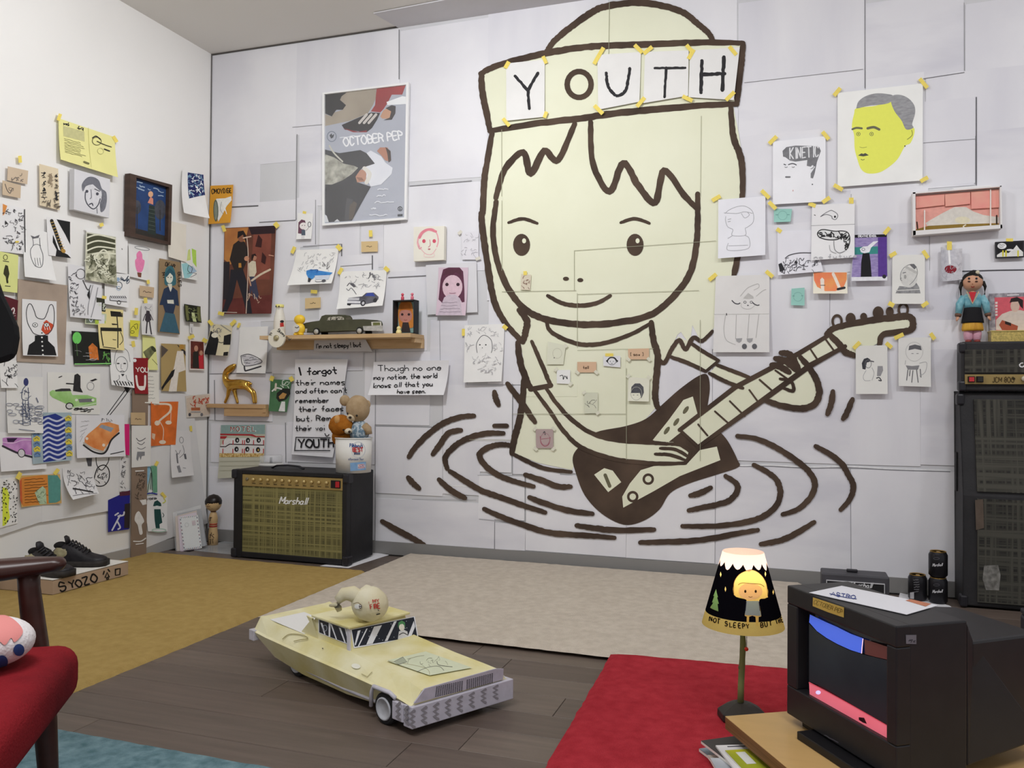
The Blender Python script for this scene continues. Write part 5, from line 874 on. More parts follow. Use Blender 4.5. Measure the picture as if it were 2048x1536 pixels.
BLK=mat('#1d1c1f',.55,noise_amt=.25,scale=8,bump=.15,bscale=120); GOLD=mat('#a8905a',.4,metal=.35,noise_amt=.12,scale=12); PLB=mat('#26252a',.4)
X_,Y_,Z_=V((1,0,0)),V((0,1,0)),V((0,0,1))
# ================================================================ shelves
PINE=mat('#d3b48a',.6,col2='#c2a074',scale=3,stretch=(2,2,14),contrast=(.3,.7)); PINE2=mat('#b8946a',.6,col2='#c9a67a',scale=3,stretch=(1,2,14))
def shelf(name,label,fl,fr,bk,thpx,cl,m):
    Xr=BACK.hit(*bk).x; r=ray(*fr); t=Xr/r.x; s=D-r.y*t; pf=BACK.off(s); zt=pf.hit(*fr).z; xl=pf.hit(*fl).x; th=thpx*depth(pf.hit(*fr))/F
    T=thing(name,label,'shelf',((xl+Xr)/2,D-.01,zt-th)); b=MB(); b.box(((xl+Xr)/2,D-.006-s/2,zt-th/2),(Xr-xl,s-.012,th),m); b.build('board',T,bevel=.001)
    zc=BACK.hit(*cl[1]).z; xc=BACK.hit(*cl[0]).x; b=MB(); b.box(((xc+Xr)/2,D-.022,(zt-th+zc)/2),(Xr-xc,.03,zt-th-zc),m); b.build('cleat',T,bevel=.001)
    b=MB(); b.box((Xr-.012,D-.03-(s*.6-.04)/2-.006,zt-th-.012),(.02,s*.55,.024),m); b.build('bracket',T)
    return T,s,zt,xl,Xr
SH,s1,z1,xa,xb=shelf('wall_shelf','long pale pine wall shelf holding the bottle, model car and portrait box',(519,671),(821,666),(850,667),8,((561,680),(850,697)),PINE)
S2,s2,z2,xc,xd=shelf('wall_shelf','short wooden wall shelf carrying the gold deer',(413,811),(531,809),(540,810),8,((456,821),(540,833)),PINE2)
P1=BACK.off(s1*.5); P1f=BACK.off(s1*.75); U4=TR(520,570,6.024)
def on1(x,pl=None): p=(pl or P1).hit(x,660); return V((p.x,p.y,z1))
def px1(n,pl=None): return n*depth((pl or P1).hit(680,650))/F
# sign on the shelf edge
sheet('shelf_sign','torn cardboard sign of handwriting hung under the long shelf','sign',BACK.off(.05),Q('629 680 731 678 745 703 628 703'),'#cfcdcf',0,base=.0,th=.003,art=lambda A:A.text("I'm not sleepy! but",632,697,9.5,'#1d1c20',1.6,-2,.62))
# milk bottle
p=on1(559); k=px1(1); T=thing('milk_bottle','white milk bottle with yellow cap and painted face on the long shelf','bottle',p)
b=MB(); b.lathe([(11*k,0),(12*k,2*k),(12*k,30*k),(11*k,38*k),(7.5*k,55*k),(7*k,60*k),(8*k,61*k)],p,mat('#e9e4d8',.25,noise_amt=.02)); b.build('glass_body',T); b=MB(); b.lathe([(8.2*k,60*k),(8.6*k,61*k),(8.4*k,66*k),(0,66.5*k)],p,mat('#efe58a',.4)); b.build('cap',T)
A=Art(Cone((p.x,p.y,0),12*k),.0006); A.fill([(560,646),(567,645),(568,653),(560,654)],'#c23a34'); A.ell(564,643,4,2.6,INK); 
for x,y in((552,613),(558,613)): A.ell(x,y,1.2,2,INK)
A.build('painted_face',T)
# wooden disc hung on the shelf end
pd=BACK.off(s1+.012); c=pd.hit(554,676); r=19*depth(c)/F; T=thing('wooden_disc','white round disc lettered around its rim, hung at the left end of the long shelf','disc',c)
b=MB(); b.lathe([(.0,-.006),(r,-.006),(r,.006),(.0,.006)],c,mat('#e9e3d2',.6),32,(X_,Z_,-Y_),False); b.build('plate',T); b=MB(); b.lathe([(r*.3,.005),(r*.3,.012),(r*.18,.016),(0,.016)],c,mat('#b5aa86',.3,metal=.6),20,(X_,Z_,-Y_)); b.build('hub',T)
A=Art(pd,.0075); A.text('Skinny and',556,662,6,INK,1,38,.6); A.text('1957-71',540,668,5,INK,1,62,.6); A.build('lettering',T)
# plain yellow alarm clock (smooth stand-in)
p=on1(599,P1.off(s1*.3)); T=thing('alarm_clock','small plain yellow plastic clock with a round white dial on the long shelf','clock',p); YP=mat('#f2c93a',.35)
b=MB(); b.ball(p+Z_*13*k,(12*k,9*k,13*k),YP); b.build('body',T); b=MB(); b.ball(p+Z_*32*k,(12*k,9*k,10*k),YP); b.build('top',T)
for sx in(-1,1): b=MB(); b.ball(p+V((sx*6*k,-3*k,2.5*k)),(5*k,6*k,3*k),YP,12,8); b.build('foot',T)
b=MB(); b.lathe([(8*k,0),(8*k,1.2*k),(0,1.4*k)],p+V((-2*k,-8.5*k,14*k)),mat('#d8d5cf',.4),20,(X_,Z_,-Y_),False); fo=b.build('dial',T)
A=Art(Plane(p+V((0,-10.2*k,0)),-Y_),.0004); q=(594,656); A.line([q,(598,653)],1.2,INK); A.line([q,(590,654)],1.2,INK); A.build('hand',T)
# paper model car on the shelf
def pf_(x,y,d): return P1.off(d).hit(x,y)
T=thing('paper_car','dark olive paper model car on the long shelf','model car',on1(680)); OL=mat('#4a4a38',.7,noise_amt=.2,scale=14); w=.034
body=U4(520,500,560,490,640,465,720,452,790,442,1120,430,1320,425,1465,435,1480,470,1475,550,1250,560,1110,560,720,575,540,575,515,540)
b=MB(); b.prism([pf_(x,y,-w) for x,y in body],(0,-2*w,0),OL); b.build('body',T)
cab=U4(775,445,805,385,850,370,1000,368,1090,372,1110,395,1120,432)
b=MB(); b.prism([pf_(x,y,-w*.8) for x,y in cab],(0,-1.6*w,0),OL); b.build('cabin',T)
A=Art(P1.off(w*.8),.0006); A.fill(U4(800,440,825,392,860,382,980,380,1010,395,1015,440),'#b9b3a4'); A.fill(U4(1035,395,1085,385,1105,400,1110,428,1040,428),'#5b5648'); A.line(U4(920,382,915,440),1.2,'#2c2b24'); A.scrib([U4(830,395)[0],U4(990,395)[0],U4(1000,435)[0],U4(820,435)[0]],10,'#4a463c',1.2,3,(4,9),2); A.build('window',T)
A=Art(P1.off(w),.0006); A.fill(U4(1240,495,1475,490,1478,555,1250,550),mat('#b5b3ae',.4,noise_amt=.2,scale=60)); A.fill(U4(1340,445,1460,440,1465,490,1345,490),'#cfcdc4'); A.fill(U4(1362,452,1445,450,1448,485,1362,487),'#6d7040'); A.fill(U4(515,525,570,525,565,570,535,575),'#c9c8c2'); A.build('bumper',T)
for x,y in((685,560),(1205,545)):
    c=pf_(*U4(x,y)[0],w); b=MB(); b.lathe([(0,0),(7.5*k,0),(7.5*k,.006),(0,.006)],V((c.x,c.y,z1+7.5*k)),mat('#1d1c1c'),20,(X_,Z_,-Y_),False); wl=b.build('wheel',T); b=MB(); b.lathe([(5*k,.006),(5*k,.009),(0,.010)],V((c.x,c.y,z1+7.5*k)),mat('#b9b7b0',.4),16,(X_,Z_,-Y_)); b.build('hubcap',wl)
for x in(790,1320):
    c=pf_(*U4(x,545)[0],-w); b=MB(); b.lathe([(0,0),(6*k,0),(6*k,.02),(0,.02)],V((c.x,c.y,z1+6*k)),mat('#1d1c1c'),20,(X_,Z_,-Y_),False); b.build('wheel',T)
# portrait box
pfr=BACK.off(s1*.7); q=lambda x,y:pfr.hit(*U4(x,y)[0]); TB='#8fb0a9'; T=thing('portrait_box','black open box framing an orange-haired girl at the right end of the long shelf','box',on1(808)); kb=depth(q(1750,400))/F
a0,a1=q(1597,578),q(1862,175); x0,x1_,zb,zt=a0.x,a1.x,z1,a1.z; dp=.055; yy=a0.y
b=MB(); b.box(((x0+x1_)/2,yy+dp,(zb+zt)/2),(x1_-x0,.004,zt-zb),mat(TB,.7)); b.build('back_panel',T)
for c,sz in((((x0+.003),yy+dp/2,(zb+zt)/2),(.006,dp,zt-zb)),((x1_-.003,yy+dp/2,(zb+zt)/2),(.006,dp,zt-zb)),(((x0+x1_)/2,yy+dp/2,zt-.003),(x1_-x0,dp,.006)),(((x0+x1_)/2,yy+dp/2,zb+.003),(x1_-x0,dp,.006))):
    b=MB(); b.box(c,sz,mat('#24282b',.6)); b.build('side_panel',T)
A=Art(Plane((0,yy+dp-.003,0),-Y_),.001); A.fill(U4(1680,500,1665,330,1690,220,1750,185,1800,195,1835,240,1850,400,1850,500,1800,520,1720,520),'#d98a3c',True); A.ell(*U4(1755,370)[0],13,14,'#c98a7c'); A.fill(U4(1685,310,1700,230,1755,200,1810,225,1830,310,1755,300),'#c9762f'); A.fill(U4(1720,450,1790,450,1815,570,1700,570),'#3c3230')
for x in(1715,1795): A.ell(*U4(x,355)[0],2.6,2.6,'#3b2a2c')
A.line(U4(1735,420,1755,424,1775,420),1.2,'#9a5048'); A.build('portrait',T)
for x,c,l in((1690,'#d9586a','pink bird-shaped peg standing at the left on the portrait box'),(1807,'#e07a8a','pink bird-shaped peg standing at the right on the portrait box')):
    p=q(x,172); p=V((p.x,yy+dp*.5,zt)); T2_=thing('figurine',l,'figurine',p); b=MB(); b.lathe([(2*kb,0),(3*kb,1*kb),(3.4*kb,6*kb),(2*kb,9*kb)],p,mat(c,.5),10); b.build('body',T2_); b=MB(); b.ball(p+Z_*12*kb,3*kb,mat(c,.5),10,8); b.build('head',T2_); b=MB(); b.lathe([(1.2*kb,0),(0,3*kb)],p+V((-2*kb,0,12*kb)),mat('#efe3dc'),8,(Y_,Z_,-X_)); b.build('beak',T2_)
p=q(1685,570); p=V((p.x,yy-.012,z1)); T2_=thing('figurine','tiny cream yellow figurine in front of the portrait box','figurine',p); m=mat('#efe0a0',.5)
b=MB(); b.lathe([(5*kb,0),(6*kb,3*kb),(4*kb,8*kb)],p,m,12); b.build('body',T2_); b=MB(); b.ball(p+Z_*11*kb,4.4*kb,m,12,8); b.build('head',T2_)
# ================================================================ gold deer
Pd=BACK.off(s2*.5); B6=TR(410,700,5.91); dp_=lambda x,y,o=0:Pd.off(o).hit(*B6(x,y)[0]); GD=mat('#c99f4a',.22,metal=.9,noise_amt=.15,scale=20); kd=depth(dp_(400,400))/F/5.91
T=thing('deer_figurine','gold metallic deer figurine with raised head on the short shelf','figurine',V((dp_(400,650).x,Pd.o.y,z2)))
g=[dp_(300,400),dp_(400,400),dp_(490,395),dp_(262,395),dp_(236,330),dp_(246,262),dp_(296,222),dp_(362,172),dp_(555,405),
 dp_(285,455,.012),dp_(268,550,.012),dp_(232,645,.012),dp_(345,470,-.012),dp_(368,560,-.012),dp_(388,640,-.012),dp_(500,440,.012),dp_(560,505,.012),dp_(572,570,.012),dp_(580,642,.012),dp_(500,440,-.014),dp_(585,500,-.014),dp_(598,570,-.014),dp_(600,640,-.014),dp_(520,390)]
for i in(11,14,18,22): g[i].z=z2+.003
skin('body',g,[(0,1),(1,2),(0,3),(3,4),(4,5),(5,6),(6,7),(2,23),(23,8),(0,9),(9,10),(10,11),(0,12),(12,13),(13,14),(2,15),(15,16),(16,17),(17,18),(2,19),(19,20),(20,21),(21,22)],[x*kd*1.12 for x in(64,58,56,50,34,36,42,20,9,26,17,15,26,17,15,34,20,15,15,32,20,15,15,22)],GD,T)
hx_=(dp_(362,172)-dp_(250,258)).normalized(); hz_=hx_.cross(Y_).normalized(); b=MB(); b.ball(dp_(290,228),(52*kd,26*kd,32*kd),GD,18,12,(hx_,Y_,hz_)); b.ball(dp_(345,184),(30*kd,17*kd,17*kd),GD,14,10,(hx_,Y_,hz_)); b.build('head',T)
for o in(.014,-.014):
    b=MB(); c=dp_(240,248,o); b.ball(c,(16*kd,7*kd,30*kd),GD,10,8); b.build('ear',T)
# ================================================================ combo amplifier
f0=floor_pt(473,1113); f1=floor_pt(694,1133); ax0,ax1,ay,aw=f0.x,f1.x,(f0.y+f1.y)/2,.27; ah=zat(479,938,f0)
T=thing('guitar_amplifier','black combo guitar amplifier with olive grille standing by the room corner','amplifier',((ax0+ax1)/2,ay+aw/2,0))
AF=Plane((0,ay,0),-Y_); U7=TR(460,900,6.144); fp=lambda x,y,d=0:AF.hit(*U7(x,y)[0],d)
b=MB(); b.box(((ax0+ax1)/2,ay+aw/2+.01,ah/2+.004),(ax1-ax0,aw-.02,ah-.008),BLK); b.build('cabinet',T,bevel=.006)
gx0,gx1=fp(170,900).x,fp(1400,900).x; gz0=fp(170,1240).z; gz1=fp(200,440).z; gz2=fp(200,290).z
for c,sz in((((ax0+gx0)/2,ay,ah/2+.004),(gx0-ax0,.04,ah-.01)),((ax1-(ax1-gx1)/2,ay,ah/2+.004),(ax1-gx1,.04,ah-.01)),(((gx0+gx1)/2,ay,gz0/2+.004),(gx1-gx0,.04,gz0-.008)),(((gx0+gx1)/2,ay,(gz2+ah)/2),(gx1-gx0,.04,ah-gz2))):
    b=MB(); b.box(c,sz,BLK); b.build('front_frame',T,bevel=.003)
b=MB(); b.box(((gx0+gx1)/2,ay-.002,(gz0+gz1)/2),(gx1-gx0,.02,gz1-gz0),weave('#4f4b2c','#8b8452',120,120)); b.build('grille_cloth',T)
b=MB(); b.box(((gx0+gx1)/2,ay-.006,(gz1+gz2)/2),(gx1-gx0,.02,gz2-gz1-.004),GOLD); cp=b.build('control_panel',T)
zk=(gz1+gz2)/2+.006
for i in range(11):
    x=gx0+(gx1-gx0)*(.12+.073*i); b=MB(); b.lathe([(.009,0),(.009,.01),(.006,.014),(0,.014)],(x,ay-.016,zk),mat('#cdb67e',.3,metal=.5),14,(X_,Z_,-Y_)); b.build('knob',cp)
    b=MB(); b.box((x,ay-.0165,zk-.022),(.02,.001,.004),mat('#4a3d22')); b.build('marking',cp)
b=MB(); b.lathe([(.009,0),(.009,.004),(.005,.006),(0,.004)],(gx0+(gx1-gx0)*.05,ay-.016,zk),mat('#8a8370',.3,metal=.7),14,(X_,Z_,-Y_)); b.build('input_jack',cp)
b=MB(); x=gx0+(gx1-gx0)*.935; b.box((x,ay-.018,(gz1+gz2)/2),(.055,.006,.04),mat('#1c1517')); b.build('switch_plate',cp); b=MB(); b.box((x+.013,ay-.022,(gz1+gz2)/2),(.022,.006,.03),mat('#b3242c',.4)); b.build('power_switch',cp)
A=Art(AF,.014); A.text('Marshall',*U7(625,655)[0],14,'#eeeeee',2.2,2,.62,.92,.28,.015); A.build('logo_script',T)
for x in(ax0+.004,ax1-.004):
    for z in(.028,ah-.024): b=MB(); b.box((x,ay+.0,z),(.035,.055,.05),PLB); b.build('corner_cap',T,bevel=.008)
b=MB(); mx=(ax0+ax1)/2-.1; b.tube([(mx-.1,ay+.12,ah+.003),(mx-.07,ay+.12,ah+.016),(mx,ay+.12,ah+.02),(mx+.07,ay+.12,ah+.016),(mx+.1,ay+.12,ah+.003)],[.012]*5,PLB,8,flat=.4); b.build('handle',T)
# paper sheet under the amplifier and plastic sleeve on the floor
def flatsheet(name,label,cat,px,m,z=.0008,th=.0008,**k):
    P=[floor_pt(x,y,z) for x,y in px]; b=MB(); b.prism(P,(0,0,th),m); c=sum(P,V((0,0,0)))/len(P); return b.build(name,None,label=label,cat=cat,origin=c,**k)
flatsheet('paper_sheet','white paper sheet on the floor poking out under the amplifier','paper',[(640,1132),(697,1136),(778,1110),(742,1104)],mat('#e9e8ec',.8),z=.0135 if 0 else .0008)
PLA=mat('#e9edf0',.12,alpha=.35,spec=.6)
flatsheet('plastic_sleeve','clear shiny plastic sleeve lying on the floor left of the amplifier','plastic bag',[(388,1101),(436,1086),(478,1078),(476,1110),(440,1107)],PLA,th=.003)
# ---- on the amplifier: flour bucket with two bears, disc case
p=Plane((0,ay+.1,0),-Y_).hit(707,930); p.z=ah+.001; k=depth(p)/F; r0=34.5*k; r1=36.5*k; hb=68*k
T=thing('flour_bucket','white cardboard flour bucket printed in blue and red on the amplifier','bucket',p); WB_=mat('#e6e4df',.5)
b=MB(); b.lathe([(0,.002),(r0,0),(r1,hb),(r1-.003,hb),(r0-.003,.006),(0,.006)],p,WB_,40); b.build('tub',T); b=MB(); b.lathe([(r1+.0005,hb-.004),(r1+.003,hb-.002),(r1+.003,hb+.003),(r1-.004,hb+.003),(r1-.004,hb-.004)],p,WB_,40); b.build('rim',T)
cn=Cone((p.x,p.y,0),r0,ah,(r1-r0)/hb); U5=TR(560,700,5.689); A=Art(cn,.001)
A.fill(U5(637,1010,740,1018,860,1020,960,1016,1035,1005,1035,990,960,1000,860,1004,740,1002,637,995),'#8fb0cf'); A.ell(*U5(890,1135)[0],14,16,'#c9d3df',ring=.8); A.text("Pillsbury's",*U5(795,1105)[0],7.5,'#3c5a94',1.3,0,.42); A.text('BEST',*U5(828,1155)[0],7.5,'#c23438',1.8,0,.62); A.text('XXXX',*U5(842,1190)[0],4,'#33426c',1.3,0,.7); A.text('all purpose flour',*U5(780,1252)[0],4.4,'#77809a',.9,0,.5); A.fill(U5(798,1285,978,1272,978,1365,800,1378),'#7fa6cf'); A.fill(U5(885,1300,970,1292,970,1345,885,1352),'#e6dcdc'); A.lines(U5(888,1302,968,1296,968,1342,888,1350),3,'#c25a5c',1.1,3,.9,.4); A.build('printed_label',T)
BT=mat('#b9a283',.95,col2='#a68d6c',scale=30,bump=.6,bscale=260,spec=.1); BG=mat('#b5742c',.95,col2='#95571c',scale=25,bump=.8,bscale=220,spec=.1)
def bp(x,y,d): return at(*U5(x,y)[0],depth(p)+d)
T=thing('teddy_bear','larger faded tan teddy bear in a checked shirt sitting in the bucket','teddy bear',bp(890,1000,0)); 
HB=Ball(bp(885,668,0),(24*k,22*k,27*k)); b=MB(); b.ball(HB.c,HB.r,BT,24,16,lump=.04,seed=3); hd=b.build('head',T); MZ=Ball(HB.hit(*U5(812,770)[0],-.004),(9*k,11*k,8*k)); b=MB(); b.ball(MZ.c,MZ.r,mat('#cdbb9d',.95,bump=.4,scale=200),14,10); b.build('muzzle',hd); b=MB(); b.ball(MZ.hit(*U5(798,768)[0],.0),(3.4*k,2.5*k,2.6*k),mat('#2a201c',.4),10,8); b.build('nose',hd)
for x,y,d in((873,747,-.034),(770,722,-.02)): b=MB(); b.ball(HB.hit(*U5(x,y)[0],.001),2.2*k,mat('#1c1512',.15),10,8); b.build('eye',hd)
b=MB(); b.ball(bp(738,575,.0),(11.5*k,6*k,11*k),BT,14,10,lump=.05); b.build('ear',hd); b=MB(); b.ball(bp(990,620,.03),(8*k,4*k,9*k),BT,14,10); b.build('ear',hd)
b=MB(); b.ball(bp(900,930,.0),(21*k,18*k,24*k),mat('#b9c4cb',.9,col2='#6d8698',scale=70,contrast=(.45,.55)),18,12); b.build('shirt',T); b=MB(); b.tube([bp(960,870,-.02),bp(1000,900,-.03),bp(1010,960,-.03)],[9*k,8*k,7*k],BT,10); b.build('arm',T)
T=thing('teddy_bear','small ginger teddy bear leaning over the left rim of the bucket','teddy bear',bp(690,990,-.02))
HB=Ball(bp(690,855,-.02),(24*k,22*k,21*k)); b=MB(); b.ball(HB.c,HB.r,BG,24,16,lump=.06,seed=7,fr=14); hd=b.build('head',T); MZ=Ball(HB.hit(*U5(775,922)[0],.002),(8*k,8*k,6*k)); b=MB(); b.ball(MZ.c,MZ.r,mat('#dcd0b8',.95,bump=.4,scale=200),14,10); b.build('muzzle',hd); b=MB(); b.ball(MZ.hit(*U5(790,930)[0],.0),(3*k,2.4*k,2.6*k),mat('#33251c',.4),10,8); b.build('nose',hd); b=MB(); b.ball(HB.hit(*U5(724,910)[0],.002),1.9*k,mat('#1c1512',.15),8,6); b.build('eye',hd)
b=MB(); b.ball(HB.hit(*U5(650,792)[0],.0),(6*k,5*k,9*k),mat('#c9965a',.95,bump=.5,scale=150),12,8); b.build('ear',hd); b=MB(); b.ball(bp(700,990,-.0),(20*k,16*k,20*k),BG,16,10,lump=.06); b.build('body',T)
c=floor_pt(542,931,ah); k=depth(c)/F; T=thing('disc_spindle_case','clear round disc spindle case on the left of the amplifier top','case',c)
b=MB(); b.lathe([(0,.0),(24*k,0),(24*k,3.5*k),(22*k,5*k),(0,5*k)],c,mat('#d9d8d4',.4),32); b.build('base',T); b=MB(); b.lathe([(22*k,5*k),(22*k,19*k),(21*k,20*k),(0,20.5*k)],c,mat('#eef0f2',.08,alpha=.28,spec=.6),32); b.build('cover',T); b=MB(); b.lathe([(2.6*k,5*k),(2.6*k,16*k),(0,16*k)],c,mat('#9a9a9e',.4),12); b.build('spindle',T)
# ================================================================ kokeshi, envelopes, shoe box, shoes
c=floor_pt(426,1090); k=depth(c)/F; T=thing('wooden_doll','turned wooden doll with black bobbed hair in the room corner','doll',c); WD=mat('#d6b483',.4,noise_amt=.06,scale=10)
b=MB(); b.lathe([(0,0),(9.8*k,0),(9.6*k,18*k),(8*k,34*k),(7*k,40*k),(8.6*k,46*k),(8.8*k,54*k),(7*k,62*k),(5*k,66*k),(4*k,68*k)],c,WD,24); b.build('body',T); hc=c+Z_*84*k; b=MB(); b.ball(hc,(16*k,16*k,17*k),WD,24,16); hd=b.build('head',T)
b=MB(); b.lathe([(16.2*k,-2*k),(16.6*k,4*k),(14.5*k,9.5*k),(9*k,15*k),(0,17.8*k)],hc,mat('#221b1a',.35),24); b.build('hair',hd)
for z,cc in((36,'#a33a34'),(41,'#c2503e'),(66,'#6b3a2c')): b=MB(); r=7.4*k if z<60 else 4.8*k; b.lathe([(r,z*k),(r+.8*k,(z+1)*k),(r+.8*k,(z+2.5)*k),(r,(z+3.5)*k)],c,mat(cc,.4),20); b.build('band',T)
S=Ball(hc,(16*k,16*k,17*k)); A=Art(S,.0012); A.fill([(412,1001),(437,998),(438,1014),(430,1021),(416,1020)],mat('#d6b483',.4))
for x in(411.5,425): A.ell(x,1003,2.8,4.4,'#2a1d1a'); A.ell(x+.6,1001.5,.8,1,'#e6dcd0')
A.line([(414,1012),(417,1013),(420,1012)],1,'#7d4a3c'); A.build('face',hd)
A=Art(Cone((c.x,c.y,0),9.6*k),.001); 
for P in([(419,1036),(424,1035)],[(421,1034),(420,1042)],[(419,1070),(428,1069)],[(423,1065),(420,1076)],[(423,1070),(428,1076)],[(419,1079),(427,1078)],[(422,1078),(421,1088)],[(425,1078),(426,1087)]): A.line(P,1.3,'#3c2a22',smooth=False)
A.build('brush_writing',T)
T=thing('envelope_bundle','bundle of airmail envelopes in a clear sleeve leaning in the room corner','envelopes',floor_pt(380,1100)); PE=Plane(floor_pt(385,1101),(.42,-.86,.26))
for q,col,o in((((352,1026),(400,1016),(412,1090),(356,1099)),'#8d8f93',-.03),(((349,1032),(392,1020),(402,1096),(352,1102)),'#cdb7a4',-.018),(((355,1033),(392,1024),(400,1098),(360,1103)),'#dcc6d6',-.009),(((359,1034),(396,1030),(404,1096),(368,1101)),'#e3e4e2',0.0)):
    b=MB(); b.prism([PE.hit(x,y,o) for x,y in q],PE.n*.003,mat(col,.7)); en=b.build('envelope',T)
A=Art(PE,.0036); e=((361,1036),(394,1032),(402,1094),(369,1099))
for a_,c_ in((0,1),(1,2),(2,3),(3,0)):
    for i in range(9):
        t=(i+.3)/9; u=(i+.7)/9; A.line([(e[a_][0]*(1-t)+e[c_][0]*t,e[a_][1]*(1-t)+e[c_][1]*t),(e[a_][0]*(1-u)+e[c_][0]*u,e[a_][1]*(1-u)+e[c_][1]*u)],2.2,'#8a4a58' if i%2 else '#3f4a6c',smooth=False)
A.ell(374,1050,3.6,4,'#b5b4b8',ring=.8); A.fill([(384,1042),(391,1041),(392,1050),(385,1051)],'#c9b3b8'); A.build('stripe_border',en)
b=MB(); b.prism([PE.hit(x,y,.006) for x,y in((346,1026),(402,1010),(412,1092),(352,1104))],PE.n*.001,mat('#eef0f2',.1,alpha=.16,spec=.6)); b.build('clear_sleeve',T)
# cardboard box lid with shoes
bx0,by0,by1=-3.03,2.78,3.21; bz=.0145; bh=.062; bw=.315; T=thing('shoe_box','low cardboard box lettered in black under the sneakers','box',(bx0-bw/2,(by0+by1)/2,bz)); KB=mat('#b39b84',.8,noise_amt=.05,scale=10)
for c,sz in(((bx0-.003,(by0+by1)/2,bz+bh/2),(.006,by1-by0,bh)),((bx0-bw+.003,(by0+by1)/2,bz+bh/2),(.006,by1-by0,bh)),((bx0-bw/2,by0+.003,bz+bh/2),(bw-.012,.006,bh)),((bx0-bw/2,by1-.003,bz+bh/2),(bw-.012,.006,bh))): b=MB(); b.box(c,sz,KB); b.build('side_wall',T)
b=MB(); b.box((bx0-bw/2,(by0+by1)/2,bz+bh),(bw,by1-by0,.004),mat('#ece9e2',.8)); b.build('lid',T)
A=Art(Plane((bx0,0,0),X_),.001); U9=TR(0,920,5.12); LK=mat('#15130f',.85)
for i,(ch,x,y,h) in enumerate((('S',620,1345,17),('Y',718,1310,13),('O',785,1305,14),('Z',862,1280,14),('O',940,1255,15))): q=U9(x,y)[0]; A.text(ch,q[0],q[1],h,LK,3,-15,.8)
for P in(U9(1065,1140,1055,1170),U9(1105,1120,1120,1140),U9(1075,1200,1095,1150,1115,1195),U9(1090,1205,1105,1200,1110,1218,1092,1222,1090,1205),U9(1180,1120,1180,1180,1225,1172,1228,1110,1180,1120)): A.line(P,2.6,LK,smooth=False)
A.build('lettering',T)
def shoe(label,toe,heel,zb,L,seed,flip):
    d=(toe-heel); d.z=0; d.normalize(); s=V((-d.y,d.x,0)); o=V((heel.x,heel.y,zb)); T=thing('sneaker',label,'shoe',o+d*L/2,group='pair of paint-splashed black sneakers')
    BK=mat('#262428',.45,noise_amt=.3,scale=30,bump=.25,bscale=90); SO=mat('#2f2b29',.7,noise_amt=.4,scale=40)
    st=[(0,.028,.052),(.06,.036,.082),(.16,.038,.098),(.30,.039,.112),(.40,.039,.105),(.52,.042,.085),(.66,.046,.062),(.80,.048,.05),(.92,.042,.045),(1.0,.020,.034)]
    vs=[];fs=[];n=13
    for t,w,h in st:
        for i in range(n):
            a=math.pi*i/(n-1); cx=math.cos(a); sx=math.sin(a)
            vs.append(o+d*(t*L)+s*(w*(abs(cx)**.6)*(1 if cx>0 else -1)*(1-.35*sx**3))+Z_*(.022+(h-.022)*sx**.75))
    for j in range(len(st)-1):
        for i in range(n-1): fs.append((j*n+i,j*n+i+1,(j+1)*n+i+1,(j+1)*n+i))
    fs+=[tuple(range(n)),tuple(range((len(st)-1)*n,len(st)*n))]
    b=MB(); b.add(vs,fs,BK,True); b.build('upper',T,sub=1)
    vs=[];fs=[]
    for t,w,h in st: 
        for sg,z in((1,0),(-1,0),(-1,.026),(1,.026)): vs.append(o+d*((t*1.03-.015)*L)+s*sg*(w+.005)+Z_*z)
    for j in range(len(st)-1):
        for i in range(4): fs.append((j*4+i,j*4+(i+1)%4,(j+1)*4+(i+1)%4,(j+1)*4+i))
    fs+=[(0,1,2,3),tuple(range(len(st)*4-4,len(st)*4))]
    b=MB(); b.add(vs,fs,SO,True); b.build('sole',T)
    for i in range(6):
        t=.36+.06*i; h=[.113,.109,.10,.09,.079,.069][i]; b=MB(); b.tube([o+d*(t*L)+s*.026+Z_*(h-.012),o+d*(t*L+.004)+Z_*(h+.004),o+d*(t*L)-s*.026+Z_*(h-.012)],[.0045]*3,PLB,6); b.build('lace',T)
    b=MB(); b.ball(o+d*(.16*L)+Z_*.094,(.03,.026,.018),mat('#141315',.8),14,8,(d,s,Z_)); b.build('collar_opening',T)
    b=MB(); b.tube([o+d*(.30*L)+Z_*.105,o+d*(.27*L)+Z_*.13,o+d*(.24*L)+Z_*.138],[.022,.02,.012],BK,8,flat=.4); b.build('tongue',T)
    for sd in((-1,1) if 1 else ()):
        b=MB(); b.ball(o+d*(.20*L)+s*sd*.0335+Z_*.062,(.034,.007,.024),mat('#b5ad8a',.7,col2='#8f8668',scale=40),16,8,(d,s,Z_),lump=.5,seed=seed); b.build('paint_splash',T)
zs=bz+bh+.003
t1,h1=floor_pt(214,1130,zs),floor_pt(121,1131,zs); t2,h2=floor_pt(140,1153,zs),floor_pt(56,1143,zs)
for l,t_,h_,sd in(('paint-splashed black sneaker at the front with its toe to the right, on the box',t1,h1,2),('paint-splashed black sneaker half hidden behind the chair arm, on the box',t2,h2,5)):
    L_=max(.25,min(.29,(t_-h_).length)); shoe(l,t_,t_+(h_-t_).normalized()*L_,zs,L_,sd,0)
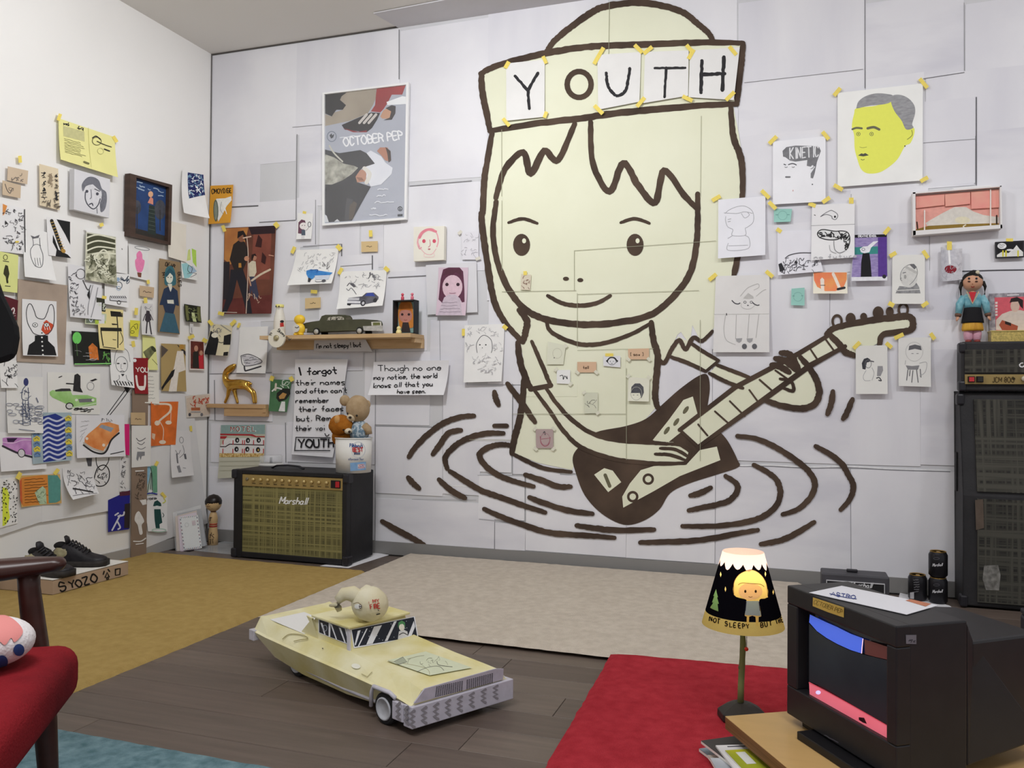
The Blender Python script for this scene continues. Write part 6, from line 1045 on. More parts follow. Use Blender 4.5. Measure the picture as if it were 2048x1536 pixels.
# ================================================================ right side: stack amplifier
DK=mat('#2b2a2c',.6,noise_amt=.3,scale=7,bump=.2,bscale=100); GRL=weave('#1e1d1a','#4a4840',70,70); s0=floor_pt(1925,1215); sx,sy=s0.x,s0.y; syb=D-.03; SW=.75
def sp(x,y,d=0): return Plane((0,sy,0),-Y_).hit(x,y,d)
ht=.76*1.0; zc=zat(1905,785,V((sx,sy+.09,0))); zh0=zc+.003; zh1=zat(1908,684,V((sx,sy+.09,0)))
T=thing('speaker_cabinet','tall worn black speaker cabinet standing at the right against the cardboard wall','amplifier',(sx+SW/2,(sy+syb)/2,0))
zm=zc*.52; pr=[(sy,0.01),(sy,zm),(sy+.085,zc),(syb,zc),(syb,0.01)]
b=MB(); b.prism([(sx,y,z) for y,z in pr],(SW,0,0),DK); b.build('cabinet',T,bevel=.006)
b=MB(); b.box((sx+SW/2+.02,sy-.004,zm/2+.01),(SW-.07,.012,zm-.04),GRL); b.build('grille_cloth',T)
d_=V((0,.085,zc-zm)); L_=d_.length; d_.normalize(); nn=V((0,-d_.z,d_.y)); b=MB(); b.box(V((sx+SW/2+.02,sy,zm))+d_*(L_/2-.006)+nn*.004,(SW-.07,.012,L_-.05),GRL,(X_,nn,d_)); b.build('grille_cloth',T)
for z in(.03,zc-.03): b=MB(); b.box((sx+.004,sy+(.012 if z<.1 else .09),z),(.03,.05,.05),PLB); b.build('corner_cap',T,bevel=.008)
A=Art(Plane((0,sy-.011,0),-Y_),.001); A.fill([(1968,1131),(1996,1130),(2001,1150),(1998,1181),(1972,1180),(1965,1158)],mat('#8f8d88',.8,col2='#55534f',scale=50)); A.fill([(1950,1000),(1966,998),(1968,1056),(1952,1060)],mat('#5d5046',.8,noise_amt=.2)); A.build('worn_patch',T)
b=MB(); b.box((sx-.002,sy+.13,zc*.62),(.008,.04,.17),mat('#111112',.6)); b.build('side_handle',T)
T=thing('amplifier_head','black valve amplifier head with a gold control strip, on top of the tall cabinet','amplifier',(sx+SW/2,sy+.2,zc)); hy=sy+.06; hx=sx+.005
b=MB(); b.box((hx+SW/2,(hy+syb)/2,(zh0+zh1)/2+.002),(SW,syb-hy,zh1-zh0-.004),DK); b.build('cabinet',T,bevel=.008)
HP=Plane((0,hy,0),-Y_); v=lambda x,y,d=0:HP.hit(*U3(x,y)[0],d)
a0,a1=v(800,1185),v(800,1345); b=MB(); b.box((a0.x+SW/2-.04,hy-.002,(a0.z+a1.z)/2),(SW-.08,.012,a0.z-a1.z),GRL); b.build('grille_cloth',T)
a0,a1=v(800,1358),v(800,1425); b=MB(); b.box((a0.x+SW/2-.04,hy-.004,(a0.z+a1.z)/2),(SW-.08,.014,a0.z-a1.z),mat('#a08a58',.4,metal=.3,noise_amt=.1)); cp=b.build('control_panel',T)
for x,c in((842,'#c8353c'),(901,'#2a2826')):
    q=v(x,1392); b=MB(); b.box((q.x,hy-.014,q.z),(.026,.012,.026),mat('#1a1817')); r_=b.build('rocker_switch',cp); b=MB(); b.box((q.x,hy-.022,q.z),(.019,.008,.019),mat(c,.35)); b.build('switch_key',cp)
A=Art(HP,.0125); A.text('JCM 800',*U3(990,1412)[0],10,'#4a3a1c',1.4,0,.6); A.ell(*U3(1138,1388)[0],3,2.6,'#33290f'); A.build('lettering',cp)
q=v(1212,1388); b=MB(); b.lathe([(.012,0),(.012,.014),(0,.016)],(q.x,hy-.011,q.z),mat('#cfc8b4',.3),14,(X_,Z_,-Y_)); b.build('knob',cp)
A=Art(HP,.0095); A.line(U3(1180,1290,1185,1302,1200,1305,1215,1295,1235,1270),2.6,'#e9e9e9'); A.line(U3(1180,1290,1190,1280,1205,1278),2.2,'#e9e9e9'); A.line(U3(1235,1270,1245,1310,1270,1265,1280,1310),2.6,'#e9e9e9'); A.build('logo_script',T)
for z in(zh0+.025,zh1-.025): b=MB(); b.box((hx+.004,hy+.012,z),(.03,.04,.045),PLB); b.build('corner_cap',T,bevel=.008)
# doll on the amplifier head
pl=Plane((0,hy+.1,0),-Y_); c=pl.hit(1945,680); c.z=zh1; k=depth(c)/F; T=thing('costume_doll','doll in a blue satin jacket and black skirt standing on the amplifier head','doll',c)
def dz(y): return c+Z_*((680-y)*k)
SKN=mat('#cf9c7e',.5); HR=mat('#17130f',.6,bump=.5,scale=60)
for s_ in(-1,1):
    b=MB(); b.ball(c+V((s_*8*k,-2*k,3*k)),(6*k,8*k,4*k),mat('#8a3a34',.4),12,8); b.build('shoe',T)
    b=MB(); b.lathe([(5*k,4*k),(8*k,8*k),(9*k,18*k),(7*k,30*k)],c+V((s_*7.5*k,0,0)),mat('#d9a3b4',.35,noise_amt=.1,scale=80),14); b.build('trouser_leg',T)
b=MB(); b.lathe([(19*k,24*k),(20*k,28*k),(17*k,44*k),(14*k,46*k)],c,mat('#d9a93c',.6,col2='#c08a2a',scale=90,stretch=(1,1,.1)),20,sq=.75); b.build('fringe',T)
b=MB(); b.lathe([(20.5*k,40*k),(20*k,44*k),(17*k,60*k),(15*k,70*k),(13*k,72*k)],c,mat('#131216',.8),22,sq=.7); b.build('skirt',T)
JK=mat('#8fc3cc',.3,col2='#5f9fb0',scale=60); b=MB(); b.lathe([(15*k,70*k),(16*k,78*k),(18*k,90*k),(14*k,97*k),(5*k,100*k)],c,JK,20,sq=.65); b.build('jacket',T)
A=Art(Plane(c+V((0,-13.2*k,0)),-Y_),.001); A.fill([(1937,584),(1953,584),(1945,606)],'#c9303a'); A.line([(1934,584),(1945,607),(1957,584)],2.6,'#cbb08c',smooth=False); A.build('collar',T)
for s_ in(-1,1):
    b=MB(); b.tube([c+V((s_*15*k,0,93*k)),c+V((s_*23*k,-1*k,78*k)),c+V((s_*26*k,-4*k,58*k))],[7*k,7.5*k,6*k],JK,10); b.build('sleeve',T); b=MB(); b.tube([c+V((s_*26*k,-4*k,58*k)),c+V((s_*27*k,-5*k,53*k))],[6.4*k,5.6*k],mat('#6b4f40',.6),10); b.build('cuff',T); b=MB(); b.tube([c+V((s_*27*k,-5*k,54*k)),c+V((s_*28*k,-7*k,49*k)),c+V((s_*30*k,-9*k,44*k))],[3*k,3.4*k,1.6*k],SKN,8,flat=.6); b.build('hand',T)
hc=dz(560); b=MB(); b.lathe([(5*k,0),(5*k,8*k)],c+Z_*97*k,SKN,10); b.build('neck',T); b=MB(); b.ball(hc+Z_*1*k,(18.5*k,17*k,17.5*k),SKN,22,14); hd=b.build('head',T)
b=MB(); b.ball(hc+V((0,3.5*k,5.5*k)),(19.4*k,17.5*k,17*k),HR,20,12,lump=.12,seed=4,fr=20); b.build('hair',hd); b=MB(); b.ball(hc+V((2*k,0,20*k)),(8*k,7*k,6*k),HR,12,8,lump=.2); b.build('bun',hd); b=MB(); b.ball(hc+V((8*k,-6*k,20*k)),4*k,mat('#d9cfb4',.7),10,8,lump=.2); b.build('flower',hd)
for s_ in(-1,1): b=MB(); b.tube([hc+V((s_*18*k,0,2*k)),hc+V((s_*22*k,-2*k,-8*k)),hc+V((s_*21*k,-2*k,-24*k))],[4*k,3*k,1.4*k],HR,8); b.build('braid',hd)
A=Art(Ball(hc+Z_*1*k,(18.5*k,17*k,17.5*k)),.0012)
for x in(1938,1953): A.ell(x,557,2.4,2.2,INK); A.ell(x,563,3,1.6,'#4a2c20')
A.line([(1942,573),(1945,574.5),(1949,573)],2,'#a8443c'); A.ell(1945,568,1.4,1,'#9a6248'); A.build('face',hd)
# framed record photo on gold box
T=thing('gold_box','small gold glitter box at the right of the amplifier head','box',pl.hit(2030,680)); g0,g1=pl.hit(1982,679),pl.hit(1982,664); b=MB(); b.hexa([(g0.x-.005,hy+.07,zh1),(g0.x+.25,hy+.07,zh1),(g0.x+.25,hy+.17,zh1),(g0.x-.005,hy+.17,zh1)]+[(g0.x-.005,hy+.07,g1.z),(g0.x+.25,hy+.07,g1.z),(g0.x+.25,hy+.17,g1.z),(g0.x-.005,hy+.17,g1.z)],mat('#c9b26a',.35,metal=.4,noise_amt=.3,scale=150)); b.build('box_body',T); b=MB(); b.box((g0.x+.122,hy+.12,g1.z+.002),(.26,.108,.004),mat('#d6c27a',.35,metal=.4)); b.build('box_lid',T)
pc=Plane((0,hy+.115,0),-Y_); 
T=thing('disc_cover','framed pink record cover of a guitar player standing on the gold box','record cover',pc.hit(2020,664)); gz=g1.z+.005; q0,q1=pc.hit(1979,664),pc.hit(1979,587); xw=q0.x
b=MB(); b.box((xw+.11,hy+.122,(gz+q1.z)/2),(.22,.008,q1.z-gz),mat('#6f6a72',.4,col2='#b9b3b8',scale=60)); b.build('case',T)
A=Art(Plane((0,hy+.118,0),-Y_),.0006); A.fill([(1989,595),(2060,593),(2060,662),(1992,662)],'#d9606c'); A.fill([(1992,660),(1992,640),(2004,628),(2020,622),(2040,620),(2060,625),(2060,662)],'#d9cbbf'); A.ell(2030,612,9,12,'#d6b9a8'); A.fill([(2019,606),(2022,597),(2034,594),(2046,600),(2046,618),(2040,612),(2036,603),(2024,604)],'#2a201f'); A.fill([(1998,650),(2004,640),(2020,646),(2036,652),(2034,662),(2004,660)],'#a8543c'); A.fill([(2010,642),(2022,646),(2022,652),(2010,648)],'#2a1c18'); 
for i in range(5): A.fill([(1990.5,604+i*6),(1995,603.6+i*6),(1995,607.6+i*6),(1990.5,608+i*6)],'#f0dfd9')
A.fill([(2014,589),(2038,588),(2038,591),(2014,592)],'#d6d2d6'); A.build('cover_picture',T)
# ================================================================ diorama frame, pouch, tin on the wall
T=thing('diorama_frame','white boxed pink landscape relief with a pale hill, high on the right','relief',BACK.hit(1910,430)); q=lambda x,y,d=0:BACK.hit(*U3(x,y)[0],d)
b=MB(); b.prism([q(x,y,.011) for x,y in((425,108),(1035,62),(1040,355),(428,404))],(0,-.02,0),mat('#e3dcd8',.7)); b.build('back_board',T)
for P in((425,108,1035,62,1035,70,427,118),(428,372,1040,330,1040,355,428,404),(425,108,444,106,446,400,428,404),(1024,64,1035,62,1040,355,1028,357)): b=MB(); b.prism([q(P[i],P[i+1],.031) for i in(0,2,4,6)],(0,-.03,0),mat('#eae7e6',.6)); b.build('frame_rail',T)
b=MB(); b.prism([q(x,y,.032) for x,y in((710,72),(970,52),(970,60),(710,80))],(0,-.012,0),mat('#eceaea',.6)); b.build('loose_strip',T)
A=Art(BACK,.033); A.fill(U3(448,120,1025,75,1028,320,450,355),'#e9a79a'); A.fill(U3(520,310,560,285,640,240,720,200,800,200,850,230,920,255,1026,270,1026,310,760,320,530,330),'#ddd8cf'); A.fill(U3(450,355,540,330,760,318,1026,312,1028,332,450,368),'#8a6f2c'); A.ell(*U3(775,290)[0],15,7,'#e3dcc0'); A.line(U3(800,322,780,335,800,345),2,'#e3dcc8'); A.line(U3(460,305,465,350),3,'#4a3428'); A.line(U3(1012,260,1012,315),3.4,'#3a2a20'); A.scrib([U3(640,366)[0],U3(830,352)[0],U3(830,366)[0],U3(640,380)[0]],9,'#b9b4b2',1,4,(3,6),1); A.build('painted_landscape',T)
for P in((450,130,650,112,648,188,452,210),(652,112,826,98,826,180,655,198),(832,95,1026,80,1026,205,834,215)): b=MB(); b.prism([q(P[i],P[i+1],.034) for i in(0,2,4,6)],(0,-.008,0),mat('#efb09c',.7,col2='#ee9c92',scale=14)); b.build('sky_board',T)
for x,y0,y1 in((510,225,365),(965,80,360)): b=MB(); b.prism([q(a_,c_,.042) for a_,c_ in((x-4,y0),(x+4,y0),(x+4,y1),(x-4,y1))],(0,-.006,0),mat('#efe6de')); b.build('thin_post',T)
def a(A): A.ell(1899,540,12,8,'#8c2230'); A.line([(1896,500),(1898,528)],4,mat('#ffffff',.2)); A.scrib([(1882,525),(1918,525),(1918,560),(1882,560)],16,'#b9b8c0',.8,3,(5,10),2)
sheet('foil_pouch','crinkled silver foil pouch with a dark red oval, in a clear bag','pouch',BACK,Q('1879 497 1921 500 1921 561 1879 565'),mat('#dcdbe0',.3,col2='#c3c2ca',scale=60,bump=.6,bscale=40),2,side=.02,th=.006,art=a,tapes=((1897,493,90,17,10),))
def a(A):
    A.fill([(1992,489),(2042,486),(2042,500),(1992,508)],'#17161a'); A.ell(2001,494,9,6,'#eeeef0'); A.lines([(1995,490),(2008,490),(2008,498),(1995,498)],2,INK,.9,2,.8,.5); A.fill([(1991,512),(2000,506),(2014,508),(2024,500),(2030,492),(2036,500),(2043,506),(2043,514),(1991,516)],'#e6e6e2'); A.ell(2017,502,7,2,'#f0f0f0'); 
    for x in(2003,2009,2033): A.line([(x,504),(x,514)],3,'#d9cf3c')
sheet('comic_tin','small black comic picture tin with a speech bubble at the right edge','tin',BACK,Q('1988 486 2045 483 2045 516 1989 518'),'#2a292d',2,th=.012,art=a,tapes=((2016,482,0,14,6),))
# ================================================================ mini amplifier, cans
f=floor_pt(1643,1213,.0); g=floor_pt(1779,1224); ax_=(g-f); mw_=ax_.length; ax_.normalize(); ay_=V((-ax_.y,ax_.x,0)); mh=zat(1643,1145,f); T=thing('practice_amplifier','small black practice amplifier on the floor behind the television','amplifier',f+ax_*mw_/2); DG=mat('#47464b',.55,noise_amt=.15,scale=9)
b=MB(); b.box(f+ax_*mw_/2+ay_*.06+Z_*mh/2,(mw_,.12,mh-.004),DG,(ax_,ay_,Z_)); b.build('cabinet',T,bevel=.006); b=MB(); b.box(f+ax_*mw_/2-ay_*.002+Z_*(mh*.42),(mw_*.84,.008,mh*.72),mat('#1c1b1e',.7),(ax_,ay_,Z_)); b.build('grille_cloth',T)
for c,sz in((Z_*(mh*.79),(mw_*.86,.012,.003)),):  b=MB(); b.box(f+ax_*mw_/2-ay_*.002+c,sz,mat('#c9c8cc',.4),(ax_,ay_,Z_)); b.build('trim_strip',T)
for s_ in(.075,.925): b=MB(); b.box(f+ax_*mw_*s_-ay_*.002+Z_*(mh*.42),(.003,.012,mh*.74),mat('#c9c8cc',.4),(ax_,ay_,Z_)); b.build('trim_strip',T)
b=MB(); b.box(f+ax_*mw_*.47+ay_*.06+Z_*(mh+.005),(.045,.02,.012),PLB,(ax_,ay_,Z_)); b.build('handle',T,bevel=.004)
A=Art(Plane(f-ay_*.007,-ay_),.001); A.text('Marshall',1700,1174,11,'#d9d9dc',1.8,3,.6,.95,.3,.02); A.build('logo_script',T)
def can(label,c,k,gold=True,tx=None):
    T=thing('drink_can',label,'can',c,group='black drink cans'); r=17.5*k; h=52*k
    b=MB(); b.lathe([(r*.72,0),(r*.8,.002),(r,.10*h),(r,.86*h),(r*.86,.95*h),(r*.84,.97*h)],c,mat('#2a292d',.3,metal=.5,noise_amt=.08,scale=20),28); b.build('body',T)
    b=MB(); b.lathe([(r*.84,.97*h),(r*.87,.985*h),(r*.84,h),(r*.76,.97*h),(0,.965*h)],c,mat('#b58f4a',.3,metal=.8),28); b.build('lid',T); b=MB(); b.ball(c+Z_*(h*.975)+V((0,-.2*r,0)),(.25*r,.4*r,.02*h),mat('#b58f4a',.3,metal=.8),10,6); b.build('pull_tab',T)
    if tx: A=Art(Cone((c.x,c.y,0),r),.0008); A.text('Marshall',tx[0]-13,tx[1],6,'#c9c8cc',1.1,-3,.5,.95,.3,.02); A.ell(tx[0]-5,tx[1]-16,6,2,'#55545a',ring=1); A.build('printed_logo',T)
    else: A=Art(Cone((c.x,c.y,0),r),.0008); A.fill([(1820,1185),(1828,1184),(1828,1198),(1820,1197)],'#b9b8bc'); A.lines([(1826,1158),(1840,1157),(1840,1185),(1828,1186)],6,'#77767a',1.2,3); A.build('printed_logo',T)
c=floor_pt(1876,1206); k=depth(c)/F; can('black drink can at the bottom of the two-can stack',c,k,True,(1878,1186)); can('black drink can on top of the two-can stack',c+Z_*52*k,k,True,(1878,1133)); c=floor_pt(1835,1200); can('single black drink can turned to its small print, beside the stack',c,depth(c)/F)
flatsheet('paper_scrap','torn white paper scrap under the drink cans','paper',[(1800,1186),(1852,1196),(1900,1212),(1905,1216),(1850,1214),(1797,1196)],mat('#e3e2e6',.8))
# ================================================================ low board, television, envelope, lamp
p0=floor_pt(1450,1433,.13); pr_=floor_pt(1575,1423,.13); pf2=floor_pt(1585,1536,.13); e1=(pr_-p0).normalized(); e2=V((e1.y,-e1.x,0)); e2=e2 if e2.dot(pf2-p0)>0 else -e2
T=thing('low_table','low plywood table top carrying the television','table',p0+e1*.4+e2*.35); PY=mat('#c39f68',.35,noise_amt=.06,scale=4,stretch=(1,6,1)); PYE=mat('#6b4a2c',.6,col2='#8a643e',scale=6,stretch=(1,1,60))
def tb(a,c,z0,z1_,m,n):
    b=MB(); P=[p0+e1*u+e2*v_ for u,v_ in((a[0],a[1]),(c[0],a[1]),(c[0],c[1]),(a[0],c[1]))]; b.hexa([V((q.x,q.y,z0)) for q in P]+[V((q.x,q.y,z1_)) for q in P],m); return b.build(n,T,bevel=.0015)
tb((0,0),(.95,.75),.101,.1295,PYE,'ply_core'); tb((0,0),(.95,.75),.1295,.131,PY,'top_veneer')
for u,v_ in((.25,.12),(.86,.12),(.25,.66),(.86,.66)): tb((u-.03,v_-.03),(u+.03,v_+.03),.0405,.101,PYE,'block_foot')
# television
tl=at(1574,1170,1.957); tr=at(1793,1253,1.612); tz1=(tl.z+tr.z)/2; tz0=.152; u=(tr-tl); u.z=0; TW=u.length; u.normalize(); vv=V((-u.y,u.x,0)); vv=vv if vv.dot(RT)>0 else -vv
o=V((tl.x,tl.y,0)); T=thing('television','old black box television with its screen on, on the low table','television',o+u*TW/2+vv*.15+Z_*.131); TVM=mat('#232225',.42,noise_amt=.1,scale=20); TVD=mat('#161518',.4)
def tp(a,d,z): return o+u*a+vv*d+Z_*z
def tbox(a0,a1,d0,d1,z0,z1_,m,n,bev=.004,parent=None,t1=None):
    b=MB(); t=t1 or (a0,a1,d0,d1); b.hexa([tp(a0,d0,z0),tp(a1,d0,z0),tp(a1,d1,z0),tp(a0,d1,z0),tp(t[0],t[2],z1_),tp(t[1],t[2],z1_),tp(t[1],t[3],z1_),tp(t[0],t[3],z1_)],m); return b.build(n,parent or T,bevel=bev)
tbox(0,TW,.03,.17,tz0,tz1,TVM,'case'); b=MB(); b.hexa([tp(.02,.17,tz0+.01),tp(TW,.17,tz0+.01),tp(TW-.03,.40,tz0+.03),tp(.05,.40,tz0+.03),tp(.02,.17,tz1-.005),tp(TW,.17,tz1-.005),tp(TW-.03,.21,tz1-.055),tp(.05,.21,tz1-.055)],TVM); b.build('rear_case',T,bevel=.004)
b=MB(); b.hexa([tp(.03,.2,tz0+.02),tp(TW-.02,.2,tz0+.02),tp(TW-.06,.42,tz0+.04),tp(.07,.42,tz0+.04),tp(.03,.2,tz1-.05),tp(TW-.02,.2,tz1-.05),tp(TW-.06,.42,tz1-.06),tp(.07,.42,tz1-.06)],TVM); b.build('tube_housing',T,bevel=.006)
sa0,sa1,sz0,sz1=.040,TW-.028,tz0+.068,tz1-.042
for a0,a1,z0,z1_ in((0,TW,sz1,tz1),(0,TW,tz0,sz0),(0,sa0,sz0,sz1),(sa1,TW,sz0,sz1)): tbox(a0,a1,0,.035,z0,z1_,TVM,'bezel',.003)
n=16; vs=[];fs=[]   # curved glass
for j in range(n+1):
    for i in range(n+1): aa,bb=i/n,j/n; vs.append(tp(sa0+(sa1-sa0)*aa,.028-.012*(1-(2*aa-1)**2)*(1-(2*bb-1)**2)**.5-.002,sz0+(sz1-sz0)*bb))
for j in range(n):
    for i in range(n): q_=j*(n+1)+i; fs.append((q_,q_+1,q_+n+2,q_+n+1))
b=MB(); b.add(vs,fs,mat('#191b20',.12,spec=.6),True); scn=b.build('screen',T)
PS=Plane(tp(0,.013,0),-vv); A=Art(PS,.001); U6=TR(1540,1120,3.693)
em=lambda c,e,c2=None,s=20:mat(c,.2,emit=e,col2=c2,scale=s)
A.fill(U6(298,402,345,425,420,460,500,495,600,545,690,578,680,690,600,665,500,620,420,575,350,525,292,460),em('#4a68d8',.9)); A.line(U6(690,580,684,640,680,690),1.6,em('#ffd0e0',1.3)); A.fill(U6(700,585,780,610,868,640,868,735,780,715,705,695),em('#5c3330',.5))
A.fill(U6(292,470,350,530,420,580,500,625,600,670,700,700,868,740,870,1215,700,1120,600,1060,500,1000,400,940,292,895),em('#24282e',.25,'#2c3238',6)); A.fill(U6(292,900,400,955,500,1010,600,1065,700,1125,870,1225,874,1352,760,1300,600,1215,480,1130,380,1065,297,1010),em('#e07284',.75,'#d8606c',5)); A.fill(U6(297,1014,380,1070,480,1138,600,1222,760,1308,876,1360,876,1385,760,1335,600,1250,480,1165,380,1095,300,1040),em('#5c5a30',.5)); A.ell(*U6(360,978)[0],5,4,em('#cfc4ff',1.2)); A.fill(U6(660,1160,700,1165,720,1210,690,1200,660,1180),em('#23131a',.1)); A.line(U6(290,905,400,958,600,1068,870,1222),1.6,em('#c24a58',.6)); A.build('broadcast_picture',scn)
A=Art(Plane(tp(0,0,0),-vv),.001); A.fill(U6(320,275,550,350,548,425,430,385,318,340),mat('#c9ac55',.7,noise_amt=.08)); A.text('OCTOBER PEP',*U6(325,322)[0],8,'#8a7436',1.2,19,.62); A.build('tape_label',T)
A=Art(Plane(tp(TW,0,0),u),.001); A.fill(U6(1000,552,1078,552,1078,620,1002,618),'#6f6d76'); A.scrib([U6(1012,565)[0],U6(1065,565)[0],U6(1065,608)[0],U6(1012,608)[0]],5,'#33313a',1.2,2,(3,7),1.5); A.build('sticker',T)
tbox(.03,TW-.02,.02,.16,.131,tz0,TVD,'stand',.003); tbox(.09,TW-.04,-.035,.02,.131,.149,TVD,'flap',.002)
A=Art(Plane(tp(0,0,0),-vv),.001); A.lines(U6(400,1275,515,1330,510,1370,400,1305),1,'#55535a',2,2); A.build('maker_mark',T)
# envelope on the television
def env(px,m,z,th,n,par=None,**k):
    b=MB(); b.prism([floor_pt(x,y,z) for x,y in px],(0,0,th),m); return b.build(n,par,**k)
eq=U6(290,243,530,193,1240,338,1010,405); ev=env(eq,mat('#dedde3',.75),tz1+.0015,.001,'letter_envelope',None,label='white envelope lying on top of the television',cat='envelope',origin=floor_pt(*U6(770,300)[0],tz1))
A=Art(Plane((0,0,tz1+.0025),Z_),.0004); A.fill(U6(1000,300,1040,290,1190,325,1150,345),mat('#b9775c',.7,noise_amt=.15)); A.text('ASTRO',*U6(450,262)[0],7,'#44508c',1.5,9,1.2,1,.0); A.line(U6(440,250,540,275,640,290),1.2,'#44508c'); A.build('writing',ev)
# black case behind the television
b=MB(); c0=floor_pt(1880,1213,.0); cc=[V((.78,2.75,0)),V((1.6,2.85,0)),V((1.55,3.45,0)),V((.76,3.35,0))]; T=thing('equipment_case','black flat equipment case on the floor behind the television','case',(1.1,3,0)); b.hexa([V((q.x,q.y,.041)) for q in cc]+[V((q.x,q.y,.14)) for q in cc],mat('#2a2930',.5,noise_amt=.1)); b.build('case_body',T,bevel=.01); b=MB(); b.hexa([V((q.x,q.y,.141)) for q in cc]+[V((q.x,q.y,.16)) for q in cc],mat('#2e2d33',.5)); b.build('case_lid',T,bevel=.006)
# magazines
rg=random.Random(8); z=.0395; mg=(('#8d97a3','pale blue grey magazine at the bottom of the pile under the table','#5f6c7a'),('#d8d3ca','cream magazine low in the pile under the table','#b0a898'),('#6b4a55','plum printed magazine in the pile under the table','#a37c86'),('#c9ccd2','light grey leaflet in the pile under the table','#9aa0a8'),('#2b2829','black cover magazine sticking out of the pile furthest left','#3a3637'),('#e9e6e6','white page with a line of small type near the top of the pile','#c9c6c6'),('#c3bd2c','lime yellow booklet with a barcode on top of the pile','#8d9a2c'))
mc=((1398,1503),(1415,1516),(1432,1510),(1420,1522),(1402,1487),(1431,1494),(1450,1504))
for i,(c,l,c2) in enumerate(mg):
    an=(-.12,.1,.0,.2,-.10,.12,.06)[i]; w_,h_=.15,.21; th=.007 if i<5 else .004
    d1=e1*math.cos(an)+e2*math.sin(an); d2=e2*math.cos(an)-e1*math.sin(an); q0=floor_pt(*mc[i],z); q0.z=0
    T=thing('magazine',l,'magazine',q0+Z_*z,group='magazines under the table'); b=MB(); P=[q0,q0+d1*w_,q0+d1*w_+d2*h_,q0+d2*h_]
    b.hexa([q+Z_*z for q in P]+[q+Z_*(z+th-.0012) for q in P],mat('#e3e0d8',.8)); b.build('pages',T); b=MB(); b.hexa([q+Z_*(z+th-.0011) for q in P]+[q+Z_*(z+th) for q in P],mat(c,.4,col2=c2,scale=8)); cv=b.build('cover',T)
    if i==6: b=MB(); q1=q0+d1*.01+d2*.015; b.box(q1+d1*.02+d2*.03+Z_*(z+th+.0005),(.06,.022,.0006),mat('#d6d6d0'),(d2,d1,Z_)); b.build('barcode_label',cv)
    if i==5: b=MB(); q1=q0+d1*.05+d2*.01; b.box(q1+Z_*(z+th+.0004),(.05,.004,.0004),mat('#44434a'),(d1,d2,Z_)); b.build('type_line',cv)
    z+=th+.0006
# lamp
lb=floor_pt(1483,1437,.038); dl=depth(lb); k=dl/F; T=thing('table_lamp','lit table lamp with a painted night-scene shade and green stem on the red rug','lamp',lb)
b=MB(); b.lathe([(0,0),(46*k,0),(48*k,3*k),(47*k,15*k),(40*k,20*k),(22*k,30*k),(14*k,33*k),(0,33*k)],lb,mat('#2c2724',.5,noise_amt=.15,scale=15),8,smooth=False); b.build('base',T,bevel=.006)
def lz(x,y): return at(x,y,dl)
b=MB(); b.tube([lz(1481,1412),lz(1482,1370),lz(1484,1330),lz(1486,1290),lz(1485,1250),lz(1484,1180)],[6.6*k,6.2*k,6.2*k,6.4*k,6.2*k,4*k],mat('#6f8a5a',.45,col2='#8a8a52',scale=6),12); b.build('stem',T); b=MB(); b.tube([lz(1484,1352),lz(1480,1335),lz(1484,1316)],[2.4*k,4*k,3*k],mat('#6f8a5a',.45),8); b.build('leaf_bud',T)
b=MB(); 
for i in range(9): b.ball(lz(1487,1262+i*3)-FW*.03,1.1*k,mat('#3a332c',.4),6,4)
b.build('pull_chain',T,kind='stuff'); b=MB(); b.ball(lz(1486.5,1291)-FW*.03,4*k,mat('#d9301f',.25),12,8); b.build('pull_bead',T)
zt,zb=lz(1484,1103).z,lz(1488,1249).z; sc=V((lz(1486,1180).x,lz(1486,1180).y,0)); rt_,rb_=40*k,80*k
def tmat(col,tr=.65,dark=False):
    key=('t',col,tr)
    if key in _M: return _M[key]
    m=bpy.data.materials.new('shade_paper'); m.use_nodes=True; nt=m.node_tree; nt.nodes.remove(nt.nodes['Principled BSDF']); d_=nt.nodes.new('ShaderNodeBsdfDiffuse'); t_=nt.nodes.new('ShaderNodeBsdfTranslucent'); x_=nt.nodes.new('ShaderNodeMixShader'); n_=nt.nodes.new('ShaderNodeTexNoise'); n_.inputs['Scale'].default_value=60; h_=nt.nodes.new('ShaderNodeHueSaturation'); h_.inputs['Color'].default_value=lin(col)
    mr=nt.nodes.new('ShaderNodeMapRange'); mr.inputs[3].default_value=.9; mr.inputs[4].default_value=1.1; nt.links.new(n_.outputs[0],mr.inputs[0]); nt.links.new(mr.outputs[0],h_.inputs['Value'])
    nt.links.new(h_.outputs[0],d_.inputs[0]); nt.links.new(h_.outputs[0],t_.inputs[0]); x_.inputs[0].default_value=tr; nt.links.new(d_.outputs[0],x_.inputs[1]); nt.links.new(t_.outputs[0],x_.inputs[2]); nt.links.new(x_.outputs[0],nt.nodes['Material Output'].inputs[0]); _M[key]=m; return m
